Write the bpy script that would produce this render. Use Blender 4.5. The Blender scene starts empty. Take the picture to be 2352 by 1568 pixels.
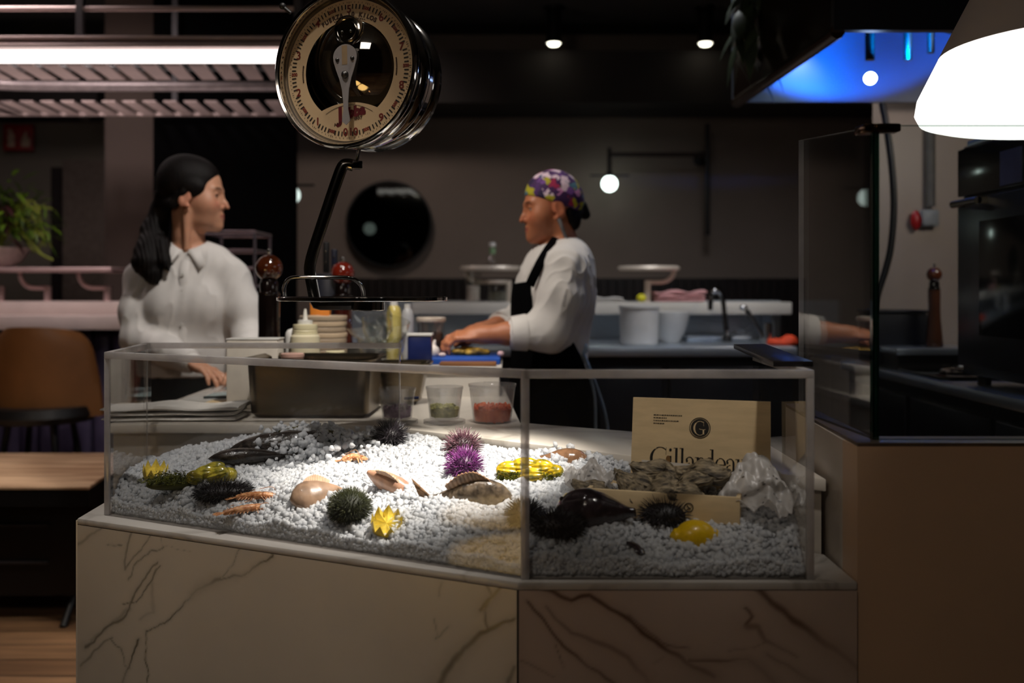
import bpy, bmesh, math, random
import numpy as np
from mathutils import Vector, Matrix

scene = bpy.context.scene
COL = scene.collection
PI = math.pi
rnd = random.Random(11)
nrs = np.random.RandomState(5)

# ------------------------------------------------------------------ camera
EYE = 1.25                      # eye height
F = 35 / 36 * 2352              # focal length in photo pixels
cam_data = bpy.data.cameras.new('camera')
cam_data.lens = 35
cam_data.sensor_width = 36
cam_data.shift_y = -120 / 2352
cam_data.clip_start = 0.05
cam_data.dof.use_dof = True
cam_data.dof.focus_distance = 1.98
cam_data.dof.aperture_fstop = 2.4
cam = bpy.data.objects.new('camera', cam_data)
COL.objects.link(cam)
cam.location = (0, 0, EYE)
cam.rotation_euler = (PI / 2, 0, 0)
scene.camera = cam

# ------------------------------------------------------------------ world, exposure
world = bpy.data.worlds.new('world')
scene.world = world
world.use_nodes = True
world.node_tree.nodes['Background'].inputs[0].default_value = (1.0, 0.86, 0.74, 1)
world.node_tree.nodes['Background'].inputs[1].default_value = 0.012
scene.view_settings.view_transform = 'Standard'
scene.view_settings.look = 'None'
scene.view_settings.gamma = 1
scene.view_settings.exposure = 0
scene.view_settings.use_curve_mapping = False
scene.cycles.transparent_max_bounces = 32
scene.cycles.max_bounces = 8
scene.cycles.diffuse_bounces = 5
scene.cycles.glossy_bounces = 4
scene.cycles.transmission_bounces = 6
scene.cycles.adaptive_threshold = 0.045
scene.cycles.sample_clamp_indirect = 3.0

# ------------------------------------------------------------------ room lights and added fill
def aim(o, target):
    o.rotation_euler = (Vector(target) - o.location).to_track_quat('-Z', 'Y').to_euler()

def area_light(name, loc, target, size, power, color=(1, 1, 1), spread=None, sy=None):
    d = bpy.data.lights.new(name, 'AREA')
    d.size = size
    if sy:
        d.shape = 'RECTANGLE'; d.size_y = sy
    d.energy = power; d.color = color
    if spread: d.spread = spread
    o = bpy.data.objects.new(name, d); COL.objects.link(o)
    o.location = loc; aim(o, target)
    return o

def spot_light(name, loc, target, angle, power, color=(1, 1, 1), blend=1.0, radius=0.03):
    d = bpy.data.lights.new(name, 'SPOT')
    d.spot_size = angle; d.spot_blend = blend; d.energy = power; d.color = color
    d.shadow_soft_size = radius
    o = bpy.data.objects.new(name, d); COL.objects.link(o)
    o.location = loc; aim(o, target)
    return o

# ceiling spot that makes the hot patch on the ice, and its softer neighbour
spot_light('ceiling_spot_ice', (0.62, 1.45, 2.95), (-0.17, 1.97, 0.89), math.radians(18), 820, (1.0, 0.93, 0.84), 1.0, 0.03)
spot_light('ceiling_spot_ice_wide', (-0.75, 1.45, 2.95), (-0.45, 1.98, 0.88), math.radians(40), 90, (1.0, 0.95, 0.9), 1.0, 0.04)
# spots over the waitress and over the chef's board
spot_light('ceiling_spot_waitress', (-0.3, 2.6, 2.9), (-1.1, 3.5, 1.35), math.radians(46), 94, (1.0, 0.93, 0.87), 0.9, 0.10)
spot_light('ceiling_spot_chef', (-0.75, 2.7, 2.9), (0.05, 3.35, 1.2), math.radians(40), 90, (1.0, 0.9, 0.8), 0.9, 0.10)
spot_light('ceiling_spot_pass', (-0.05, 1.75, 2.95), (-0.42, 2.80, 1.0), math.radians(36), 190, (1.0, 0.93, 0.85), 0.9, 0.06)
area_light('ceiling_panel_kitchen', (0.9, 4.0, 2.85), (0.9, 4.6, 1.0), 0.5, 12, (0.95, 0.96, 1.0), math.radians(120))
area_light('ceiling_panel_bar', (-2.2, 4.0, 2.9), (-2.2, 4.8, 1.1), 0.5, 12, (1.0, 0.84, 0.82), math.radians(120))
spot_light('ceiling_spot_wall', (-0.9, 5.4, 2.9), (-0.9, 6.8, 1.5), math.radians(95), 22, (1.0, 0.86, 0.78), 1.0, 0.1)
# spots added to light the unseen bench for the golden reflection in the case
spot_light('fill_spot_bench', (-1.15, 0.60, 2.95), (-1.10, 0.71, 0.46), math.radians(13), 8000, (1.0, 0.82, 0.52), 1.0, 0.04)
spot_light('fill_spot_bench_end', (-1.6, 0.40, 2.95), (-1.62, 0.45, 0.46), math.radians(13), 6000, (1.0, 0.82, 0.52), 1.0, 0.04)
spot_light('fill_spot_crate', (0.45, 0.75, 2.95), (0.335, 1.76, 1.00), math.radians(17), 75, (1.0, 0.93, 0.86), 1.0, 0.05)  # fill added to brighten the crate lid, no lamp known there
spot_light('fill_spot_oak', (-2.3, 3.2, 2.95), (-2.1, 4.0, 0.5), math.radians(50), 55, (1.0, 0.86, 0.72), 1.0, 0.05)  # added fill that lifts the oak top
area_light('rack_fill_light', (-2.1, 4.5, 1.245), (-2.1, 4.5, 3.0), 1.6, 6, (1.0, 0.84, 0.82), math.radians(140), 0.3)  # unseen fill added below the rack to brighten its slats
area_light('kitchen_wall_fill', (1.9, 3.1, 1.96), (2.0, 4.25, 1.45), 0.5, 3.0, (1.0, 0.88, 0.8), math.radians(150), 0.12)  # warm fill added under the hood rim to lift the kitchen wall
# fill added on the dining side behind the camera to warm the marble front
area_light('dining_fill', (-1.2, -0.6, 2.9), (0.0, 1.6, 0.7), 0.8, 11, (1.0, 0.86, 0.72))

# ------------------------------------------------------------------ materials
def lin(r, g=None, b=None):
    if g is None: r, g, b = r
    f = lambda c: (c / 255 / 12.92) if c / 255 <= 0.04045 else ((c / 255 + 0.055) / 1.055) ** 2.4
    return (f(r), f(g), f(b), 1)

def new_mat(name):
    m = bpy.data.materials.new(name); m.use_nodes = True
    nt = m.node_tree; nt.nodes.clear()
    out = nt.nodes.new('ShaderNodeOutputMaterial')
    return m, nt, out

def pm(name, rgb, rough=0.5, metal=0.0, var=0.12, scale=30.0, bump=0.0, bscale=None, trans=0.0, coat=0.0, emit=None, estr=0.0, spec=0.5, rgb2=None, sheen=0.0, sss=0.0, stretch=None, ior=1.45, alpha=1.0):
    """a principled material whose colour and roughness are varied by noise"""
    m, nt, out = new_mat(name)
    N = nt.nodes.new; L = nt.links.new
    p = N('ShaderNodeBsdfPrincipled')
    L(p.outputs[0], out.inputs[0])
    tc = N('ShaderNodeTexCoord')
    mp = N('ShaderNodeMapping')
    L(tc.outputs['Object'], mp.inputs[0])
    if stretch: mp.inputs['Scale'].default_value = stretch
    no = N('ShaderNodeTexNoise'); no.inputs['Scale'].default_value = scale; no.inputs['Detail'].default_value = 4
    L(mp.outputs[0], no.inputs['Vector'])
    c1 = lin(rgb)
    c2 = lin(rgb2) if rgb2 else tuple(max(0, c * (1 - var * 2)) for c in c1[:3]) + (1,)
    mx = N('ShaderNodeMix'); mx.data_type = 'RGBA'
    mr = N('ShaderNodeMapRange'); mr.inputs[1].default_value = 0.35; mr.inputs[2].default_value = 0.65
    L(no.outputs[0], mr.inputs[0]); L(mr.outputs[0], mx.inputs[0])
    mx.inputs[6].default_value = c1; mx.inputs[7].default_value = c2
    L(mx.outputs[2], p.inputs['Base Color'])
    p.inputs['Roughness'].default_value = rough
    p.inputs['Metallic'].default_value = metal
    p.inputs['IOR'].default_value = ior
    p.inputs['Transmission Weight'].default_value = trans
    p.inputs['Coat Weight'].default_value = coat
    p.inputs['Coat Roughness'].default_value = 0.08
    p.inputs['Specular IOR Level'].default_value = spec
    p.inputs['Sheen Weight'].default_value = sheen
    p.inputs['Alpha'].default_value = alpha
    if sss:
        p.inputs['Subsurface Weight'].default_value = sss
        p.inputs['Subsurface Radius'].default_value = (0.012, 0.006, 0.004)
        p.inputs['Subsurface Scale'].default_value = 0.6
    if emit:
        p.inputs['Emission Color'].default_value = lin(emit); p.inputs['Emission Strength'].default_value = estr
    if bump:
        b = N('ShaderNodeBump'); b.inputs['Strength'].default_value = bump; b.inputs['Distance'].default_value = 0.004
        n2 = N('ShaderNodeTexNoise'); n2.inputs['Scale'].default_value = bscale or scale * 3; n2.inputs['Detail'].default_value = 6
        L(mp.outputs[0], n2.inputs['Vector']); L(n2.outputs[0], b.inputs['Height']); L(b.outputs[0], p.inputs['Normal'])
    return m

def emission_mat(name, rgb, strength):
    m, nt, out = new_mat(name)
    e = nt.nodes.new('ShaderNodeEmission'); e.inputs[0].default_value = lin(rgb); e.inputs[1].default_value = strength
    nt.links.new(e.outputs[0], out.inputs[0])
    return m

def thin_glass(name, tint=(0.96, 0.97, 0.96), f0=0.045, rough=0.01, haze=0.0, hazecol=(0.8, 0.8, 0.8), peak=1.0):
    """clear sheet: see-through, with a mirror coat that grows towards grazing angles, and a little surface haze"""
    m, nt, out = new_mat(name)
    N = nt.nodes.new; L = nt.links.new
    tr = N('ShaderNodeBsdfTransparent'); tr.inputs[0].default_value = (*tint, 1)
    gl = N('ShaderNodeBsdfGlossy'); gl.inputs['Roughness'].default_value = rough; gl.inputs[0].default_value = (1, 1, 1, 1)
    lw = N('ShaderNodeLayerWeight'); lw.inputs[0].default_value = 0.5
    pw = N('ShaderNodeMath'); pw.operation = 'POWER'; pw.inputs[1].default_value = 5
    L(lw.outputs['Facing'], pw.inputs[0])
    ma = N('ShaderNodeMath'); ma.operation = 'MULTIPLY_ADD'; ma.inputs[1].default_value = peak - f0; ma.inputs[2].default_value = f0
    L(pw.outputs[0], ma.inputs[0])
    mx = N('ShaderNodeMixShader'); L(ma.outputs[0], mx.inputs[0])
    base = tr
    if haze:
        df = N('ShaderNodeBsdfDiffuse'); df.inputs[0].default_value = (*hazecol, 1)
        tl = N('ShaderNodeBsdfTranslucent'); tl.inputs[0].default_value = (*hazecol, 1)
        ad = N('ShaderNodeMixShader'); L(df.outputs[0], ad.inputs[1]); L(tl.outputs[0], ad.inputs[2])
        hz = N('ShaderNodeMixShader')
        tc = N('ShaderNodeTexCoord')
        no = N('ShaderNodeTexNoise'); no.inputs['Scale'].default_value = 9; no.inputs['Detail'].default_value = 6
        L(tc.outputs['Object'], no.inputs['Vector'])
        sc = N('ShaderNodeMath'); sc.operation = 'MULTIPLY'; sc.inputs[1].default_value = haze * 2
        L(no.outputs[0], sc.inputs[0]); L(sc.outputs[0], hz.inputs[0])
        L(tr.outputs[0], hz.inputs[1]); L(ad.outputs[0], hz.inputs[2])
        base = hz
    L(base.outputs[0], mx.inputs[1]); L(gl.outputs[0], mx.inputs[2])
    L(mx.outputs[0], out.inputs[0])
    return m

M = {}
M['steel'] = pm('brushed_steel', (122, 110, 92), 0.26, 1.0, 0.08, 60, 0.06, 300, stretch=(1, 1, 12))
M['steel_dark'] = pm('dull_steel', (96, 94, 92), 0.35, 1.0, 0.1, 20)
M['chrome'] = pm('chrome', (205, 203, 200), 0.08, 1.0, 0.04, 15)
M['chrome_dark'] = pm('dark_chrome', (120, 118, 116), 0.15, 1.0, 0.06, 15)
M['black'] = pm('black_paint', (14, 13, 14), 0.45, 0, 0.1, 10)
M['black_gloss'] = pm('black_gloss', (10, 10, 11), 0.12, 0, 0.1, 8)
M['black_cloth'] = pm('black_cloth', (6, 6, 8), 0.9, 0, 0.2, 40, 0.2, 400, spec=0.06)
M['white_plastic'] = pm('white_plastic', (215, 213, 208), 0.35, 0, 0.04, 20)
M['cream_plastic'] = pm('cream_plastic', (224, 214, 176), 0.4, 0, 0.06, 20)
M['paper'] = pm('paper', (216, 208, 196), 0.8, 0, 0.05, 40)
M['cloth'] = pm('white_cloth', (210, 206, 200), 0.85, 0, 0.05, 25, 0.25, 500, sheen=0.2)
M['shirt'] = pm('shirt_cotton', (222, 218, 214), 0.8, 0, 0.03, 20, 0.15, 600, sheen=0.2)
M['skin_pale'] = pm('skin_warm', (208, 152, 122), 0.45, 0, 0.08, 40, 0.03, 300, sss=0.25)
M['skin_tan'] = pm('skin_tan', (196, 128, 92), 0.45, 0, 0.08, 40, 0.03, 300, sss=0.25)
M['lips'] = pm('lips', (166, 88, 78), 0.4, 0, 0.08, 60)
M['brow'] = pm('brow_hair', (42, 28, 22), 0.7, 0, 0.2, 200)
M['hair'] = pm('dark_hair', (15, 9, 8), 0.55, 0, 0.4, 30, 0.35, 70, stretch=(9, 9, 1), spec=0.18)
M['eye_white'] = pm('eye_white', (205, 200, 195), 0.15, 0, 0.05, 20, coat=0.5)
M['iris'] = pm('iris_brown', (40, 26, 18), 0.1, 0, 0.2, 200, coat=0.6)
M['wood_dark'] = pm('dark_wood', (70, 30, 12), 0.12, 0, 0.3, 8, coat=0.8, stretch=(6, 6, 1))
M['wood_black'] = pm('black_wood', (20, 12, 10), 0.15, 0, 0.3, 8, coat=0.6, stretch=(6, 6, 1))
M['wood_pale'] = pm('pale_plywood', (222, 196, 152), 0.6, 0, 0.06, 6, 0.08, 60, stretch=(1.5, 8, 14))
M['wood_oak'] = pm('oak', (226, 192, 156), 0.5, 0, 0.25, 4, 0.1, 40, stretch=(0.7, 9, 4), rgb2=(160, 122, 92))
M['wood_board'] = pm('board_wood', (140, 92, 54), 0.5, 0, 0.2, 6, 0.1, 60, stretch=(1, 8, 8))
M['blue_plastic'] = pm('blue_plastic', (34, 84, 176), 0.4, 0, 0.08, 20)
M['blue_dark'] = pm('dark_blue_plastic', (22, 34, 84), 0.35, 0, 0.1, 20)
M['orange'] = pm('orange_card', (206, 120, 30), 0.6, 0, 0.08, 20)
M['red'] = pm('red_enamel', (150, 14, 18), 0.4, 0, 0.08, 20)
M['orange_red'] = pm('orange_red_cloth', (220, 70, 28), 0.7, 0, 0.15, 30)
M['pink_cloth'] = pm('pink_cloth', (214, 160, 160), 0.8, 0, 0.1, 30)
M['acrylic'] = thin_glass('acrylic_sheet', (0.992, 0.992, 0.99), 0.042, 0.012, 0.006, (0.8, 0.79, 0.77))
M['acrylic_edge'] = thin_glass('acrylic_edge', (0.84, 0.82, 0.82), 0.08, 0.15, 0.50, (0.86, 0.83, 0.81), 0.6)
M['glass'] = thin_glass('clear_glass', (0.95, 0.96, 0.95), 0.06, 0.01)
M['screen_glass'] = thin_glass('screen_glass', (0.94, 0.97, 0.955), 0.045, 0.004, 0.004)
M['glass_edge'] = thin_glass('glass_edge', (0.10, 0.26, 0.20), 0.12, 0.05, 0.05, (0.02, 0.07, 0.06), 0.5)
M['tub'] = thin_glass('frosted_tub', (0.92, 0.92, 0.92), 0.06, 0.15, 0.10, (0.8, 0.8, 0.8), 0.6)

# ------------------------------------------------------------------ mesh builder
class MB:
    def __init__(s):
        s.v = []; s.f = []; s.m = []
    def add(s, vs, fs, mat=0):
        o = len(s.v)
        s.v.extend([tuple(p) for p in vs])
        for q in fs:
            s.f.append([i + o for i in q]); s.m.append(mat)
        return s
    def bm(s, bm, mat=0, mtx=None):
        if mtx: bm.transform(mtx)
        bm.verts.ensure_lookup_table(); bm.verts.index_update()
        s.add([v.co[:] for v in bm.verts], [[v.index for v in f.verts] for f in bm.faces], mat)
        bm.free(); return s
    def box(s, c, size, rz=0.0, bev=0.0, mat=0, rx=0.0, ry=0.0, seg=2):
        bm = bmesh.new(); bmesh.ops.create_cube(bm, size=1)
        bmesh.ops.scale(bm, vec=Vector(size), verts=bm.verts)
        if bev: bmesh.ops.bevel(bm, geom=list(bm.edges), offset=bev, segments=seg, affect='EDGES', profile=0.5)
        mtx = Matrix.Translation(Vector(c)) @ Matrix.Rotation(rz, 4, 'Z') @ Matrix.Rotation(ry, 4, 'Y') @ Matrix.Rotation(rx, 4, 'X')
        return s.bm(bm, mat, mtx)
    def span(s, a, b, mat=0, bev=0.0):
        a = Vector(a); b = Vector(b)
        return s.box((a + b) / 2, [abs(x) for x in (b - a)], 0, bev, mat)
    def prism(s, poly, z0, z1, bev=0.0, mat=0):
        bm = bmesh.new()
        vs = [bm.verts.new((x, y, z0)) for x, y in poly]
        f = bm.faces.new(vs)
        r = bmesh.ops.extrude_face_region(bm, geom=[f])
        bmesh.ops.translate(bm, vec=(0, 0, z1 - z0), verts=[e for e in r['geom'] if isinstance(e, bmesh.types.BMVert)])
        bmesh.ops.recalc_face_normals(bm, faces=bm.faces)
        if bev: bmesh.ops.bevel(bm, geom=list(bm.edges), offset=bev, segments=2, affect='EDGES', profile=0.5)
        return s.bm(bm, mat)
    def lathe(s, prof, c=(0, 0, 0), seg=32, mat=0, mtx=None):
        vs = []; fs = []; rings = []
        for r, z in prof:
            if r < 1e-6:
                rings.append([len(vs)]); vs.append((0, 0, z))
            else:
                rings.append(list(range(len(vs), len(vs) + seg)))
                vs += [(r * math.cos(2 * PI * k / seg), r * math.sin(2 * PI * k / seg), z) for k in range(seg)]
        for a, b in zip(rings[:-1], rings[1:]):
            for k in range(seg):
                k2 = (k + 1) % seg
                if len(a) == 1 and len(b) == 1: continue
                if len(a) == 1: fs.append((a[0], b[k2], b[k]))
                elif len(b) == 1: fs.append((a[k], a[k2], b[0]))
                else: fs.append((a[k], a[k2], b[k2], b[k]))
        T = Matrix.Translation(Vector(c)) @ (mtx or Matrix())
        return s.add([T @ Vector(p) for p in vs], fs, mat)
    def cyl(s, c, r, h, seg=28, mat=0, mtx=None, bev=0.0):
        b = min(bev, r * 0.5, h * 0.5)
        prof = [(0, 0), (r - b, 0)] + ([(r, b), (r, h - b)] if b else [(r, 0), (r, h)]) + [(r - b, h), (0, h)]
        if not b: prof = [(0, 0), (r, 0), (r, h), (0, h)]
        return s.lathe(prof, c, seg, mat, mtx)
    def tube(s, pts, r, seg=10, mat=0, flat=None, closed=False, up=None):
        """tube along pts; r a number or one per point; flat=(a,b) makes a flattened ribbon section"""
        pts = [Vector(p) for p in pts]; n = len(pts)
        rs = list(r) if hasattr(r, '__len__') else [r] * n
        vs = []; fs = []
        nrm = None
        for i, p in enumerate(pts):
            if closed: t = pts[(i + 1) % n] - pts[i - 1]
            else: t = pts[min(i + 1, n - 1)] - pts[max(i - 1, 0)]
            t.normalize()
            if nrm is None:
                ref = Vector(up) if up else (Vector((0, 0, 1)) if abs(t.z) < 0.9 else Vector((1, 0, 0)))
                nrm = (ref - t * ref.dot(t)).normalized()
            else:
                nrm = (nrm - t * nrm.dot(t)).normalized()
            bn = t.cross(nrm)
            a, b = (flat if flat else (1, 1))
            for k in range(seg):
                w = 2 * PI * k / seg
                vs.append(p + nrm * math.cos(w) * rs[i] * a + bn * math.sin(w) * rs[i] * b)
        for i in range(n if closed else n - 1):
            j = (i + 1) % n
            for k in range(seg):
                k2 = (k + 1) % seg
                fs.append((i * seg + k, i * seg + k2, j * seg + k2, j * seg + k))
        if not closed:
            fs.append(tuple(range(seg))[::-1]); fs.append(tuple((n - 1) * seg + k for k in range(seg)))
        return s.add(vs, fs, mat)
    def ball(s, c, r, seg=20, rings=12, mat=0, mtx=None):
        rr = r if hasattr(r, '__len__') else (r, r, r)
        prof = [(math.sin(PI * i / rings), -math.cos(PI * i / rings)) for i in range(rings + 1)]
        prof[0] = (0, -1); prof[-1] = (0, 1)
        T = (mtx or Matrix()) @ Matrix.Diagonal((*rr, 1))
        return s.lathe(prof, c, seg, mat, T)
    def sheet(s, quad, t, mat=0, edge=None):
        """slab of thickness t on a planar quad (4 points); edge = material index of the narrow sides"""
        q = [Vector(p) for p in quad]
        n = (q[1] - q[0]).cross(q[3] - q[0]).normalized() * t
        v = q + [p + n for p in q]
        e = mat if edge is None else edge
        s.add(v, [(3, 2, 1, 0), (4, 5, 6, 7)], mat)
        s.add(v, [(0, 1, 5, 4), (1, 2, 6, 5), (2, 3, 7, 6), (3, 0, 4, 7)], e)
        return s

def np_mesh(name, V, Fq):
    me = bpy.data.meshes.new(name)
    V = np.asarray(V, np.float32); Fq = np.asarray(Fq, np.int32)
    k = Fq.shape[1]
    me.vertices.add(len(V)); me.vertices.foreach_set('co', V.ravel())
    me.loops.add(Fq.size); me.loops.foreach_set('vertex_index', Fq.ravel())
    me.polygons.add(len(Fq))
    me.polygons.foreach_set('loop_start', np.arange(0, Fq.size, k, dtype=np.int32))
    me.polygons.foreach_set('loop_total', np.full(len(Fq), k, np.int32))
    me.update(calc_edges=True); me.validate()
    return me

def link(name, me, mats, parent=None, world=True, angle=40, smooth=True):
    if not isinstance(mats, (list, tuple)): mats = [mats]
    for m in mats: me.materials.append(M[m] if isinstance(m, str) else m)
    if smooth:
        me.polygons.foreach_set('use_smooth', [True] * len(me.polygons))
        if angle < 180: me.set_sharp_from_angle(angle=math.radians(angle))
    o = bpy.data.objects.new(name, me); COL.objects.link(o)
    if parent:
        o.parent = parent
        if world:
            me.transform(world_of(parent).inverted())
    return o

def world_of(o):
    m = o.matrix_basis.copy()
    while o.parent:
        o = o.parent; m = o.matrix_basis @ m
    return m

def obj(name, mb, mats, parent=None, world=True, angle=40, smooth=True):
    me = bpy.data.meshes.new(name)
    me.from_pydata(mb.v, [], mb.f)
    if mb.m: me.polygons.foreach_set('material_index', mb.m)
    me.update()
    bm = bmesh.new(); bm.from_mesh(me); bmesh.ops.recalc_face_normals(bm, faces=bm.faces); bm.to_mesh(me); bm.free()
    return link(name, me, mats, parent, world, angle, smooth)

def tag(o, label=None, cat=None, group=None, kind=None):
    if label: o['label'] = label
    if cat: o['category'] = cat
    if group: o['group'] = group
    if kind: o['kind'] = kind
    return o

def struct(o):
    o['kind'] = 'structure'; return o

def thing(name, label, cat, loc=(0, 0, 0), rz=0.0, group=None):
    o = bpy.data.objects.new(name, None); COL.objects.link(o)
    o.empty_display_size = 0.05
    o.location = loc; o.rotation_euler = (0, 0, rz)
    return tag(o, label, cat, group)

def copy_tree(o, parent=None):
    c = o.copy(); COL.objects.link(c)
    if parent: c.parent = parent
    for ch in list(o.children): copy_tree(ch, c)
    return c

def dup(o, loc, rz=0.0, label=None, scale=None):
    c = copy_tree(o); c.location = loc; c.rotation_euler = (0, 0, rz)
    if label: c['label'] = label
    if scale: c.scale = (scale,) * 3 if not hasattr(scale, '__len__') else scale
    return c

def at(px, py, D):
    """the point of the room that the photograph shows at (px, py), D metres in front of the lens"""
    return Vector(((px - 1176) / F * D, D, EYE - (py - 664) / F * D))
def atz(px, py, z):
    D = (EYE - z) * F / (py - 664)
    return Vector(((px - 1176) / F * D, D, z))

def smooth_path(pts, n=8):
    """Catmull-Rom through pts"""
    P = [Vector(p) for p in pts]
    P = [P[0] * 2 - P[1]] + P + [P[-1] * 2 - P[-2]]
    out = []
    for i in range(1, len(P) - 2):
        for k in range(n):
            t = k / n
            a, b, c, d = P[i - 1], P[i], P[i + 1], P[i + 2]
            out.append(0.5 * ((2 * b) + (c - a) * t + (2 * a - 5 * b + 4 * c - d) * t * t + (3 * b - a - 3 * c + d) * t ** 3))
    out.append(P[-2].copy())
    return out

# text as mesh (built-in font)
def text_geom(body, size, align='CENTER', bold=0.0):
    cu = bpy.data.curves.new('txt', 'FONT'); cu.body = body; cu.size = size
    cu.align_x = align; cu.align_y = 'CENTER'; cu.offset = bold
    o = bpy.data.objects.new('txt', cu); COL.objects.link(o)
    dg = bpy.context.evaluated_depsgraph_get(); dg.update()
    me = o.evaluated_get(dg).to_mesh()
    vs = [v.co.copy() for v in me.vertices]; fs = [list(p.vertices) for p in me.polygons]
    o.evaluated_get(dg).to_mesh_clear()
    bpy.data.objects.remove(o); bpy.data.curves.remove(cu)
    return vs, fs

# ------------------------------------------------------------------ implicit surfaces
class Field:
    def __init__(s, xs, ys, zs):
        s.ax = [np.asarray(a, np.float32) for a in (xs, ys, zs)]
        s.f = np.full([len(a) for a in s.ax], 0.5, np.float32)
        s.R = np.eye(3); s.t = np.zeros(3); s.sc = 1.0
    @classmethod
    def box(cls, lo, hi, h):
        return cls(*[np.arange(a, b + h, h) for a, b in zip(lo, hi)])
    def frame(s, t=(0, 0, 0), R=None, sc=1.0):
        s.t = np.array(t, float); s.R = np.eye(3) if R is None else np.array(R, float); s.sc = sc; return s
    def p(s, v): return s.R @ (np.array(v, float) * s.sc) + s.t
    def _apply(s, fn, lo, hi, k, op):
        mg = max(k, 0.012) + 0.012
        sl = []
        for i in range(3):
            a = max(0, np.searchsorted(s.ax[i], lo[i] - mg) - 1); b = min(len(s.ax[i]), np.searchsorted(s.ax[i], hi[i] + mg) + 1)
            if b <= a: return s
            sl.append(slice(a, b))
        sl = tuple(sl)
        X = s.ax[0][sl[0]][:, None, None]; Y = s.ax[1][sl[1]][None, :, None]; Z = s.ax[2][sl[2]][None, None, :]
        d = fn(X, Y, Z).astype(np.float32); a = s.f[sl]
        if op == 'u':
            if k > 0:
                h = np.clip(0.5 + 0.5 * (a - d) / k, 0, 1); r = a * (1 - h) + d * h - k * h * (1 - h)
            else: r = np.minimum(a, d)
        else:
            d = -d
            if op == 'i': d = -d
            if k > 0:
                h = np.clip(0.5 - 0.5 * (a - d) / k, 0, 1); r = a * (1 - h) + d * h + k * h * (1 - h)
            else: r = np.maximum(a, d)
        s.f[sl] = r
        return s
    def ball(s, c, r, k=0.01, op='u'):
        c = s.p(c); r *= s.sc
        return s._apply(lambda X, Y, Z: np.sqrt((X - c[0]) ** 2 + (Y - c[1]) ** 2 + (Z - c[2]) ** 2) - r, c - r, c + r, k, op)
    def ell(s, c, rad, k=0.01, op='u', R=None):
        c = s.p(c); rad = np.array(rad, float) * s.sc
        Q = s.R if R is None else s.R @ np.array(R)
        m = rad.max()
        def fn(X, Y, Z):
            dx, dy, dz = X - c[0], Y - c[1], Z - c[2]
            l = [Q[0, i] * dx + Q[1, i] * dy + Q[2, i] * dz for i in range(3)]
            k0 = np.sqrt(sum((l[i] / rad[i]) ** 2 for i in range(3))); k1 = np.sqrt(sum((l[i] / rad[i] ** 2) ** 2 for i in range(3))) + 1e-6
            return k0 * (k0 - 1) / k1
        return s._apply(fn, c - m, c + m, k, op)
    def cap(s, a, b, ra, rb, k=0.01, op='u'):
        a = s.p(a); b = s.p(b); ra *= s.sc; rb *= s.sc
        d = b - a; L2 = d @ d + 1e-9; m = max(ra, rb)
        def fn(X, Y, Z):
            h = np.clip(((X - a[0]) * d[0] + (Y - a[1]) * d[1] + (Z - a[2]) * d[2]) / L2, 0, 1)
            return np.sqrt((X - a[0] - h * d[0]) ** 2 + (Y - a[1] - h * d[1]) ** 2 + (Z - a[2] - h * d[2]) ** 2) - (ra + (rb - ra) * h)
        return s._apply(fn, np.minimum(a, b) - m, np.maximum(a, b) + m, k, op)
    def chain(s, pts, rs, k=0.01, op='u'):
        for i in range(len(pts) - 1): s.cap(pts[i], pts[i + 1], rs[i], rs[i + 1], k, op)
        return s
    def cut(s, point, normal, k=0.004):
        """remove everything on the side the normal points to"""
        p0 = s.p(point); n = s.R @ np.array(normal, float); n /= np.linalg.norm(n)
        X = s.ax[0][:, None, None]; Y = s.ax[1][None, :, None]; Z = s.ax[2][None, None, :]
        d = ((X - p0[0]) * n[0] + (Y - p0[1]) * n[1] + (Z - p0[2]) * n[2]).astype(np.float32)
        h = np.clip(0.5 - 0.5 * (s.f - d) / k, 0, 1); s.f = s.f * (1 - h) + d * h + k * h * (1 - h)
        return s
    def mesh(s):
        f = s.f; nx, ny, nz = f.shape; A = s.ax
        ins = f < 0
        c = [ins[i:nx - 1 + i, j:ny - 1 + j, l:nz - 1 + l] for i in (0, 1) for j in (0, 1) for l in (0, 1)]
        cnt = sum(x.astype(np.int8) for x in c)
        act = (cnt > 0) & (cnt < 8)
        idx = np.argwhere(act); n = len(idx)
        vid = np.full(act.shape, -1, np.int32); vid[act] = np.arange(n)
        ssum = np.zeros((n, 3), np.float64); num = np.zeros(n)
        corners = [(i, j, l) for i in (0, 1) for j in (0, 1) for l in (0, 1)]
        pos = [np.stack([A[0][idx[:, 0] + i], A[1][idx[:, 1] + j], A[2][idx[:, 2] + l]], 1) for i, j, l in corners]
        val = [f[idx[:, 0] + i, idx[:, 1] + j, idx[:, 2] + l] for i, j, l in corners]
        for a in range(8):
            for b in range(a + 1, 8):
                if sum(abs(x - y) for x, y in zip(corners[a], corners[b])) != 1: continue
                w = (val[a] < 0) != (val[b] < 0)
                t = np.where(w, val[a] / np.where(w, val[a] - val[b], 1), 0)
                ssum += np.where(w[:, None], pos[a] + (pos[b] - pos[a]) * t[:, None], 0); num += w
        V = ssum / num[:, None]
        quads = []
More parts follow.
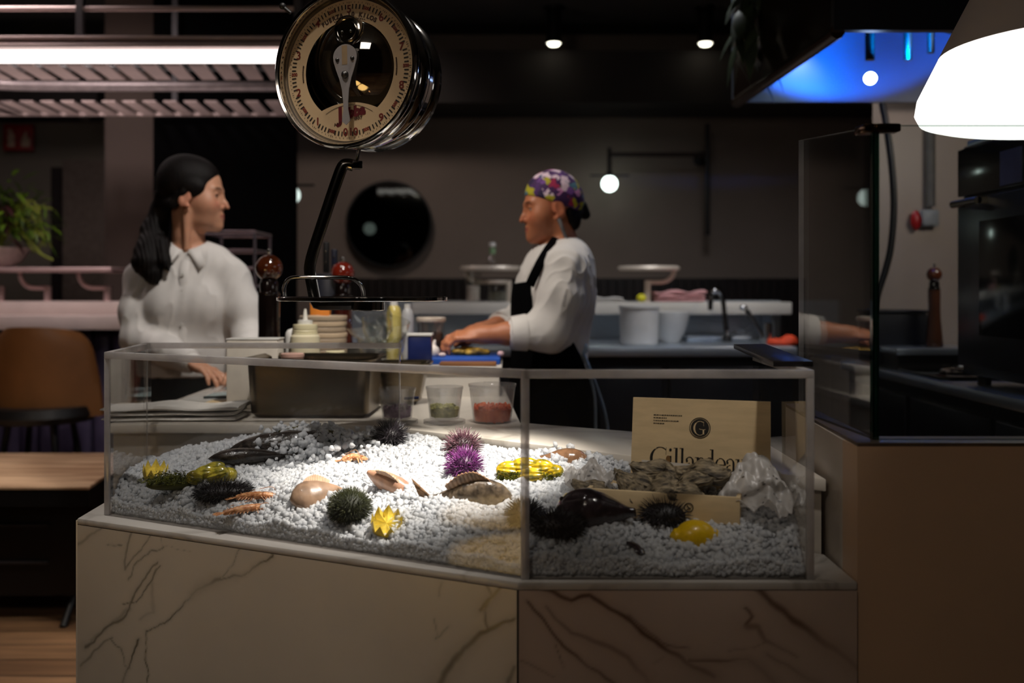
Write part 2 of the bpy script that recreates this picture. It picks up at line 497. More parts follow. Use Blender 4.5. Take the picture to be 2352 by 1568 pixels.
        for axis in range(3):
            sl0 = [slice(None)] * 3; sl1 = [slice(None)] * 3
            sl0[axis] = slice(0, -1); sl1[axis] = slice(1, None)
            for o in [a for a in range(3) if a != axis]:
                sl0[o] = slice(1, -1); sl1[o] = slice(1, -1)
            e0 = ins[tuple(sl0)]; e1 = ins[tuple(sl1)]
            for flip, mask in ((False, e0 & ~e1), (True, ~e0 & e1)):
                q = np.argwhere(mask)
                if not len(q): continue
                u, w = [(1, 2), (2, 0), (0, 1)][axis]
                base = q.copy()
                base[:, u] += 1; base[:, w] += 1
                def cell(du, dw):
                    b = base.copy(); b[:, u] -= du; b[:, w] -= dw
                    return vid[b[:, 0], b[:, 1], b[:, 2]]
                r = [cell(1, 1), cell(0, 1), cell(0, 0), cell(1, 0)]
                if flip: r = r[::-1]
                quads.append(np.stack(r, 1))
        Q = np.concatenate(quads)
        Q = Q[(Q >= 0).all(1)]
        return V, Q

def v_normals(V, Q):
    n = np.cross(V[Q[:, 2]] - V[Q[:, 0]], V[Q[:, 3]] - V[Q[:, 1]])
    N = np.zeros_like(V)
    for i in range(4): np.add.at(N, Q[:, i], n)
    return N / (np.linalg.norm(N, axis=1, keepdims=True) + 1e-12)

def relax(V, Q, it=1, lam=0.5):
    for _ in range(it):
        S = np.zeros_like(V); c = np.zeros(len(V))
        for i in range(4):
            for j in ((i + 1) % 4, (i + 3) % 4):
                np.add.at(S, Q[:, i], V[Q[:, j]]); np.add.at(c, Q[:, i], 1)
        V = V + lam * (S / np.maximum(c, 1)[:, None] - V)
    return V

def field_obj(name, fl, mats, parent=None, it=1, disp=None, matfn=None):
    V, Q = fl.mesh()
    V = relax(V, Q, it)
    if disp is not None:
        N = v_normals(V, Q); V = V + N * disp(V, N)[:, None]
    me = np_mesh(name, V, Q)
    if matfn is not None:
        me.polygons.foreach_set('material_index', matfn(V[Q].mean(1)).astype(np.int32))
    return link(name, me, mats, parent, True, 180)

def rotz(a): return np.array([[math.cos(a), -math.sin(a), 0], [math.sin(a), math.cos(a), 0], [0, 0, 1]])
def roty(a): return np.array([[math.cos(a), 0, math.sin(a)], [0, 1, 0], [-math.sin(a), 0, math.cos(a)]])
def rotx(a): return np.array([[1, 0, 0], [0, math.cos(a), -math.sin(a)], [0, math.sin(a), math.cos(a)]])

def fbm(P, seed=0, f0=1.0, oct=4):
    """cheap vectorised noise: sums of sines in random directions, roughly in -1..1"""
    r = np.random.RandomState(seed); out = np.zeros(len(P)); a = 1.0
    for o in range(oct):
        for _ in range(4):
            d = r.normal(size=3); d /= np.linalg.norm(d)
            out += a * 0.35 * np.sin(P @ d * f0 * (2 ** o) * r.uniform(0.7, 1.3) + r.uniform(0, 6.28))
        a *= 0.55
    return out

# ================================================================== SETTING
mw = pm('wall_plaster', (132, 118, 108), 0.85, 0, 0.04, 3, 0.05, 60)
mw2 = pm('wall_plaster_grey', (112, 106, 96), 0.85, 0, 0.04, 3)
mdk = pm('dark_plaster', (46, 40, 38), 0.8, 0, 0.08, 4)
mceil = pm('ceiling_paint', (58, 56, 54), 0.9, 0, 0.06, 3)

def floor_mat():
    m, nt, out = new_mat('floor_planks')
    N = nt.nodes.new; L = nt.links.new
    p = N('ShaderNodeBsdfPrincipled'); L(p.outputs[0], out.inputs[0])
    tc = N('ShaderNodeTexCoord')
    br = N('ShaderNodeTexBrick'); br.inputs['Scale'].default_value = 1
    br.inputs['Brick Width'].default_value = 1.3; br.inputs['Row Height'].default_value = 0.14; br.inputs['Mortar Size'].default_value = 0.003
    br.inputs['Color1'].default_value = lin(190, 146, 106); br.inputs['Color2'].default_value = lin(140, 104, 74); br.inputs['Mortar'].default_value = lin(30, 20, 14)
    L(tc.outputs['Object'], br.inputs[0])
    mp = N('ShaderNodeMapping'); mp.inputs['Scale'].default_value = (1.5, 22, 1); L(tc.outputs['Object'], mp.inputs[0])
    no = N('ShaderNodeTexNoise'); no.inputs['Scale'].default_value = 1.6; no.inputs['Detail'].default_value = 8; L(mp.outputs[0], no.inputs[0])
    mx = N('ShaderNodeMix'); mx.data_type = 'RGBA'; mx.blend_type = 'MULTIPLY'; mx.inputs[0].default_value = 0.8
    rp = N('ShaderNodeMapRange'); rp.inputs[1].default_value = 0.3; rp.inputs[2].default_value = 0.7; rp.inputs[3].default_value = 0.35; rp.inputs[4].default_value = 1.1
    L(no.outputs[0], rp.inputs[0]); L(br.outputs[0], mx.inputs[6]); L(rp.outputs[0], mx.inputs[7]); L(mx.outputs[2], p.inputs[0])
    p.inputs['Roughness'].default_value = 0.4
    return m

XL, XR, YB, YF, ZC = -4.6, 3.4, -2.8, 6.85, 3.0
struct(obj('floor', MB().span((XL, YB, -0.05), (XR, YF, 0)), floor_mat()))
struct(obj('ceiling', MB().span((XL, YB, ZC), (XR, YF, ZC + 0.05)), mceil))
struct(obj('wall_back', MB().span((XL, YF, 0), (XR, YF + 0.08, ZC)), mw))
struct(obj('wall_left', MB().span((XL - 0.08, YB, 0), (XL, YF, ZC)), mw2))
struct(obj('wall_right', MB().span((XR, YB, 0), (XR + 0.08, YF, ZC)), mw))
struct(obj('wall_front', MB().span((XL, YB - 0.08, 0), (XR, YB, ZC)), mdk))
# soffit along the back wall
struct(obj('trim_1', MB().span((-1.5, 6.3, 2.43), (XR, 6.85, 2.76)), mdk))
struct(obj('trim_2', MB().span((XL, 5.9, 2.36), (-2.46, 6.6, 2.5)), pm('soffit_dark', (22, 16, 16), 0.8)))
# slatted wainscot behind the back counter
b = MB().span((-1.2, 6.79, 0), (2.0, 6.85, 1.325))
for k in range(54):
    x = -1.18 + k * 0.058
    b.box((x, 6.775, 0.66), (0.036, 0.03, 1.32))
struct(obj('trim_3', b, pm('wainscot_slats', (30, 17, 14), 0.5, 0, 0.3, 4)))
# grey pillar and left partition with its door opening
struct(obj('wall_pillar', MB().span((-2.29, 5.6, 0), (-1.86, 6.0, ZC)), pm('pillar_plaster', (84, 72, 66), 0.85, 0, 0.03, 3)))
struct(obj('wall_partition', MB().span((XL, 6.6, 0), (-2.46, 6.7, 2.36)), mw2))
fr = MB(); xa, xb = at(112, 0, 6.5).x, at(134, 0, 6.5).x
fr.span((xa, 6.53, 0), (xb, 6.6, 2.05))
struct(obj('door_1', MB().span((xb, 6.56, 0), (at(238, 0, 6.5).x, 6.6, 2.1)), pm('door_grey', (104, 92, 84), 0.7)))
struct(obj('trim_4', fr, pm('door_frame_dark', (24, 12, 12), 0.6)))
# black column
struct(obj('wall_column', MB().span((at(352, 0, 5.2).x, 5.2, 0), (at(678, 0, 5.2).x, 5.25, ZC)), pm('column_black', (4, 4, 5), 0.9, 0, 0.1, 5, spec=0.05)))
# kitchen wall behind the oven
kx = at(2020, 0, 4.25).x
struct(obj('wall_kitchen', MB().span((kx, 4.25, 0), (XR, 4.33, ZC)), pm('kitchen_tiles', (150, 134, 122), 0.4, 0, 0.06, 2)))

# ------------------------------------------------------------------ back wall fittings
t = thing('round_mirror', 'round black framed mirror hanging on the taupe back wall', 'mirror', at(895, 515, 6.83))
MW = Matrix.Rotation(PI / 2, 4, 'X')
obj('mirror_glass', MB().lathe([(0, 0), (0.285, 0)], (0, -0.035, 0), 64, 0, MW), pm('mirror_glass', (60, 62, 60), 0.03, 1.0, 0.02, 5), t, False)
obj('frame', MB().lathe([(0.282, 0), (0.296, 0), (0.296, 0.045), (0.282, 0.045), (0.282, 0)], (0, 0, 0), 64, 0, MW), 'black', t, False)

def wall_globe(px, py, D, r, label, arms):
    c = at(px, py, D)
    t = thing('wall_lamp', label, 'lamp', (c.x, YF if arms else D, c.z))
    obj('globe', MB().ball(c, r, 24, 16), emission_mat('globe_glow', (236, 255, 246), 5 if arms else 1.25), t)
    mk = pm('lamp_black', (20, 14, 14), 0.4)
    cap = MB().cyl((c.x, c.y, c.z + r * 0.92), r * 0.45, 0.03, 16)
    cap.box((c.x, c.y, c.z + r * 1.05), (r * 5, 0.012, 0.012))
    obj('cap', cap, mk, t)
    if arms:
        top = at(px, 340, D).z; zr = at(px, 355, D).z; xr = at(1625, 0, D).x
        obj('drop_rod', MB().tube([(c.x, D, c.z + r), (c.x, D, top)], 0.014, 10), mk, t)
        obj('arm', MB().tube([(c.x, D, zr), (xr, D, zr)], 0.015, 10), pm('lamp_brown', (40, 22, 18), 0.5), t)
        v = MB().tube([(xr, D, at(0, 285, D).z), (xr, D, at(0, 540, D).z)], 0.017, 10)
        obj('pole', v, mk, t)
        br = MB().tube([(xr, D, zr), (xr, YF, zr)], 0.015, 10).cyl((xr, YF, zr), 0.05, 0.02, 20, 0, MW)
        obj('wall_bracket', br, mk, t)
    else:
        obj('drop_rod', MB().tube([(c.x, D, c.z + r), (c.x, D, ZC)], 0.010, 10), mk, t)
    return t
wall_globe(1400, 422, 6.6, 0.052, 'glowing white globe lamp on a long dark wall arm above the chef', True)
wall_globe(668, 448, 5.32, 0.050, 'white globe lamp half hidden by the black column', False)

# two ceiling spotlights
def ceiling_spot(px, label):
    c = at(px, 15, 6.17); z0 = at(px, 100, 6.17).z
    t = thing('ceiling_spotlight', label, 'spotlight', (c.x, c.y, ZC), 0, 'black ceiling spotlights')
    obj('mount', MB().cyl((c.x, c.y, ZC - 0.02), 0.06, 0.02, 24), 'black', t)
    obj('stem', MB().tube([(c.x, c.y, ZC - 0.02), (c.x, c.y, z0 + 0.2)], 0.010, 8), 'black', t)
    obj('housing', MB().lathe([(0, 0.2), (0.042, 0.2), (0.046, 0.19), (0.046, 0.02), (0.05, 0), (0.044, 0), (0.044, 0.01)], (c.x, c.y, z0), 28), 'black', t)
    obj('lens', MB().lathe([(0.044, 0.008), (0.03, -0.012), (0, -0.02)], (c.x, c.y, z0), 24), emission_mat('spot_lens', (255, 250, 225), 6), t)
ceiling_spot(1272, 'black cylinder ceiling spotlight, the one above the chef')
ceiling_spot(1620, 'black cylinder ceiling spotlight beside the hanging plant')
obj_ = MB().ball(at(195, 276, 6.2) + Vector((0, 0, 0.03)), 0.035, 16, 10)
tag(obj('dome_camera', obj_, pm('dome_grey', (90, 84, 78), 0.4)), 'small grey dome fixture under the dark soffit', 'camera')

# red fire sign
c = at(43, 316, 6.55)
t = thing('fire_sign', 'square red fire equipment sign with two white pictograms', 'sign', c, 0.12)
obj('panel', MB().box((0, 0, 0), (0.19, 0.012, 0.175), 0, 0.004), pm('sign_red', (140, 14, 18), 0.5), t, False)
g = MB()
g.box((-0.045, -0.008, -0.02), (0.045, 0.004, 0.085), 0, 0.002).box((-0.045, -0.008, 0.033), (0.02, 0.004, 0.02)).tube([(-0.04, -0.008, 0.045), (-0.06, -0.008, 0.055), (-0.07, -0.008, 0.03)], 0.005, 6)
g.add([(0.02, -0.0085, -0.06), (0.07, -0.0085, -0.06), (0.075, -0.0085, -0.02), (0.055, -0.0085, 0.01), (0.05, -0.0085, 0.045), (0.03, -0.0085, 0.01), (0.02, -0.0085, -0.02)], [(0, 1, 2, 3, 4, 5, 6)])
obj('pictograms', g, pm('sign_white', (196, 170, 150), 0.6), t, False)

# ------------------------------------------------------------------ hanging bar rack with its tube light
t = thing('hanging_rack', 'long pale metal bar rack with slatted shelves hung from the ceiling', 'rack', (-2.3, 4.5, 2.2))
mrk = pm('rack_metal', (190, 170, 166), 0.45, 0.2, 0.06, 6)
xl, xr = -3.6, -0.86
b = MB()
zt, zb = at(0, 84, 4.0).z, at(0, 114, 4.0).z
b.span((xl, 4.0, zb), (xr, 4.04, zt - 0.022)).box(((xl + xr) / 2, 4.01, zt - 0.008), (xr - xl, 0.06, 0.016), 0, 0.005).box(((xl + xr) / 2, 4.0, zb + 0.012), (xr - xl, 0.05, 0.018), 0, 0.006)
b.span((xl, 5.14, 2.148), (xr, 5.17, 2.16)).span((xr - 0.04, 4.04, 2.15), (xr, 5.14, 2.165))
obj('beam', b, mrk, t)
up = MB().tube([(xl, 4.02, at(0, 20, 4.02).z), (xr, 4.02, at(0, 20, 4.02).z)], 0.011, 10)
obj('upper_rail', up, mrk, t)
for x, y in ((at(185, 0, 4.02).x, 4.02), (at(684, 0, 4.02).x, 4.02), (at(184, 0, 4.02).x, 5.16), (xr, 5.16)):
    obj('hanger', MB().span((x - 0.014, y - 0.014, 2.2), (x + 0.014, y + 0.014, ZC)), pm('hanger_grey', (60, 56, 60), 0.5), t)
sl = MB()
for k in range(40):
    x0 = xl + 0.05 + k * 0.098
    if x0 > xr - 0.06: break
    sl.add([(x0, 3.98, 2.145), (x0 + 0.066, 3.98, 2.145), (x0 + 0.036, 4.26, 2.145), (x0 - 0.03, 4.26, 2.145)] + [(x0, 3.98, 2.152), (x0 + 0.066, 3.98, 2.152), (x0 + 0.036, 4.26, 2.152), (x0 - 0.03, 4.26, 2.152)],
           [(3, 2, 1, 0), (4, 5, 6, 7), (0, 1, 5, 4), (1, 2, 6, 5), (2, 3, 7, 6), (3, 0, 4, 7)])
obj('front_slats', sl, mrk, t)
sl = MB()
for k in range(40):
    x0 = -2.55 + k * 0.098
    if x0 > xr - 0.06: break
    sl.add([(x0, 4.76, 2.145), (x0 + 0.062, 4.76, 2.145), (x0 + 0.032, 5.13, 2.145), (x0 - 0.03, 5.13, 2.145)] + [(x0, 4.76, 2.152), (x0 + 0.062, 4.76, 2.152), (x0 + 0.032, 5.13, 2.152), (x0 - 0.03, 5.13, 2.152)],
           [(3, 2, 1, 0), (4, 5, 6, 7), (0, 1, 5, 4), (1, 2, 6, 5), (2, 3, 7, 6), (3, 0, 4, 7)])
obj('rear_slats', sl, mrk, t)
b = MB().prism([(xl, 4.3), (-2.75, 4.3), (-2.62, 4.42), (-2.55, 4.6), (-2.52, 5.1), (xl, 5.1)], 2.145, 2.155)
obj('corner_shelf', b, mrk, t)
p = smooth_path([(-2.62, 4.30, 2.20), (-2.58, 4.45, 2.205), (-2.50, 4.62, 2.21), (-2.36, 4.72, 2.215), (-2.0, 4.74, 2.215), (-1.4, 4.74, 2.215), (xr, 4.74, 2.215)], 8)
obj('inner_tube', MB().tube(p, 0.024, 14), pm('rack_tube', (120, 110, 110), 0.4, 0.3), t)
p = [(-2.6, 4.3, 2.20), (-2.2, 4.28, 2.2), (xr, 4.28, 2.2)]
obj('inner_rail', MB().tube(p, 0.014, 10), 'black', t)
lt = MB().tube([(xl, 4.0, at(0, 130, 4.0).z), (xr, 4.0, at(0, 130, 4.0).z)], 0.026, 16)
obj('tube_light', lt, emission_mat('tube_glow', (255, 244, 240), 2.6), t)

# ------------------------------------------------------------------ left bar with its seats
zbt = 1.13
bar = thing('bar_counter', 'bar with pale marble edge and dark upholstered front at left', 'counter', (-2.4, 5.0, 0))
mm = pm('marble_pink', (214, 198, 192), 0.3, 0, 0.08, 4)
b = MB().span((-4.5, 4.85, at(0, 757, 4.87).z), (-1.9, 5.5, at(0, 725, 4.87).z), 0, 0.004)
obj('worktop', b, mm, bar)
ztop = at(0, 725, 4.87).z
b = MB().span((-4.5, 5.15, ztop), (-1.9, 5.5, at(0, 692, 5.15).z), 0, 0.004)
obj('raised_ledge', b, mm, bar)
zled = at(0, 692, 5.15).z
b = MB()
mtuf = pm('purple_leather', (74, 66, 92), 0.5, 0, 0.1, 12)
for k in range(30):
    x = -4.4 + k * 0.09
    if x < -1.95: b.box((x, 5.02, (0.10 + ztop - 0.07) / 2), (0.086, 0.07, ztop - 0.17), 0, 0.03)
obj('tufted_front', b, mtuf, bar)
obj('body', MB().span((-4.5, 5.05, 0), (-1.91, 5.48, at(0, 757, 4.87).z)), 'black', bar)

def rail_bracket(par, xpost, ypost, z0, zarm, zplate, xend, m):
    b = MB().box((xpost, ypost, (z0 + zarm) / 2), (0.03, 0.03, zarm - z0 + 0.02), 0, 0.003)
    d = 1 if xend > xpost else -1
    p = [(xpost, ypost, zarm)] + [(xend - d * 0.075 * (1 - math.sin(a)), ypost, zarm + (zplate - zarm) * (1 - math.cos(a))) for a in [i * PI / 2 / 8 for i in range(9)]]
    b.tube(p, 0.012, 8)
    obj('bracket', b, m, par)
mrail = pm('rail_metal', (205, 178, 176), 0.35, 0.5, 0.05, 8)
t = thing('bar_shelf', 'thin pinkish metal shelf on curved brackets along the bar', 'shelf', (-2.4, 5.25, zled))
zp = at(0, 620, 5.25).z
obj('shelf_board', MB().box(((-4.4 + at(275, 0, 5.25).x) / 2, 5.25, zp), (at(275, 0, 5.25).x + 4.4, 0.22, 0.026), 0, 0.008), mrail, t)
for px, pe in ((3, -62), (110, 45), (247, 180)):
    rail_bracket(t, at(px, 0, 5.25).x, 5.25, zled, at(0, 661, 5.25).z, zp - 0.01, at(pe, 0, 5.25).x, mrail)

# planter with ferny bouquet on the bar shelf
base = at(2, 613, 5.25)
t = thing('potted_plant', 'leafy green plant in a pale bowl on the bar shelf', 'plant', (base.x, 5.25, zp + 0.013))
bz = zp + 0.013
obj('bowl', MB().lathe([(0, 0), (0.06, 0), (0.10, 0.03), (0.135, 0.085), (0.155, 0.10), (0.15, 0.104), (0.12, 0.08), (0.0, 0.06)], (base.x, 5.25, bz), 28), pm('bowl_pale', (206, 190, 186), 0.5), t)
r = random.Random(3)
def leaf(b, p0, d, L, w, mat=0, droop=0.5):
    p0 = Vector(p0); d = Vector(d).normalized(); sd = d.cross(Vector((0, 0, 1)))
    if sd.length < 1e-3: sd = Vector((1, 0, 0))
    sd.normalize(); n = 6; vs = []
    for i in range(n + 1):
        u = i / n; c = p0 + d * L * u + Vector((0, 0, -droop * L * u * u)); ww = w * math.sin(PI * min(1, u * 0.9 + 0.1)) * (1 if u < 1 else 0.05)
        vs += [c + sd * ww, c + Vector((0, 0, 0.15 * ww)), c - sd * ww]
    fs = []
    for i in range(n):
        for j in (0, 1): fs.append((i * 3 + j, i * 3 + j + 1, i * 3 + 4 + j, i * 3 + 3 + j))
    b.add(vs, fs, mat)
fl_ = MB(); st = MB()
for k in range(420):
    a = r.uniform(0, 2 * PI); el = r.uniform(-0.2, 1.3); rad = r.uniform(0.02, 0.26)
    c = Vector((base.x + rad * math.cos(a) * math.cos(el) * 1.1, 5.25 + rad * math.sin(a) * math.cos(el) * 0.8, bz + 0.20 + rad * math.sin(el) * 1.15))
    leaf(fl_, c, (math.cos(a + r.uniform(-.6, .6)), math.sin(a + r.uniform(-.6, .6)), r.uniform(-0.3, 0.9)), r.uniform(0.05, 0.12), r.uniform(0.006, 0.016), 0, r.uniform(0.1, 0.8))
for k in range(9):
    p = smooth_path([(base.x + 0.02, 5.2, bz + 0.1), (base.x + r.uniform(0.05, .12), 5.18, bz + r.uniform(0.15, .3)), (base.x + r.uniform(0.15, .26), 5.15, bz + r.uniform(0.08, .36)), (base.x + r.uniform(0.24, .33), 5.13, bz + r.uniform(-0.0, .34))], 6)
    st.tube(p, 0.004, 6)
    for q in p[6::2]: leaf(fl_, q, (r.uniform(-.3, 1), r.uniform(-.6, .4), r.uniform(-.6, .3)), 0.05, 0.006)
p = smooth_path([(base.x + 0.1, 5.2, bz + 0.2), (base.x + 0.2, 5.15, bz + 0.14), (base.x + 0.27, 5.12, bz + 0.07), (base.x + 0.335, 5.12, bz + 0.035)], 8)
st.tube(p, 0.007, 8)
obj('stems', st, pm('stem_green', (110, 120, 30), 0.6), t)
obj('foliage', fl_, pm('leaf_green', (92, 124, 20), 0.5, 0, 0.35, 14, rgb2=(36, 60, 8)), t)
dk = MB()
for k in range(7):
    a = r.uniform(-1.2, 1.2)
    leaf(dk, (base.x + r.uniform(0, .12), 5.12, bz + r.uniform(0.12, .34)), (math.cos(a), -0.4, r.uniform(-.5, .2)), 0.11, 0.016)
obj('dark_leaves', dk, pm('leaf_maroon', (44, 8, 12), 0.5), t)

def bar_stool(px0, px1, D, label, mt):
    xa, xb = at(px0, 0, D).x, at(px1, 0, D).x; cx = (xa + xb) / 2; w = xb - xa
    zt = at(0, 752, D).z; zs = at(0, 966, D).z
    t = thing('bar_stool', label, 'stool', (cx, D, 0), 0, 'curved back bar stools')
    n, mrow = 24, 14; vs = []; fs = []
    for side in (0, 1):
        for j in range(mrow + 1):
            v = j / mrow
            for i in range(n + 1):
                u = i / n * 2 - 1
                z = zs + (zt - zs) * v
                half = w / 2 * (1 - 0.24 * max(0, v) ** 1.6) 
                if v > 0.78: half *= math.sqrt(max(0.0, 1 - ((v - 0.78) / 0.235) ** 2)) * 0.28 + 0.72
                x = cx + half * u
                y = D + 0.16 * (u * u) + 0.02 * (1 - v) - side * -0.028
                vs.append((x, y, z - 0.03 * (abs(u) ** 3) * v))
    off = (n + 1) * (mrow + 1)
    for j in range(mrow):
        for i in range(n):
            a = j * (n + 1) + i
            fs += [(a, a + 1, a + n + 2, a + n + 1), (off + a, off + a + n + 1, off + a + n + 2, off + a + 1)]
    for i in range(n):
        fs += [(i, off + i, off + i + 1, i + 1)]
        a = mrow * (n + 1) + i; fs += [(a, a + 1, off + a + 1, off + a)]
    for j in range(mrow):
        a = j * (n + 1); b2 = a + n; fs += [(a, a + n + 1, off + a + n + 1, off + a), (b2, off + b2, off + b2 + n + 1, b2 + n + 1)]
    obj('backrest', MB().add(vs, fs), mt, t)
    obj('seat', MB().lathe([(0, -0.05), (w * 0.40, -0.05), (w * 0.44, -0.02), (w * 0.42, 0.02), (0, 0.03)], (cx, D + 0.17, zs + 0.03), 32), 'black', t)
    for sx in (-1, 1):
        for sy in (-1, 1):
            obj('leg', MB().tube([(cx + sx * 0.10, D + 0.17 + sy * 0.1, zs - 0.02), (cx + sx * 0.18, D + 0.17 + sy * 0.17, 0)], 0.014, 10), 'black', t)
    obj('footrest', MB().tube([(cx + 0.155 * math.cos(a), D + 0.17 + 0.155 * math.sin(a), 0.25) for a in [k * PI / 12 for k in range(24)]], 0.009, 8, closed=True), 'black', t)
mtan = pm('tan_leather', (112, 72, 36), 0.5, 0, 0.1, 6)
bar_stool(-90, 197, 4.47, 'tan curved back stool at the bar, behind the oak bench', mtan)
bar_stool(258, 405, 4.62, 'dark brown curved back stool behind the waitress', pm('brown_leather', (96, 44, 22), 0.5, 0, 0.1, 6))

# low oak topped bench in the foreground at left
Df = 3.66; zt = at(0, 1117, Df).z; zb = at(0, 1387, Df).z
t = thing('oak_bench', 'low black bench cabinet with an oak plank top beside the marble counter', 'bench', (-2.6, 4.0, 0))
yb_ = (EYE - zt) * F / (1040 - 664); xe = at(205, 0, Df).x; xe2 = at(240, 0, 3.86).x
poly = [(-4.2, Df), (xe, Df), (xe2, 3.84), (xe2, yb_), (-4.2, yb_)]
obj('bench_top', MB().prism(poly, zt - 0.012, zt, 0.003), 'wood_oak', t)
ins = [(-4.15, Df + 0.004), (xe - 0.002, Df + 0.004), (xe2 - 0.004, 3.845), (xe2 - 0.004, yb_ - 0.005), (-4.15, yb_ - 0.005)]
obj('edge_band', MB().prism(ins, zt - 0.075, zt - 0.012), 'black', t)
obj('body', MB().span((-4.1, Df + 0.10, zb), (xe - 0.03, yb_ - 0.04, zt - 0.075)), 'black', t)
for py in (1205, 1290):
    z = at(0, py, Df + 0.10).z
    obj('shelf_line', MB().box((-2.9, Df + 0.095, z), (2.3, 0.02, 0.008)), pm('edge_grey', (56, 52, 54), 0.4), t)
for x, y in ((at(139, 0, Df).x, Df + 0.12), (-4.0, Df + 0.12), (at(139, 0, Df).x, yb_ - 0.1), (-4.0, yb_ - 0.1)):
    obj('leg', MB().tube([(x, y, zb), (x, y - (0.1 if y < 4 else -0.04), 0)], 0.014, 10), 'black', t)

# ------------------------------------------------------------------ back counter of the open kitchen
D = 4.5; zc = at(0, 796, D).z; zc0 = at(0, 819, D).z
msb = pm('counter_steel', (186, 196, 206), 0.3, 0.85, 0.06, 8, stretch=(1, 1, 10))
t = thing('steel_counter', 'long stainless steel counter along the back of the kitchen', 'counter', (0.3, 4.9, 0))
obj('worktop', MB().span((-1.0, D, zc0), (at(1832, 0, D).x, 5.3, zc), 0, 0.004), msb, t)
b = MB().span((-1.0, D + 0.05, 0.0), (at(1828, 0, D).x, 5.28, zc0))
obj('body', b, pm('cabinet_dark', (26, 28, 34), 0.35, 0.3), t)
for k in range(4):
    x0 = -0.9 + k * 0.54
    obj('drawer', MB().span((x0, D + 0.035, 0.52), (x0 + 0.5, D + 0.05, zc0 - 0.05), 0, 0.004), pm('drawer_dark', (34, 36, 42), 0.3, 0.5), t)
    obj('door', MB().span((x0, D + 0.035, 0.14), (x0 + 0.5, D + 0.05, 0.5), 0, 0.004), 'black_gloss', t)
obj('backsplash', MB().span((-1.0, 5.28, zc), (at(1790, 0, 5.3).x, 5.31, 1.19)), msb, t)
# marble shelf over it
Ds = 5.0; zs1 = at(0, 694, Ds).z; zs0 = at(0, 722, Ds).z
t = thing('marble_shelf', 'long white marble shelf above the stainless counter', 'shelf', (0.4, 5.2, zs0))
obj('slab', MB().span((at(945, 0, Ds).x, Ds, zs0), (at(1819, 0, Ds).x, 5.5, zs1), 0, 0.005), pm('marble_shelf', (206, 200, 190), 0.3, 0, 0.05, 3), t)
obj('end_support', MB().span((at(1775, 0, 5.05).x, 5.1, zc), (at(1785, 0, 5.05).x, 5.27, zs0)), msb, t)
obj('end_support', MB().span((at(950, 0, 5.05).x, 5.1, zc), (at(960, 0, 5.05).x, 5.27, zs0)), msb, t)
ZS = zs1; ZCN = zc

mpl = pm('shelf_plate_metal', (206, 192, 176), 0.4, 0.2, 0.05, 8)
def plate_shelf(px0, px1, pxpost, D, label, side):
    xa, xb = at(px0, 0, D).x, at(px1, 0, D).x
    t = thing('plate_stand', label, 'stand', (at(pxpost, 0, D).x, D, ZS), 0, 'curved arm plate stands')
    zp = at(0, 616, D).z
    obj('plate', MB().lathe([(0, 0), (0.95, 0.0), (1, 0.011), (0.95, 0.024), (0, 0.024)], ((xa + xb) / 2, D, zp - 0.012), 40, 0, Matrix.Diagonal(((xb - xa) / 2, 0.11, 1, 1))), mpl, t)
    rail_bracket(t, at(pxpost, 0, D).x, D, ZS, at(0, 648, D).z, zp - 0.008, xb - 0.03 if side > 0 else xa + 0.03, mpl)
plate_shelf(1418, 1562, 1487, 5.2, 'round topped plate stand with a curved arm above the white bucket', 1)
plate_shelf(1056, 1196, 1168, 5.2, 'plate stand on the marble shelf holding a bottle, in front of the chef', -1)

def glass_vessel(name, label, cat, base, prof, mat='glass', fill=None, lid=None, group=None):
    t = thing(name, label, cat, base, 0, group)
    obj('vessel', MB().lathe(prof, (0, 0, 0), 28), mat, t, False)
    if fill: obj('contents', MB().cyl((0, 0, 0.006), fill[0], fill[1], 24, 0, None, 0.004), fill[2], t, False)
    if lid: obj('lid', MB().cyl((0, 0, lid[1]), lid[0], lid[2], 28, 0, None, 0.003), lid[3], t, False)
    return t
mmilk = pm('frosted_white', (190, 176, 166), 0.5)
p = at(1087, 690, 5.1)
glass_vessel('tumbler', 'tall clear tumbler half full on the marble shelf', 'glass', (p.x, 5.1, ZS), [(0, 0), (0.034, 0), (0.042, 0.155), (0.040, 0.155), (0.032, 0.006), (0, 0.006)], 'glass', (0.033, 0.078, mmilk))
p = at(1142, 690, 5.1)
glass_vessel('storage_jar', 'squat glass jar with pale lid beside the tumbler', 'jar', (p.x, 5.12, ZS), [(0, 0), (0.048, 0), (0.052, 0.01), (0.052, 0.095), (0.050, 0.095), (0.046, 0.006), (0, 0.006)], 'glass', (0.045, 0.045, pm('jar_fill', (96, 92, 78), 0.6)), (0.056, 0.095, 0.016, mpl))
p = at(1131, 607, 5.2)
t = thing('glass_bottle', 'small green necked glass bottle on the plate stand', 'bottle', (p.x, 5.2, at(0, 616, 5.2).z + 0.012))
obj('body', MB().lathe([(0, 0), (0.03, 0), (0.032, 0.008), (0.03, 0.035), (0.016, 0.06), (0.015, 0.105)], (0, 0, 0), 20), 'glass', t, False)
obj('neck_label', MB().lathe([(0.0165, 0.062), (0.0165, 0.095)], (0, 0, 0), 20), pm('label_green', (130, 160, 120), 0.5), t, False)
obj('cap', MB().cyl((0, 0, 0.1), 0.018, 0.022, 16, 0, None, 0.004), 'white_plastic', t, False)

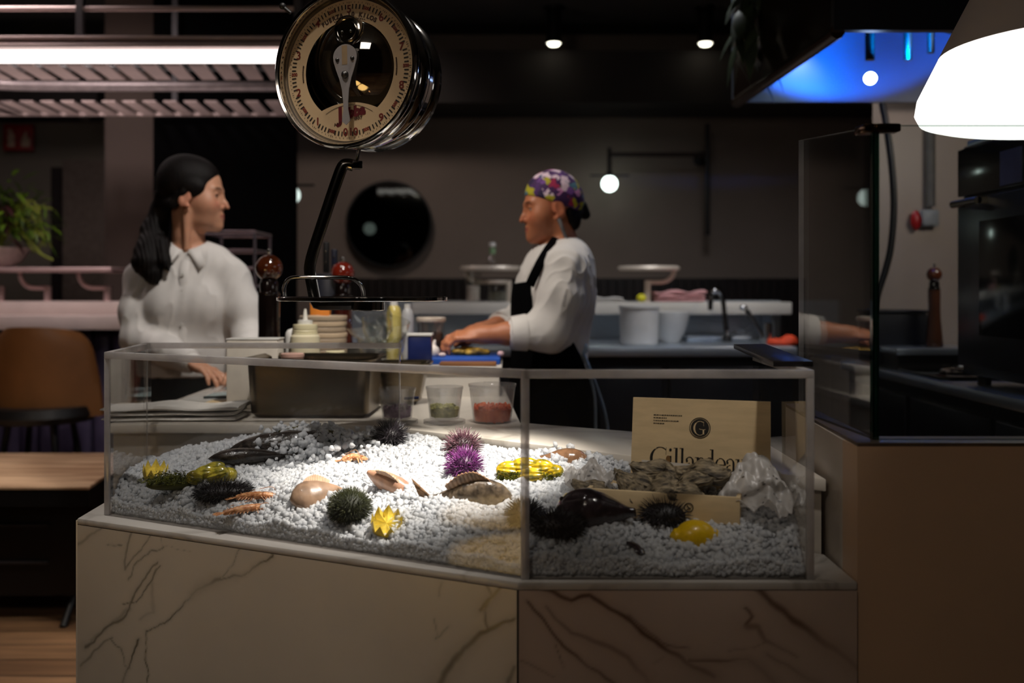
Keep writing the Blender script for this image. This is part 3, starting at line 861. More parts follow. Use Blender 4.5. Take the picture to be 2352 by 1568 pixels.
# towels and papers on the shelf
def folded(name, label, cat, c, w, d, h, n, mat, rz=0, seed=0, group=None):
    """a pile of folded cloths, each fold a wavy rounded layer"""
    r = random.Random(seed); b = MB()
    for k in range(n):
        z0 = c[2] + h / n * k; ww = w * r.uniform(0.9, 1); dd = d * r.uniform(0.92, 1); th = h / n * 0.96
        nn, mm_ = 26, 6; vs = []; fs = []; ph = r.uniform(0, 6)
        ring = 10
        for i in range(nn + 1):
            x = (i / nn - 0.5) * ww
            for j in range(ring):
                a = 2 * PI * j / ring
                y = math.copysign(abs(math.cos(a)) ** 0.5, math.cos(a)) * dd / 2
                z = th / 2 + math.copysign(abs(math.sin(a)) ** 0.7, math.sin(a)) * th / 2 * (0.92 + 0.08 * math.sin(7 * i / nn + ph))
                e = 1 if 0 < i < nn else 0.6
                zz = z0 + th / 2 + (z - th / 2) * e + h * 0.16 * ((k + .5) / n) * math.sin(11 * i / nn + ph) * (z / th)
                vs.append((x, y * (1 if e == 1 else 0.97), zz))
        for i in range(nn):
            for j in range(ring):
                j2 = (j + 1) % ring; fs.append((i * ring + j, i * ring + j2, (i + 1) * ring + j2, (i + 1) * ring + j))
        fs.append(tuple(range(ring))); fs.append(tuple(nn * ring + j for j in range(ring)))
        R = Matrix.Translation((c[0], c[1], 0)) @ Matrix.Rotation(rz + r.uniform(-.03, .03), 4, 'Z')
        b.add([R @ Vector(v) for v in vs], fs)
    o = obj(name, b, mat, None, True, 60)
    return tag(o, label, cat, group)
p = at(1560, 690, 5.12); folded('folded_towels', 'pile of folded pink towels on the marble shelf', 'towels', (p.x, 5.15, ZS), 0.27, 0.18, 0.058, 3, 'pink_cloth', 0.05, 4)
p = at(1390, 690, 5.12); folded('folded_napkins', 'flat pile of pale napkins on the marble shelf behind the chef', 'napkins', (p.x, 5.14, ZS), 0.20, 0.16, 0.025, 2, 'cloth', 0.0, 9)
p = at(1472, 690, 5.1)
tag(obj('lemon', MB().ball((p.x, 5.08, ZS + 0.021), (0.025, 0.021, 0.021), 20, 12), pm('lemon_small', (222, 214, 40), 0.4)), 'small yellow lemon on the marble shelf by the stand post', 'lemon')

# bucket, bowl, taps, cup, cloth on the steel counter
p = at(1469, 790, 4.66)
t = thing('white_bucket', 'tall round white tub on the steel counter', 'bucket', (p.x, 4.68, ZCN))
obj('bucket_body', MB().lathe([(0, 0), (0.082, 0), (0.088, 0.006), (0.092, 0.17), (0.096, 0.172), (0.096, 0.182), (0.088, 0.182), (0.084, 0.012), (0, 0.012)], (0, 0, 0), 40), 'white_plastic', t, False)
p = at(1540, 790, 4.85)
t = thing('white_bowl', 'deep white mixing bowl beside the white tub', 'bowl', (p.x, 4.87, ZCN))
obj('bowl_body', MB().lathe([(0, 0), (0.045, 0), (0.05, 0.008), (0.075, 0.06), (0.098, 0.14), (0.10, 0.15), (0.094, 0.15), (0.07, 0.065), (0.04, 0.014), (0, 0.012)], (0, 0, 0), 40), 'white_plastic', t, False)
p = at(1672, 790, 4.9)
t = thing('kitchen_tap', 'tall gooseneck kitchen tap over the steel counter', 'tap', (p.x, 4.92, ZCN))
zz = lambda py: at(0, py, 4.9).z
xx = lambda px: at(px, 0, 4.9).x
obj('base', MB().cyl((p.x, 4.92, ZCN), 0.024, 0.03, 20, 0, None, 0.004), 'chrome_dark', t)
obj('spout', MB().tube(smooth_path([(p.x, 4.92, ZCN + 0.02), (xx(1668), 4.92, zz(740)), (xx(1663), 4.92, zz(695)), (xx(1655), 4.91, zz(672)), (xx(1641), 4.9, zz(664)), (xx(1632), 4.89, zz(685)), (xx(1630), 4.89, zz(712))], 6), 0.0125, 12), 'chrome_dark', t)
obj('spout_end', MB().ball((xx(1640), 4.885, zz(668)), 0.017, 14, 8), 'chrome', t)
obj('lever', MB().tube([(p.x + 0.015, 4.9, ZCN + 0.025), (p.x + 0.03, 4.86, ZCN + 0.05)], 0.006, 8), 'chrome', t)
p = at(1757, 790, 4.8)
t = thing('spray_tap', 'slanted steel spray hose tap at the far end of the counter', 'tap', (p.x, 4.82, ZCN))
obj('base', MB().cyl((p.x, 4.82, ZCN), 0.02, 0.025, 20, 0, None, 0.004), 'chrome', t)
obj('spout', MB().tube([(p.x, 4.82, ZCN + 0.02), (at(1715, 0, 4.82).x, 4.82, at(0, 712, 4.82).z)], 0.012, 12), 'steel_dark', t)
obj('spray_head', MB().ball((at(1708, 0, 4.82).x, 4.82, at(0, 706, 4.82).z), (0.02, 0.016, 0.014), 14, 8), 'chrome', t)
p = at(1764, 790, 4.72)
t = thing('steel_cup', 'small shiny steel cup next to the orange cloth', 'cup', (p.x - 0.006, 4.70, ZCN))
obj('cup_body', MB().lathe([(0, 0), (0.018, 0), (0.02, 0.1), (0.018, 0.1), (0.016, 0.005), (0, 0.005)], (0, 0, 0), 24), 'chrome', t, False)
fl = Field.box((-0.09, -0.06, -0.02), (0.09, 0.06, 0.06), 0.004)
fl.ell((0, 0, 0.01), (0.07, 0.045, 0.02)).ell((0.03, 0, 0.02), (0.04, 0.03, 0.025), 0.01).ell((-0.04, 0.01, 0.012), (0.035, 0.03, 0.02), 0.01).cut((0, 0, 0.001), (0, 0, -1))
o = field_obj('kitchen_cloth', fl, 'orange_red', None, 1, lambda V, N: 0.003 * fbm(V, 3, 60, 2)); o.location = (at(1796, 0, 4.66).x, 4.64, ZCN)
tag(o, 'crumpled orange red cloth on the end of the steel counter', 'cloth')
p = at(1590, 790, 5.05)
tag(obj('steel_tray', MB().box((p.x + 0.12, 5.08, ZCN + 0.012), (0.32, 0.2, 0.024), 0, 0.008), msb), 'shallow steel tray behind the tap on the counter', 'tray')

# ------------------------------------------------------------------ extractor hood
t = thing('extractor_hood', 'black extractor hood with a blue lit steel inside', 'hood', (2.0, 3.5, 2.0))
zh = 2.0
x0, x1 = at(1700, 0, 4.0).x, 3.3
yn, yf = 2.912, (zh - EYE) * F / (664 - 234)
xn = at(1932, 0, yn).x
x0 = min(x0, xn)
mh = pm('hood_black', (18, 17, 22), 0.4, 0.2, 0.1, 6)
mhc = pm('hood_copper', (70, 44, 28), 0.25, 0.9, 0.15, 6)
mint = pm('hood_inside', (70, 77, 90), 0.42, 0.3, 0.05, 6)
TH = 0.03
obj('front_panel', MB().span((xn - TH, yn - TH, zh), (x1, yn, zh + 0.55)), mh, t)
obj('rear_panel', MB().span((x0 - TH, yf, zh), (x1, yf + TH, zh + 0.55)), mint, t)
b = MB().add([(xn - TH, yn, zh), (x0 - TH, yf, zh), (x0 - TH, yf, zh + 0.55), (xn - TH, yn, zh + 0.55), (xn, yn, zh), (x0, yf, zh), (x0, yf, zh + 0.55), (xn, yn, zh + 0.55)],
             [(0, 1, 2, 3), (7, 6, 5, 4), (0, 3, 7, 4), (1, 5, 6, 2), (0, 4, 5, 1), (3, 2, 6, 7)])
obj('side_panel', b, mhc, t)
b = MB().add([(xn + 0.002, yn, zh + 0.03), (x0 + 0.002, yf, zh + 0.03), (x0 + 0.002, yf, zh + 0.5), (xn + 0.002, yn, zh + 0.5), (xn + 0.006, yn, zh + 0.03), (x0 + 0.006, yf, zh + 0.03), (x0 + 0.006, yf, zh + 0.5), (xn + 0.006, yn, zh + 0.5)],
             [(0, 1, 2, 3), (7, 6, 5, 4), (0, 3, 7, 4), (1, 5, 6, 2), (0, 4, 5, 1), (3, 2, 6, 7)])
obj('inner_side', b, mint, t)
obj('roof', MB().span((x0 - TH, yn - TH, zh + 0.5), (x1, yf + TH, zh + 0.55)), mint, t)
obj('rim', MB().tube([(xn - 0.015, yn - 0.015, zh), (x0 - 0.015, yf + 0.015, zh)], 0.022, 10), mhc, t)
fb = MB()
for k in range(9):
    x = at(2105, 0, 3.5).x + k * 0.055
    fb.box((x, 3.45, zh + 0.17), (0.03, 0.7, 0.02), 0, 0.004, 0, 0.35)
obj('filters', fb, pm('filter_brown', (62, 48, 44), 0.4, 0.6), t)
for px, py0, py1, w in ((1998, 60, 168, 0.016), (2085, 60, 146, 0.014), (2138, 60, 122, 0.012)):
    D = 3.35
    obj('lamp_stem', MB().tube([(at(px, 0, D).x, D, zh + 0.5), (at(px, 0, D).x, D, max(zh + 0.02, at(0, py1, D).z))], w, 12), 'steel', t)
cb = at(1999, 180, 3.35)
obj('bulb', MB().ball((cb.x, cb.y, cb.z), 0.021, 18, 12), emission_mat('hood_bulb', (225, 240, 255), 16), t)
spot_light('hood_blue', (cb.x + 0.10, 3.25, zh + 0.015), (cb.x + 0.10, 3.95, zh + 0.665), math.radians(89), 250, (0.0, 0.16, 1.0), 0.15, 0.03)
spot_light('hood_white', (xn + 0.45, 3.25, zh + 0.06), (x0 + 0.08, yf - 0.05, zh + 0.45), math.radians(62), 5.5, (0.45, 0.78, 1.0), 1.0, 0.04)
spot_light('hood_lamp', (x0 + 0.26, yf - 0.12, zh + 0.22), (x0 + 0.22, yf, zh + 0.0), math.radians(100), 4.5, (0.7, 0.92, 1.0), 1.0, 0.03)
d = bpy.data.lights.new('hood_bulb_light', 'POINT'); d.energy = 0.8; d.color = (0.3, 0.5, 1.0); d.shadow_soft_size = 0.025
o = bpy.data.objects.new('hood_bulb_light', d); COL.objects.link(o); o.location = (cb.x, cb.y, cb.z - 0.03)

# trailing plant by the hood
r = random.Random(8)
pc = at(1745, 20, 3.7)
t = thing('hanging_plant', 'dark trailing plant hanging beside the extractor hood', 'plant', (pc.x, 3.7, ZC))
b = MB(); st = MB()
for px, py in ((1685, 190), (1705, 90), (1745, 100), (1770, 85), (1790, 60), (1720, 205), (1690, 60)):
    e = at(px, py, 3.7)
    path = smooth_path([(pc.x, 3.7, ZC - 0.12), (pc.x + (e.x - pc.x) * 0.5, 3.7 - 0.06, ZC - 0.45), (e.x, 3.68, max(e.z, 2.1))], 8)
    st.tube(path, 0.006, 6)
    for q in path[8:]:
        leaf(b, q, (r.uniform(-1, 1), r.uniform(-.8, .2), -0.9), r.uniform(0.08, 0.16), r.uniform(0.012, 0.028))
obj('stems', st, pm('stem_dark', (40, 44, 26), 0.6), t)
obj('foliage', b, pm('leaf_dark', (52, 66, 42), 0.5, 0, 0.3, 14), t)
obj('hanger', MB().tube([(pc.x, 3.7, ZC), (pc.x, 3.7, ZC - 0.14)], 0.02, 10), 'black', t)

# ------------------------------------------------------------------ kitchen line at right
zk = 0.95; xk = 1.385
t = thing('kitchen_counter', 'dark kitchen counter with a steel top behind the glass screen', 'counter', (2.2, 3.2, 0))
obj('worktop', MB().span((xk, 2.2, zk - 0.035), (3.2, 4.2, zk), 0, 0.004), msb, t)
obj('body', MB().span((xk + 0.03, 2.22, 0), (3.18, 4.18, zk - 0.035)), pm('kitchen_body', (22, 22, 26), 0.3, 0.3), t)
for k in range(3):
    obj('door', MB().span((xk + 0.012, 2.3 + k * 0.62, 0.12), (xk + 0.03, 2.88 + k * 0.62, zk - 0.08), 0, 0.004), pm('kitchen_door', (34, 34, 38), 0.25, 0.6), t)
xo = 1.425; y0o, y1o = 2.45, 3.19; zo1 = 1.705
t = thing('combi_oven', 'large dark steel oven standing on the kitchen counter', 'oven', (xo + 0.35, 2.8, zk))
mo = pm('oven_steel', (66, 66, 70), 0.28, 0.7, 0.1, 6)
zmid = at(0, 452, 3.1).z
obj('body', MB().span((xo + 0.02, y0o, zk + 0.03), (xo + 0.75, y1o, zo1), 0, 0.006), mo, t)
for sx in (0.06, 0.69):
    for yy in (y0o + 0.06, y1o - 0.06): obj('foot', MB().cyl((xo + sx, yy, zk), 0.02, 0.03, 14), 'black', t)
obj('control_panel', MB().span((xo, y0o + 0.005, zmid + 0.006), (xo + 0.02, y1o - 0.005, zo1 - 0.012), 0, 0.003), 'black_gloss', t)
obj('door_panel', MB().span((xo, y0o + 0.005, zk + 0.06), (xo + 0.02, y1o - 0.005, zmid - 0.006), 0, 0.003), mo, t)
obj('door_window', MB().span((xo - 0.004, y0o + 0.22, zk + 0.16), (xo, y1o - 0.16, zmid - 0.08), 0, 0.001), 'black_gloss', t)
obj('display', MB().span((xo - 0.004, 2.78, 1.55), (xo, 2.9, 1.65)), pm('display', (70, 76, 110), 0.2, 0, 0.1, 10), t)
obj('knob', MB().cyl((xo, 2.70, 1.6), 0.03, 0.02, 20, 0, Matrix.Rotation(-PI / 2, 4, 'Y')), 'black', t)
obj('handle', MB().tube([(xo - 0.03, 3.15, zmid - 0.02), (xo - 0.03, 2.98, zmid - 0.02)], 0.012, 10).box((xo - 0.015, 3.14, zmid - 0.02), (0.03, 0.02, 0.02)).box((xo - 0.015, 2.99, zmid - 0.02), (0.03, 0.02, 0.02)), 'steel', t)
obj('top_trim', MB().span((xo - 0.004, 2.5, zo1 - 0.012), (xo + 0.03, y1o - 0.08, zo1 + 0.006), 0, 0.003), msb, t)
p = at(2258, 320, 2.9)
t = thing('steel_bowl', 'steel mixing bowl sitting on top of the oven', 'bowl', (xo + 0.12, 2.86, zo1))
obj('bowl_body', MB().lathe([(0, 0), (0.035, 0), (0.06, 0.035), (0.078, 0.07), (0.082, 0.072), (0.076, 0.068), (0.055, 0.034), (0, 0.006)], (0, 0, 0), 32), 'steel', t, False)
# wall switch, pipe, hose
p = at(2120, 500, 4.2)
t = thing('emergency_stop', 'red emergency button and grey switch box on the kitchen wall', 'switch', (p.x, 4.25, p.z))
obj('box', MB().box((0.035, -0.025, 0.0), (0.07, 0.05, 0.07), 0, 0.008), pm('box_grey', (128, 130, 132), 0.5), t, False)
obj('button', MB().ball((-0.022, -0.03, -0.01), (0.022, 0.02, 0.042), 20, 12), 'red', t, False)
p = at(2138, 300, 4.22)
tag(obj('conduit_pipe', MB().tube([(p.x, 4.225, 1.60), (p.x, 4.225, ZC)], 0.020, 12), pm('conduit', (84, 80, 76), 0.6)), 'grey conduit pipe running up the kitchen wall from the switch box', 'pipe')
D = 3.8
pts = [at(px, py, D) for px, py in ((2026, 236), (2036, 290), (2048, 380), (2053, 470), (2047, 560), (2034, 620), (2015, 680), (2003, 760))]
tag(obj('hose', MB().tube(smooth_path(pts, 8), 0.013, 12), 'black'), 'black hose hanging in a long curve in front of the kitchen wall', 'hose')
tag(obj('dark_crate', MB().box((at(2050, 0, 3.9).x, 3.9, zk + 0.11), (0.2, 0.2, 0.2), 0, 0.012).box((at(2050, 0, 3.9).x, 3.9, zk + 0.214), (0.21, 0.21, 0.012), 0, 0.004), pm('crate_dark', (20, 22, 30), 0.5)), 'dark square container on the kitchen counter under the hose', 'container')
# hob with shiny rings
p = atz(2165, 862, zk)
t = thing('induction_hob', 'black glass hob with shiny pan rings at the counter edge', 'hob', (1.6, 3.5, zk))
obj('hob_glass', MB().box((1.62, 3.52, zk + 0.006), (0.42, 0.5, 0.012), 0, 0.003), 'black_gloss', t)
for dx, dy in ((-0.06, -0.1), (0.06, 0.12)):
    obj('ring', MB().tube([(1.6 + dx + 0.07 * math.cos(a), 3.5 + dy + 0.07 * math.sin(a), zk + 0.018) for a in [k * PI / 16 for k in range(32)]], 0.007, 8, closed=True), 'chrome', t)

def pepper_mill(base, s, label, mball, mbody):
    t = thing('pepper_mill', label, 'pepper mill', base, 0, 'tall wooden pepper mills')
    k = s / 0.43
    R = lambda pr: [(r_ * k, z * k) for r_, z in pr]
    obj('body', MB().lathe(R([(0, 0), (0.043, 0), (0.045, 0.006), (0.040, 0.06), (0.032, 0.15), (0.030, 0.2), (0.031, 0.27), (0.0305, 0.296), (0, 0.296)]), (0, 0, 0), 40), mbody, t, False)
    obj('collar', MB().lathe(R([(0, 0.296), (0.031, 0.296), (0.0325, 0.300), (0.031, 0.305), (0.026, 0.307), (0.026, 0.330), (0.022, 0.340), (0, 0.34)]), (0, 0, 0), 40), 'wood_black', t, False)
    obj('head', MB().lathe(R([(0, 0.336)] + [(0.0385 * math.sin(PI * i / 16), 0.374 - 0.038 * math.cos(PI * i / 16)) for i in range(2, 16)] + [(0, 0.412)]), (0, 0, 0), 40), mball, t, False)
    obj('finial', MB().lathe(R([(0, 0.408), (0.005, 0.41), (0.005, 0.416), (0.0075, 0.421), (0.006, 0.428), (0, 0.43)]), (0, 0, 0), 18), 'chrome', t, False)
    return t
p = atz(2158, 800, 1.0)
t = thing('steel_riser', 'narrow bright steel block on the kitchen counter under the pepper mill', 'riser', (1.6, 3.75, zk))
obj('top_plate', MB().span((1.40, 3.62, zk + 0.06), (1.70, 3.86, zk + 0.085), 0, 0.003), msb, t)
obj('riser_body', MB().span((1.41, 3.64, zk), (1.69, 3.85, zk + 0.06)), 'black', t)
bm_ = pepper_mill((at(2158, 0, 3.72).x - 0.02, 3.72, zk + 0.085), 0.31, 'brown pepper mill with a black top holder by the oven', pm('mill_brown', (110, 54, 28), 0.15, 0, 0.2, 8, coat=0.8), pm('mill_brown_body', (84, 50, 34), 0.2, 0, 0.2, 8, coat=0.6))

# ================================================================== MARBLE COUNTER
ZB = 0.80                       # top of the low marble base that carries the case
ZL = 0.93                       # service counter top
def plan(px, py, z):
    p = atz(px, py, z); return (p.x, p.y)
B0 = plan(178, 1190, ZB); B1 = plan(1190, 1337, ZB); B2 = plan(1969, 1337, ZB)
BL = (B0[0] - 0.02, 2.37)

def vein_mat(name, base, vein, attr='vein', rough=0.28):
    m, nt, out = new_mat(name); N = nt.nodes.new; L = nt.links.new
    p = N('ShaderNodeBsdfPrincipled'); L(p.outputs[0], out.inputs[0])
    at_ = N('ShaderNodeAttribute'); at_.attribute_name = attr
    tc = N('ShaderNodeTexCoord'); no = N('ShaderNodeTexNoise'); no.inputs['Scale'].default_value = 5; no.inputs['Detail'].default_value = 5
    L(tc.outputs['Object'], no.inputs[0])
    mx0 = N('ShaderNodeMix'); mx0.data_type = 'RGBA'; mx0.inputs[6].default_value = lin(base); mx0.inputs[7].default_value = lin([c * 0.88 for c in base])
    L(no.outputs[0], mx0.inputs[0])
    mx = N('ShaderNodeMix'); mx.data_type = 'RGBA'; L(at_.outputs['Fac'], mx.inputs[0]); L(mx0.outputs[2], mx.inputs[6]); mx.inputs[7].default_value = lin(vein)
    L(mx.outputs[2], p.inputs[0]); p.inputs['Roughness'].default_value = rough
    return m

def noise_marble(name, base, vein, scale=2.0, rough=0.28):
    m, nt, out = new_mat(name); N = nt.nodes.new; L = nt.links.new
    p = N('ShaderNodeBsdfPrincipled'); L(p.outputs[0], out.inputs[0])
    tc = N('ShaderNodeTexCoord'); mp = N('ShaderNodeMapping'); mp.inputs['Rotation'].default_value = (0.3, 0.5, 0.6); L(tc.outputs['Object'], mp.inputs[0])
    n1 = N('ShaderNodeTexNoise'); n1.inputs['Scale'].default_value = scale; n1.inputs['Detail'].default_value = 8; n1.inputs['Distortion'].default_value = 1.2; L(mp.outputs[0], n1.inputs[0])
    a = N('ShaderNodeMath'); a.operation = 'SUBTRACT'; a.inputs[1].default_value = 0.5; L(n1.outputs[0], a.inputs[0])
    b_ = N('ShaderNodeMath'); b_.operation = 'ABSOLUTE'; L(a.outputs[0], b_.inputs[0])
    r_ = N('ShaderNodeMapRange'); r_.inputs[1].default_value = 0; r_.inputs[2].default_value = 0.035; r_.inputs[3].default_value = 0.75; r_.inputs[4].default_value = 0; L(b_.outputs[0], r_.inputs[0])
    n2 = N('ShaderNodeTexNoise'); n2.inputs['Scale'].default_value = scale * 0.8; L(mp.outputs[0], n2.inputs[0])
    c_ = N('ShaderNodeMath'); c_.operation = 'MULTIPLY'; L(r_.outputs[0], c_.inputs[0]); L(n2.outputs[0], c_.inputs[1])
    mx = N('ShaderNodeMix'); mx.data_type = 'RGBA'; L(c_.outputs[0], mx.inputs[0]); mx.inputs[6].default_value = lin(base); mx.inputs[7].default_value = lin(vein)
    L(mx.outputs[2], p.inputs[0]); p.inputs['Roughness'].default_value = rough
    return m

def veined_panel(name, A, Bq, z0, z1, veins, mat, parent, seed):
    """upright marble slab from A to Bq whose veins follow the drawn lines (given on the photograph)"""
    n = int(math.hypot(Bq[0] - A[0], Bq[1] - A[1]) / 0.003); mz = int((z1 - z0) / 0.003)
    u = np.linspace(0, 1, n + 1); zz_ = np.linspace(z1, z0, mz + 1)
    U, Zq = np.meshgrid(u, zz_)
    X = A[0] + (Bq[0] - A[0]) * U; Y = A[1] + (Bq[1] - A[1]) * U
    V = np.stack([X.ravel(), Y.ravel(), Zq.ravel()], 1)
    PX = 1176 + F * V[:, 0] / V[:, 1]; PY = 664 + F * (EYE - V[:, 2]) / V[:, 1]
    W3 = V * 1.0
    wob = np.stack([fbm(W3, seed, 45, 4), fbm(W3, seed + 1, 45, 4)], 1) * 5.0
    wob += np.stack([fbm(W3, seed + 2, 160, 2), fbm(W3, seed + 3, 160, 2)], 1) * 1.6
    Q2 = np.stack([PX, PY], 1) + wob
    s = np.zeros(len(V)); patch = 0.55 + 0.45 * fbm(W3, seed + 5, 25, 3)
    for pts, w0, w1, amp in veins:
        m_ = len(pts) - 1
        for i in range(m_):
            a = np.array(pts[i], float); b2 = np.array(pts[i + 1], float); d = b2 - a
            h = np.clip(((Q2 - a) @ d) / (d @ d), 0, 1)
            dist = np.linalg.norm(Q2 - a - h[:, None] * d, axis=1)
            w = w0 + (w1 - w0) * (i + h) / m_
            core = np.exp(-(dist / (w * 1.25)) ** 2) * min(1, amp * 1.3) * np.clip(patch + 0.3, 0.35, 1)
            halo = np.exp(-(dist / (w * 3.6)) ** 2) * amp * 0.26
            s = np.maximum(s, np.maximum(core, halo))
    low = np.clip((PY - 1560) / 60, 0, 1)
    rid = np.exp(-(fbm(W3, seed + 9, 9, 4) / 0.05) ** 2) * 0.6
    s = np.clip(np.maximum(s, rid * low), 0, 1)
    idx = np.arange((n + 1) * (mz + 1)).reshape(mz + 1, n + 1)
    Q = np.stack([idx[1:, :-1].ravel(), idx[1:, 1:].ravel(), idx[:-1, 1:].ravel(), idx[:-1, :-1].ravel()], 1)
    me = np_mesh(name, V, Q)
    at2 = me.attributes.new('vein', 'FLOAT', 'POINT'); at2.data.foreach_set('value', s.astype(np.float32))
    return link(name, me, mat, parent)

def scl(pts, ox, oy, k): return [(ox + x * k, oy + y * k) for x, y in pts]
kl = 1100 / 2352; L_ = lambda p: scl(p, 160, 1140, kl)
veinsL = [
    (L_([(1005, 255), (1000, 290), (900, 350), (830, 390), (740, 410)]), 1.6, 2.4, .8),
    (L_([(740, 408), (700, 425), (640, 460), (600, 490)]), 4.5, 3.5, .8),
    (L_([(600, 490), (540, 540), (480, 600), (375, 660), (370, 720), (385, 915)]), 2.2, .9, .75),
    (L_([(830, 240), (800, 330), (760, 390), (735, 405)]), 1.2, 1.4, .6),
    (L_([(430, 320), (350, 420), (310, 470), (290, 590), (180, 650), (90, 740), (75, 745)]), 2.0, 3.2, .6),
    (L_([(440, 340), (380, 440), (330, 520), (260, 540)]), 1.4, 1.6, .6),
    (L_([(300, 150), (280, 260), (280, 350)]), 3.0, 2.0, .45),
    (L_([(280, 345), (320, 300), (420, 180)]), 1.6, 1.4, .5),
    (L_([(460, 250), (380, 280), (330, 330), (290, 405)]), 1.3, 1.3, .5),
    (L_([(400, 420), (410, 560), (350, 600)]), 3.5, 2.5, .25),
    (L_([(335, 700), (300, 780), (265, 915)]), 2.4, 1.6, .75),
    (L_([(210, 695), (250, 740), (260, 830), (295, 850)]), 1.6, 1.2, .55),
    (L_([(50, 830), (150, 740), (220, 690)]), 3.2, 2.0, .45),
    (L_([(300, 560), (200, 640), (110, 700)]), 5, 4, .3),
    (L_([(40, 232), (100, 195), (155, 150), (175, 130)]), 4.0, 2.0, .45),
    (L_([(180, 238), (245, 242)]), 0.9, 0.9, .5),
    (L_([(455, 180), (450, 250), (600, 268)]), 0.7, 0.7, .3),
    (L_([(2130, 432), (2060, 500), (2010, 570)]), 4.5, 4.5, .7),
    (L_([(2040, 432), (2072, 480), (2035, 560), (2045, 650)]), 3, 3, .6),
    (L_([(2175, 600), (2050, 650), (1950, 720), (1880, 800), (1815, 920)]), 3.5, 8, .75),
    (L_([(2190, 840), (2150, 920)]), 3.5, 4, .6),
    (L_([(1832, 430), (1812, 490)]), 2.4, 1.6, .35),
    (L_([(1862, 632), (1800, 692)]), 2.0, 1.6, .45),
    (L_([(1800, 600), (1805, 690)]), 1.2, 1.2, .35),
]
kr = 1192 / 2352; R_ = lambda p: scl(p, 1160, 1240, kr)
veinsR = [
    (R_([(90, 280), (180, 380), (260, 480), (350, 560), (490, 645), (560, 700)]), 2.6, 3.0, .85),
    (R_([(150, 205), (300, 260), (380, 240), (450, 290), (560, 365), (680, 450), (780, 510), (870, 575), (960, 625)]), 4.5, 5, .75),
    (R_([(560, 350), (640, 400), (720, 460), (850, 495)]), 4, 1.8, .5),
    (R_([(850, 540), (980, 560), (1090, 548), (1160, 590), (1230, 645)]), 3.5, 4, .7),
    (R_([(1130, 200), (1200, 280), (1300, 360), (1420, 450), (1540, 520), (1600, 580)]), 7, 7, .65),
    (R_([(1080, 300), (1110, 350), (1085, 390)]), 3, 4, .6),
    (R_([(1090, 400), (1130, 400), (1170, 470), (1240, 490), (1335, 522)]), 9, 2, .45),
    (R_([(1180, 530), (1280, 560), (1380, 620), (1440, 650)]), 3, 3.4, .6),
    (R_([(180, 300), (300, 420), (450, 480), (560, 530), (640, 610), (660, 650)]), 3.5, 8, .42),
    (R_([(220, 470), (250, 540), (270, 590)]), 1.3, 1.0, .5),
    (R_([(70, 540), (190, 600), (230, 625)]), 2, 1.6, .35),
    (R_([(1010, 510), (1120, 500), (1190, 470)]), 1.6, 1.6, .4),
    (R_([(690, 550), (730, 515)]), 1.4, 1.4, .4),
]
base_t = thing('marble_counter', 'pale veined marble counter base under the clear seafood case', 'counter', (-0.15, 1.9, 0))
mvl = vein_mat('marble_veined_cream', (214, 200, 180), (84, 76, 58))
mvr = vein_mat('marble_veined_rose', (210, 188, 172), (88, 60, 40))
mtop = noise_marble('marble_top', (196, 190, 182), (120, 112, 100), 3)
off = 0.004
veined_panel('front_panel', B0, (B1[0] - 0.002, B1[1] + 0.001), 0.0, ZB - 0.0125, veinsL, mvl, base_t, 3)
veined_panel('front_panel', (B1[0] + 0.001, B1[1]), B2, 0.0, ZB - 0.0125, veinsR, mvr, base_t, 40)
pl = [(B0[0] + 0.003, B0[1] + 0.003), (B1[0], B1[1] + 0.004), (B2[0], B2[1] + 0.004), (B2[0], 1.675), (0.217, 1.935), (-0.32, 2.36), (BL[0] + 0.003, BL[1])]
obj('body', MB().prism(pl, 0, ZB - 0.012), pm('base_core', (70, 60, 50), 0.6), base_t)
obj('side_panel', MB().sheet([(BL[0], BL[1], 0), (B0[0], B0[1], 0), (B0[0], B0[1], ZB - 0.004), (BL[0], BL[1], ZB - 0.004)], 0.003), mvl, base_t)
pt = [B0, B1, B2, (B2[0], 1.69), (0.217, 1.94), (-0.32, 2.365), BL]
obj('top_slab', MB().prism(pt, ZB - 0.012, ZB, 0.0015), mtop, base_t)
obj('seam', MB().tube([(B1[0] - 0.0004, B1[1] - 0.0002, 0), (B1[0] - 0.0004, B1[1] - 0.0002, ZB - 0.013)], 0.0012, 6), 'black', base_t)

# cream screen wall at right, glass on top
ZW = 1.014
t = thing('screen_wall', 'plain cream low wall right of the seafood case, carrying the glass screen', 'wall panel', (1.0, 1.55, 0))
mcr = pm('cream_panel', (206, 174, 144), 0.45, 0, 0.04, 3)
obj('front_panel', MB().span((0.5315, 1.532, 0), (2.4, 1.60, ZW - 0.006)), mcr, t)
bs = MB().prism([(0.5315, 1.60), (0.575, 1.60), (0.600, 2.06), (0.566, 2.06)], 0, ZW - 0.006)
obj('side_panel', bs, pm('cream_side', (206, 194, 180), 0.4, 0, 0.04, 3), t)
obj('top_cap', MB().prism([(0.5315, 1.532), (2.4, 1.532), (2.4, 1.60), (0.577, 1.60), (0.602, 2.06), (0.564, 2.06)], ZW - 0.006, ZW, 0.001), pm('cap_strip', (96, 82, 70), 0.4, 0.2), t)

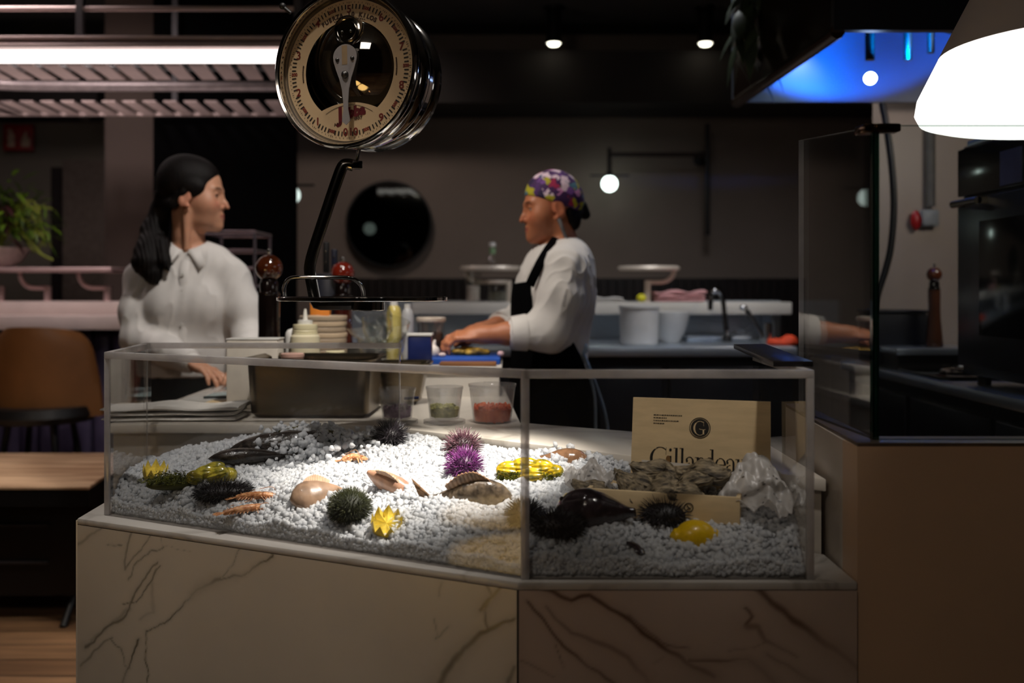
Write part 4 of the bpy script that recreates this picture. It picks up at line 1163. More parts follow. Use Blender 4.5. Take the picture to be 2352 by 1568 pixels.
t = thing('glass_screen', 'tall clear glass sneeze screen standing on the cream wall', 'glass screen', (0.568, 1.57, ZW))
ga, gb = (0.568, 1.57), (0.551, 1.914)
zt1, zt2 = 1.507, 1.536
obj('front_pane', MB().sheet([(2.38, 1.57, ZW), (ga[0], 1.57, ZW), (ga[0], 1.57, zt1), (2.38, 1.57, zt1)], -0.010, 0, 1), ['screen_glass', 'glass_edge'], t)
zfl = 0.80
obj('side_pane', MB().sheet([(ga[0] - 0.0005, ga[1] + 0.001, ZW), (gb[0], gb[1], ZW), (gb[0], gb[1], zt2), (ga[0] - 0.0005, ga[1] + 0.001, zt1)], 0.010, 0, 1), [thin_glass('side_glass', (0.84, 0.86, 0.85), 0.07, 0.003, 0.002, (0.8, 0.8, 0.8), 1.0), 'acrylic_edge'], t)
obj('corner_edge', MB().box((ga[0] + 0.003, ga[1] - 0.002, (ZW + zt1) / 2), (0.010, 0.012, zt1 - ZW)), 'glass_edge', t)
ck = MB().span((ga[0] + 0.002, ga[1] - 0.012, zt1 - 0.010), (ga[0] + 0.042, ga[1] + 0.016, zt1 + 0.003), 0, 0.003).box((ga[0] - 0.006, ga[1] + 0.010, zt1 - 0.004), (0.022, 0.04, 0.014), 0.1, 0.003)
obj('corner_clip', ck, pm('clip_bronze', (120, 96, 74), 0.2, 1.0, 0.1, 20), t)

# pendant lamp, a big white glowing shade
D = 1.95
cx = at(2128, 0, D).x + 0.215 * 1.45; zl = at(0, 272, D).z
t = thing('pendant_lamp', 'large white glowing cone pendant lamp over the cream wall', 'lamp', (cx, D, ZC))
prof = [(r_ * 1.45, z * 1.45) for r_, z in [(0.0, 0.012), (0.12, 0.006), (0.195, 0.0), (0.209, 0.004), (0.215, 0.016), (0.212, 0.035), (0.184, 0.092)]]
obj('glowing_shade', MB().lathe(prof, (cx, D, zl), 64), emission_mat('shade_glow', (255, 250, 246), 1.45), t)
obj('upper_shade', MB().lathe([(r_ * 1.45, z * 1.45) for r_, z in [(0.1845, 0.092), (0.135, 0.19), (0.06, 0.25), (0.02, 0.27), (0, 0.27)]], (cx, D, zl), 64), pm('shade_grey', (188, 176, 168), 0.5, 0, 0.03, 5), t)
obj('cord', MB().tube([(cx, D, zl + 0.385), (cx, D, ZC)], 0.005, 8), 'black', t)

# ================================================================== SERVICE COUNTER
LG = [(-0.96, 2.37), (-0.32, 2.345), (0.217, 1.925), (0.53, 1.68)]
top_poly = LG + [(0.53, 2.07), (0.256, 2.25), (0.02, 2.39), (-0.03, 3.30), (-0.985, 3.30)]
low_poly = [(-0.955, 2.385), (-0.315, 2.36), (0.222, 1.943), (0.528, 1.70), (0.528, 2.05), (0.25, 2.235), (0.005, 2.375), (-0.045, 3.28), (-0.965, 3.28)]
t = thing('service_counter', 'white marble service counter behind the ice display', 'counter', (-0.4, 2.8, 0))
obj('worktop', MB().prism(top_poly, ZL - 0.022, ZL, 0.002), noise_marble('counter_marble', (214, 206, 194), (140, 128, 112), 2.2, 0.3), t)
obj('body', MB().prism(low_poly, 0, ZL - 0.022), noise_marble('counter_body_marble', (186, 176, 162), (110, 100, 88), 2.0, 0.3), t)

# raised chef's worktop at the back of it
ZR = at(0, 842, 2.95).z
t = thing('chef_worktop', 'raised pale worktop in front of the chef', 'counter', (-0.2, 3.1, ZL))
obj('worktop', MB().span((-0.47, 2.945, ZR - 0.018), (-0.03, 3.29, ZR), 0, 0.002), pm('worktop_white', (196, 190, 182), 0.4, 0, 0.04, 4), t)
obj('riser', MB().span((-0.46, 2.955, ZL), (-0.038, 3.28, ZR - 0.018)), pm('riser_white', (206, 200, 192), 0.5, 0, 0.04, 4), t)
zwb = ZR
pw = at(1010, 0, 2.98).x, at(1140, 0, 2.98).x
tag(obj('wooden_board', MB().box(((pw[0] + pw[1]) / 2 , 2.99, zwb + 0.006), (pw[1] - pw[0], 0.06, 0.012), 0, 0.003), 'wood_board'), 'narrow brown wooden board lying in front of the blue cutting board', 'board')
bx0, bx1 = at(934, 0, 3.05).x, at(1149, 0, 3.05).x
tag(obj('cutting_board', MB().box(((bx0 + bx1) / 2, 3.15, ZR + 0.010), (bx1 - bx0, 0.24, 0.020), 0, 0.004), 'blue_plastic'), 'bright blue plastic cutting board under the chef\'s hands', 'cutting board')
ZBD = ZR + 0.020

# ================================================================== CLEAR ACRYLIC CASE
P0 = plan(240, 1183, ZB); P1 = plan(1206, 1331, ZB); P2 = plan(1868, 1331, ZB)
PB = (P0[0] - 0.045, 2.33); PC = (at(920, 0, 2.33).x, 2.33); PR = (P2[0] + 0.012, 1.93)
ZT = 1.1245; TK = 0.012
t = thing('display_case', 'long clear acrylic case around the crushed ice and seafood', 'display case', (-0.15, 1.9, ZB))
def pane(name, a, b_, inward):
    A = Vector((*a, 0)); Bv = Vector((*b_, 0)); n = Vector((*inward, 0)).normalized()
    d = (Bv - A).normalized(); nn = Vector((-d.y, d.x, 0)); nn = nn if nn.dot(n) > 0 else -nn
    mb = MB()
    q = [A, Bv, Bv + nn * TK, A + nn * TK]
    lo = [(p.x, p.y, ZB) for p in q]; hi = [(p.x, p.y, ZT) for p in q]
    v = lo + hi
    mb.add(v, [(0, 1, 5, 4), (2, 3, 7, 6)], 0)
    mb.add(v, [(4, 5, 6, 7), (3, 2, 1, 0)], 1)
    mb.add(v, [(1, 2, 6, 5), (3, 0, 4, 7)], 1 if name == 'front_pane' else 0)
    o = obj(name, mb, ['acrylic', 'acrylic_edge'], t)
    # polished top edge seen through the sheet as a pale band
    e = 0.0008
    q = [A - nn * e, Bv - nn * e, Bv + nn * (TK + e), A + nn * (TK + e)]
    mb = MB().prism([(p.x, p.y) for p in q], ZT - 0.0125, ZT + 0.0006, 0.0008)
    obj('polished_edge', mb, 'acrylic_edge', o)
    return o
pane('front_pane', P0, P1, (0.4, 0.9)); pane('front_pane', P1, P2, (0, 1))
pane('side_pane', P0, PB, (1, 0)); pane('side_pane', P2, PR, (-1, 0)); pane('back_pane', PB, PC, (0, -1))
for p_, w in ((P0, 0.010), (P1, 0.0125), (P2, 0.0115)):
    obj('corner_seam', MB().box((p_[0] + (0.004 if p_ is P0 else (-0.004 if p_ is P2 else 0)), p_[1] + 0.004, (ZB + ZT) / 2), (w, 0.009, ZT - ZB), 0.2 if p_ is P1 else 0, 0.001), 'acrylic_edge', t)
for p_ in (PB, PC):
    obj('corner_seam', MB().box((p_[0] + (0.004 if p_ is PB else -0.002), p_[1] - 0.005, (ZB + ZT) / 2), (0.0025, 0.006, ZT - ZB)), 'acrylic_edge', t)

# dark flat strip lying on the right end of the case
zt_ = ZT + 0.001
q = [plan(1685, 800, zt_), plan(1757, 799, zt_), plan(1868, 842, zt_), plan(1776, 842, zt_)]
tag(obj('dark_strip', MB().prism([q[0], q[1], q[2], q[3]], zt_, zt_ + 0.009, 0.001), pm('strip_dark', (30, 26, 26), 0.3, 0, 0.2, 8)), 'dark flat strip lying along the right end of the case top', 'strip')

# ================================================================== CRUSHED ICE
ICE_POLY = [(P0[0] + 0.015, P0[1] + 0.012), (P1[0], P1[1] + 0.016), (P2[0] - 0.014, P2[1] + 0.014), (PR[0] - 0.014, 1.68), (0.217, 1.918), (-0.32, 2.318), (PB[0] + 0.016, 2.318)]
def seg_d(x, y, a, b):
    ax, ay = a; bx, by = b; dx, dy = bx - ax, by - ay
    h = np.clip(((x - ax) * dx + (y - ay) * dy) / (dx * dx + dy * dy), 0, 1)
    return np.hypot(x - ax - h * dx, y - ay - h * dy)
def ice_h(x, y):
    x = np.asarray(x, float); y = np.asarray(y, float)
    df = np.minimum(seg_d(x, y, P0, P1), seg_d(x, y, P1, P2))
    db = np.minimum(np.minimum(seg_d(x, y, (-0.32, 2.34), (0.217, 1.925)), seg_d(x, y, (0.217, 1.925), (0.53, 1.68))), seg_d(x, y, (-0.9, 2.35), (-0.32, 2.345)))
    t = df / (df + db + 1e-6)
    h = 0.807 + 0.062 * (1 - np.exp(-df / 0.060)) + 0.052 * np.clip(t, 0, 1)
    # lower towards the left end
    e = np.clip((-0.62 - x) / 0.2, 0, 1); h = h - e * np.clip(t - 0.15, 0, 1) * 0.072
    P = np.stack([x.ravel(), y.ravel(), np.zeros(x.size)], 1)
    h = h + (0.0085 * fbm(P, 21, 26, 3)).reshape(x.shape)
    # mound round the oyster crate and the fish at the back
    h = h + 0.018 * np.exp(-(((x + 0.50) / 0.16) ** 2 + ((y - 2.17) / 0.07) ** 2))
    h = h - 0.020 * np.exp(-(((x - 0.28) / 0.14) ** 2 + ((y - 1.72) / 0.09) ** 2))
    return h
def ih(x, y): return float(ice_h(np.array([x]), np.array([y]))[0])
def onice(px, py):
    """the spot on the ice that the photograph shows at (px, py)"""
    Ds = np.arange(1.45, 2.4, 0.004)
    k = np.flatnonzero(EYE - (py - 664) / F * Ds <= ice_h((px - 1176) / F * Ds, Ds))
    return at(px, py, float(Ds[k[0]]) if len(k) else 2.3)

def inside(x, y, poly):
    c = np.zeros(x.shape, bool); n = len(poly)
    for i in range(n):
        x1, y1 = poly[i]; x2, y2 = poly[(i + 1) % n]
        k = ((y1 > y) != (y2 > y)) & (x < (x2 - x1) * (y - y1) / (y2 - y1 + 1e-12) + x1)
        c ^= k
    return c

def ice_mat():
    m, nt, out = new_mat('crushed_ice'); N = nt.nodes.new; L = nt.links.new
    p = N('ShaderNodeBsdfPrincipled'); tl = N('ShaderNodeBsdfTranslucent'); mx = N('ShaderNodeMixShader')
    L(p.outputs[0], mx.inputs[1]); L(tl.outputs[0], mx.inputs[2]); L(mx.outputs[0], out.inputs[0]); mx.inputs[0].default_value = 0.30
    tc = N('ShaderNodeTexCoord'); no = N('ShaderNodeTexNoise'); no.inputs['Scale'].default_value = 45; no.inputs['Detail'].default_value = 3
    L(tc.outputs['Object'], no.inputs[0])
    rp = N('ShaderNodeValToRGB'); e = rp.color_ramp.elements
    e[0].position = 0.32; e[0].color = (0.84, 0.86, 0.89, 1); e[1].position = 0.68; e[1].color = (0.97, 0.98, 0.99, 1)
    L(no.outputs[0], rp.inputs[0]); L(rp.outputs[0], p.inputs['Base Color']); L(rp.outputs[0], tl.inputs[0])
    p.inputs['Roughness'].default_value = 0.06; p.inputs['IOR'].default_value = 1.31
    p.inputs['Specular IOR Level'].default_value = 0.8
    p.inputs['Transmission Weight'].default_value = 0.38
    return m
M['ice'] = ice_mat()

ICO = None
def ico_base():
    bm = bmesh.new(); bmesh.ops.create_icosphere(bm, subdivisions=1, radius=1)
    V = np.array([v.co[:] for v in bm.verts]); Fq = np.array([[v.index for v in f.verts] for f in bm.faces]); bm.free()
    return V, Fq
IV, IF = ico_base()
def pellets(C, R, seed):
    """faceted ice crumbs at centres C with radii R: one vertex and one face array"""
    r = np.random.RandomState(seed); n = len(C)
    V = IV[None] * (1 + r.uniform(-0.42, 0.42, (n, len(IV), 1)))
    V = V * r.uniform(0.8, 1.2, (n, 1, 3))
    q = r.normal(size=(n, 4)); q /= np.linalg.norm(q, axis=1, keepdims=True)
    w, x, y, z = q.T
    Rm = np.stack([np.stack([1 - 2 * (y * y + z * z), 2 * (x * y - z * w), 2 * (x * z + y * w)], 1),
                   np.stack([2 * (x * y + z * w), 1 - 2 * (x * x + z * z), 2 * (y * z - x * w)], 1),
                   np.stack([2 * (x * z - y * w), 2 * (y * z + x * w), 1 - 2 * (x * x + y * y)], 1)], 1)
    V = np.einsum('nij,nkj->nki', Rm, V) * R[:, None, None] + C[:, None, :]
    Fa = IF[None] + (np.arange(n) * len(IV))[:, None, None]
    return V.reshape(-1, 3), Fa.reshape(-1, 3)

g = 0.006
gx = np.arange(-0.90, 0.50, g); gy = np.arange(1.52, 2.36, g)
GX, GY = np.meshgrid(gx, gy); HZ_ = ice_h(GX, GY)
mk = inside(GX, GY, ICE_POLY)
idx = np.arange(GX.size).reshape(GX.shape)
full = mk[:-1, :-1] & mk[1:, :-1] & mk[:-1, 1:] & mk[1:, 1:]
Q = np.stack([idx[:-1, :-1][full], idx[:-1, 1:][full], idx[1:, 1:][full], idx[1:, :-1][full]], 1)
T3 = np.concatenate([Q[:, [0, 1, 2]], Q[:, [0, 2, 3]]])
Vs = np.stack([GX.ravel(), GY.ravel(), HZ_.ravel() - 0.004], 1)
# upright faces along the front and sides
SV = []; SF = []
for a, b_ in zip(ICE_POLY, ICE_POLY[1:] + ICE_POLY[:1]):
    n = max(2, int(math.hypot(b_[0] - a[0], b_[1] - a[1]) / 0.006))
    for i in range(n):
        u0, u1 = i / n, (i + 1) / n
        x0_, y0_ = a[0] + (b_[0] - a[0]) * u0, a[1] + (b_[1] - a[1]) * u0
        x1_, y1_ = a[0] + (b_[0] - a[0]) * u1, a[1] + (b_[1] - a[1]) * u1
        o_ = len(SV)
        SV += [(x0_, y0_, ZB), (x1_, y1_, ZB), (x1_, y1_, ih(x1_, y1_)), (x0_, y0_, ih(x0_, y0_))]
        SF += [(o_, o_ + 1, o_ + 2), (o_, o_ + 2, o_ + 3)]
# crumbs on the surface
def scatter(n, rmin, rmax, seed, sink=0.3):
    r = np.random.RandomState(seed)
    x = r.uniform(-0.9, 0.5, n * 3); y = r.uniform(1.52, 2.34, n * 3); k = inside(x, y, ICE_POLY)
    x, y = x[k][:n], y[k][:n]; R = rmin + (rmax - rmin) * r.beta(1.5, 2.5, len(x))
    z = ice_h(x, y) + R * r.uniform(-0.9, 0.5, len(x))
    return np.stack([x, y, z], 1), R
C1, R1 = scatter(23000, 0.0028, 0.0085, 1)
# crumbs pressed against the front sheets
C2 = []; R2 = []
r = np.random.RandomState(6)
for a, b_ in ((ICE_POLY[0], ICE_POLY[1]), (ICE_POLY[1], ICE_POLY[2]), (ICE_POLY[2], ICE_POLY[3]), (ICE_POLY[6], ICE_POLY[0])):
    n = int(4600 * math.hypot(b_[0] - a[0], b_[1] - a[1]))
    u = r.uniform(0, 1, n); x = a[0] + (b_[0] - a[0]) * u; y = a[1] + (b_[1] - a[1]) * u
    h_ = ice_h(x, y); z = ZB + 0.006 + (h_ - ZB - 0.004) * r.uniform(0, 1, n)
    C2.append(np.stack([x, y, z], 1)); R2.append(r.uniform(0.003, 0.006, n))
C2 = np.concatenate(C2); R2 = np.concatenate(R2)
# keep crumbs inside the sheets
Va, Fa = pellets(np.concatenate([C1, C2]), np.concatenate([R1, R2]), 9)
allV = np.concatenate([Vs, np.array(SV), Va]); allF = np.concatenate([T3, np.array(SF) + len(Vs), Fa + len(Vs) + len(SV)])
me = np_mesh('crushed_ice', allV, allF)
ice = link('crushed_ice', me, 'ice', None, True, 180, False)
tag(ice, 'bed of crushed ice filling the clear case', 'ice', None, 'stuff')

def ice_cover(px0, px1, py0, py1, n, rmin, rmax, lift, seed, name='ice_chunks', label=''):
    """bigger clear lumps lying over a fish"""
    r = np.random.RandomState(seed); C = []
    for _ in range(n):
        g_ = np.clip(r.normal(0, .48, 2), -1.15, 1.15); p = onice((px0 + px1) / 2 + g_[0] * (px1 - px0) / 2, (py0 + py1) / 2 + g_[1] * (py1 - py0) / 2 - 12 * g_[0])
        if p.y < 2.285: C.append((p.x, p.y, p.z + r.uniform(*lift)))
    V, Fq = pellets(np.array(C), r.uniform(rmin, rmax, len(C)), seed)
    o = link(name, np_mesh(name, V, Fq), mclear, None, True, 180, False)
    return tag(o, label, 'ice', None, 'stuff')
mclear = M['ice']

# ================================================================== SEAFOOD ON THE ICE
def urchin(px, py, r_, nsp, L, label, mshell, mspine, squash=0.8, lift=0.45, elong=(1, 1), rz=0.0, base=None, thick=0.0011, group='sea urchins on the ice', cover=1.9):
    p = base if base is not None else onice(px, py)
    c = Vector((p.x, p.y, p.z + r_ * lift))
    t = thing('sea_urchin', label, 'sea urchin', (p.x, p.y, p.z - 0.002), rz, group)
    zc_ = c.z - p.z + 0.002
    rx, ry, rz_ = r_ * elong[0], r_ * elong[1], r_ * squash
    obj('shell', MB().ball((0, 0, zc_), (rx, ry, rz_), 24, 14), mshell, t, False)
    r = random.Random(int(px * 7 + py)); b = MB()
    ga_ = PI * (3 - math.sqrt(5))
    for i in range(nsp):
        z = 1 - (i + 0.5) / nsp * cover
        q = math.sqrt(max(0, 1 - z * z)); a = i * ga_ + r.uniform(-.1, .1)
        n = Vector((q * math.cos(a), q * math.sin(a), z))
        s0 = Vector((n.x * rx, n.y * ry, n.z * rz_ + zc_)) * 1.0
        d = (n + Vector((r.uniform(-.38, .38), r.uniform(-.38, .38), r.uniform(-.3, .38)))).normalized()
        ln = L * r.uniform(0.65, 1.2); e = s0 + d * ln; s0 -= d * 0.002
        u = d.orthogonal().normalized(); v = d.cross(u); w = thick * r.uniform(0.8, 1.3)
        vs = [s0 + (u * math.cos(k * 2.094) + v * math.sin(k * 2.094)) * w for k in range(3)] + [e + (u * math.cos(k * 2.094) + v * math.sin(k * 2.094)) * w * 0.25 for k in range(3)]
        b.add(vs, [(0, 1, 4, 3), (1, 2, 5, 4), (2, 0, 3, 5), (3, 4, 5)])
    o = obj('spines', b, mspine, t, False, 180)
    return t
mur_b = pm('urchin_shell_dark', (30, 24, 28), 0.5)
ms_dk = pm('spine_black', (46, 40, 46), 0.3, 0, 0.4, 90, rgb2=(20, 17, 20))
ms_blk = pm('spine_jet', (20, 16, 18), 0.35, 0, 0.3, 90)
ms_br = pm('spine_brown_purple', (112, 74, 84), 0.3, 0, 0.5, 120, rgb2=(54, 30, 40))
ms_pu = pm('spine_purple', (126, 52, 122), 0.3, 0, 0.4, 120, rgb2=(70, 22, 70))
ms_gr = pm('spine_green', (66, 70, 30), 0.45, 0, 0.5, 120, rgb2=(24, 28, 12))
urchin(897, 1020, 0.025, 420, 0.021, 'dark grey sea urchin at the back of the ice before the plastic tubs', mur_b, ms_dk, 0.8, 0.75)
urchin(1063, 1052, 0.028, 420, 0.017, 'brownish sea urchin with pale spine tips behind the purple one', pm('urchin_shell_brown', (50, 30, 36), 0.5), ms_br, 0.8, 0.9)
urchin(1066, 1088, 0.027, 460, 0.016, 'bright purple sea urchin in the lit middle of the ice', pm('urchin_shell_purple', (66, 20, 66), 0.5), ms_pu, 0.85, 0.6)
urchin(803, 1192, 0.034, 900, 0.009, 'mossy dark green sea urchin beside the lemon crown at the front', pm('urchin_shell_green', (34, 38, 16), 0.6), ms_gr, 0.82, 0.65, thick=0.0009)
urchin(515, 1145, 0.024, 800, 0.013, 'long black furry shellfish left of the two langoustines', mur_b, ms_blk, 0.65, 0.55, (2.1, 1.1), 0.25, thick=0.0009)
urchin(1206, 1205, 0.026, 420, 0.014, 'black sea urchin behind the front corner of the case', mur_b, ms_blk, 0.85, 0.55)
urchin(1280, 1228, 0.028, 420, 0.013, 'wide black sea urchin below the big dark fish', mur_b, ms_blk, 0.7, 0.55, (1.35, 1.0))
urchin(1530, 1200, 0.030, 420, 0.016, 'dark grey sea urchin in front of the oyster crate', pm('urchin_shell_grey', (20, 20, 24), 0.5), ms_dk, 0.75, 0.45, (1.25, 1.0))

def fish(name, label, cat, pos, L, hh, hw, yaw, pitch, roll, mback, mfin, tail=True, dorsal=True, prof=None, eye=True, rough=0.0):
    """loft of a fish body along +X (head at +X), flat fins as ribbed fans"""
    prof = prof or [(0, .16), (.08, .2), (.2, .42), (.38, .8), (.55, 1), (.7, .98), (.84, .78), (.94, .42), (1, .05)]
    R = Matrix.Translation(pos) @ Matrix.Rotation(yaw, 4, 'Z') @ Matrix.Rotation(pitch, 4, 'Y') @ Matrix.Rotation(roll, 4, 'X')
    t = thing(name, label, cat, pos)
    us = np.linspace(0, 1, 30); n = 24; vs = []; fs = []
    px_ = [p[0] for p in prof]; py_ = [p[1] for p in prof]
    for u in us:
        h = np.interp(u, px_, py_)
        for k in range(n):
            a = 2 * PI * k / n
            y = math.cos(a) * hw * (h ** 0.8); z = math.sin(a) * hh * h
            vs.append(((u - 0.5) * L, y, z))
    for i in range(29):
        for k in range(n):
            k2 = (k + 1) % n; fs.append((i * n + k, i * n + k2, (i + 1) * n + k2, (i + 1) * n + k))
    fs.append(tuple(range(n))[::-1]); fs.append(tuple(29 * n + k for k in range(n)))
    if rough:
        nz = 1 + rough * fbm(np.array(vs), 13, 45, 3); vs = [(x, y * k_, z * k_) for (x, y, z), k_ in zip(vs, nz)]
    obj('body', MB().add([R @ Vector(v) for v in vs], fs), mback, t)
    def fan(name2, base_pts, tips, th=0.0012):
        b = MB(); m_ = len(base_pts); v2 = []; f2 = []
        for s_ in (1, -1):
            for i in range(m_):
                for q, (pp) in enumerate((base_pts[i], tips[i])):
                    v2.append(R @ Vector((pp[0], s_ * th * (1.6 if i % 2 else 0.6), pp[1])))
        k = 2 * m_
        for i in range(m_ - 1):
            f2.append((i * 2, i * 2 + 1, i * 2 + 3, i * 2 + 2)); f2.append((k + i * 2, k + i * 2 + 2, k + i * 2 + 3, k + i * 2 + 1))
            f2.append((i * 2 + 1, k + i * 2 + 1, k + i * 2 + 3, i * 2 + 3))
        f2.append((0, k, k + 1, 1)); e = (m_ - 1) * 2; f2.append((e, e + 1, k + e + 1, k + e))
        b.add(v2, f2); obj(name2, b, mfin, t, True, 10)
    if tail:
        m_ = 15; bp = []; tp = []
        for i in range(m_):
            s = i / (m_ - 1) * 2 - 1
            bp.append((-L * 0.49, s * hh * 0.17)); tp.append((-L * (0.60 + 0.10 * abs(s)), s * hh * 0.95))
        fan('tail_fin', bp, tp)
    if dorsal:
        m_ = 27; bp = []; tp = []
        for i in range(m_):
            u = 0.22 + 0.55 * i / (m_ - 1); h = np.interp(u, px_, py_) * hh * 0.96
            bp.append(((u - .5) * L, h)); tp.append(((u - .5) * L - 0.04 * L, h + hh * (0.42 + (0.05 if i % 2 else 0)) * math.sin(PI * min(1, 0.15 + i / (m_ - 1) * 0.85))))
        fan('dorsal_fin', bp, tp)
    if eye:
        for s_ in (1, -1):
            obj('eye', MB().ball(R @ Vector((L * 0.37, s_ * hw * 0.62, hh * 0.28)), hh * 0.12, 12, 8), 'iris', t)
    return t
mfd = pm('fish_dark_brown', (50, 42, 36), 0.25, 0, 0.35, 60, 0.4, 160, coat=0.3, rgb2=(18, 14, 12))
mfg = pm('fish_olive', (92, 86, 50), 0.3, 0, 0.2, 80)
p = onice(660, 1025)
fish('dark_fish', 'long dark wet fish half buried in ice at the back under the steel pan', 'fish', (p.x + 0.02, p.y + 0.01, p.z - 0.004), 0.30, 0.036, 0.045, PI + 0.16, 0.05, 0.5, mfd, mfg, rough=0.16)
p = onice(585, 1045)
fish('dark_fish', 'small black fish lying beside the long dark fish, head to the left', 'fish', (p.x, p.y - 0.03, p.z + 0.001), 0.17, 0.020, 0.03, PI + 0.25, 0.0, 0.3, mfd, mfd, True, False)
ice_cover(610, 850, 972, 1062, 1300, 0.0035, 0.0085, (-0.002, 0.030), 3, 'ice_lumps', 'clear ice lumps heaped over the long dark fish')
mbg = pm('fish_beige', (190, 146, 116), 0.35, 0, 0.2, 45, 0.1, 150, coat=0.25, rgb2=(150, 112, 92))
mbf = pm('fin_beige', (214, 178, 148), 0.3, 0, 0.15, 60)
flatp = [(0, .12), (.1, .35), (.25, .62), (.45, .9), (.65, 1), (.82, .86), (.94, .5), (1, .1)]
p = onice(897, 1122)
fish('pink_fish', 'pinkish beige fish piece on the bright ice, right of the duller one', 'fish', (p.x, p.y, p.z + 0.007), 0.105, 0.030, 0.020, -0.35, 0.42, 0.75, mbg, mbf, False, True, flatp, False)
p = onice(728, 1142)
fish('pink_fish', 'dull beige fish piece behind the mossy green urchin', 'fish', (p.x, p.y, p.z + 0.004), 0.10, 0.032, 0.022, PI + 0.5, 0.1, 0.7, pm('fish_grey_beige', (160, 130, 106), 0.35, 0, 0.2, 45, 0.1, 150, coat=0.25), mbf, False, True, flatp, False)
mgb = pm('fish_grey', (120, 104, 86), 0.2, 0, 0.3, 90, 0.2, 260, coat=0.6, rgb2=(62, 54, 46))
p = onice(1085, 1150)
fish('grey_bream', 'grey bream with a ribbed fin, in front of the bright purple urchin', 'fish', (p.x, p.y + 0.004, p.z + 0.000), 0.155, 0.044, 0.026, 0.0, 0.04, 0.40, mgb, pm('fin_tan', (176, 138, 104), 0.3, 0, 0.3, 90), True, True)
p = onice(1375, 1195)
mdp = pm('fish_purple_black', (62, 50, 54), 0.10, 0, 0.3, 50, 0.3, 130, coat=0.9, rgb2=(28, 20, 24))
fish('black_fish', 'big glossy purple black fish in the right part of the ice, tail towards the glass', 'fish', (p.x - 0.006, p.y + 0.01, p.z + 0.012), 0.135, 0.036, 0.045, PI - 0.30, 0.05, 0.6, mdp, pm('fin_black', (34, 24, 28), 0.25), False, False, rough=0.09)
q_ = onice(1458, 1262)
tag(obj('fish_fin', MB().tube(smooth_path([(q_.x - .02, q_.y + .02, q_.z + .010), (q_.x, q_.y, q_.z + .007), (q_.x + .010, q_.y - .012, q_.z - .004)], 5), [.004] * 3 + [.008] * 5 + [.010, .009, .007], 10, 0, (.4, 1)), mdp), 'small dark fin tip poking from the ice below the big glossy fish', 'fish')
p = onice(1296, 1060)
fish('brown_fish', 'brown fish tail poking from the ice behind the yellow green shellfish', 'fish', (p.x, p.y, p.z + 0.006), 0.10, 0.020, 0.024, 0.05, 0.05, 0.4, pm('fish_brown', (140, 104, 76), 0.15, 0, 0.2, 60, coat=0.7), mbf, False, False)
ice_cover(1240, 1305, 1040, 1075, 60, 0.004, 0.009, (-0.003, 0.014), 5, 'ice_lumps', 'clear ice lumps over the brown fish tail')

def langoustine(px, py, L, yaw, label, seed):
    p = onice(px, py); pos = Vector((p.x, p.y, p.z + 0.006))
    t = thing('langoustine', label, 'langoustine', pos, yaw, 'langoustines on the ice')
    r = random.Random(seed); m = M['lango']
    bz = lambda u: 0.006 * math.sin(PI * u)
    pr = []; pts = []; rs = []
    for i in range(34):
        u = i / 33; pts.append((L * (u - 0.5), 0.004 * math.sin(5 * u + seed), bz(u)))
        w = 0.0032 + 0.0042 * math.sin(PI * min(1, u * 0.8 + 0.12))
        if u < 0.62: w *= 0.86 + 0.14 * abs(math.sin(u * PI * 10))
        rs.append(max(0.0012, w if u < 0.9 else w * (1 - u) * 10))
    obj('body', MB().tube(pts, rs, 14), m, t, False)
    lg = MB()
    for s_ in (-1, 1):
        for k in range(5):
            x = L * (0.05 + 0.06 * k); lg.tube([(x, s_ * 0.007, 0), (x + 0.006, s_ * 0.017, 0.006), (x + 0.012 + r.uniform(-.006, .006), s_ * 0.024, -0.004)], [0.0014, 0.0012, 0.0005], 6)
        for k in range(6):
            x = -L * (0.02 + 0.07 * k); lg.tube([(x, s_ * 0.006, 0.002), (x - 0.004, s_ * 0.012, 0.008 if s_ > 0 else -0.002)], [0.0016, 0.0004], 6)
    obj('legs', lg, m, t, False)
    for s_ in (-1, 1):
        obj('claw', MB().tube([(L * 0.40, s_ * 0.006, 0.002), (L * 0.5, s_ * 0.014, 0.004), (L * 0.66, s_ * 0.012, 0.002), (L * 0.84, s_ * 0.005, 0)], [0.0022, 0.0028, 0.0036, 0.0006], 8), m, t, False)
    tl = MB()
    for k in range(5):
        a = (k - 2) * 0.33
        leaf(tl, (-L * 0.49, 0, 0.001), (-math.cos(a), math.sin(a), 0), 0.022, 0.005, 0, 0.1)
    obj('tail_fan', tl, m, t, False)
    an = MB()
    for s_ in (-1, 1): an.tube(smooth_path([(L * 0.45, s_ * 0.002, 0.004), (L * 0.3, s_ * 0.02, 0.016), (0, s_ * 0.026, 0.012), (-L * 0.3, s_ * 0.03, 0.006)], 5), 0.0006, 5)
    obj('antennae', an, m, t, False)
    return t
M['lango'] = pm('langoustine_shell', (214, 160, 112), 0.35, 0, 0.4, 160, 0.3, 300, coat=0.2, rgb2=(150, 88, 50))
langoustine(592, 1150, 0.082, 0.05, 'orange langoustine next to the black furry shellfish', 2)
langoustine(572, 1180, 0.094, 0.45, 'orange langoustine nearest the front sheet, pointing to the left', 3)
langoustine(808, 1062, 0.04, 0.3, 'small orange prawn sunk in the bright ice', 4)

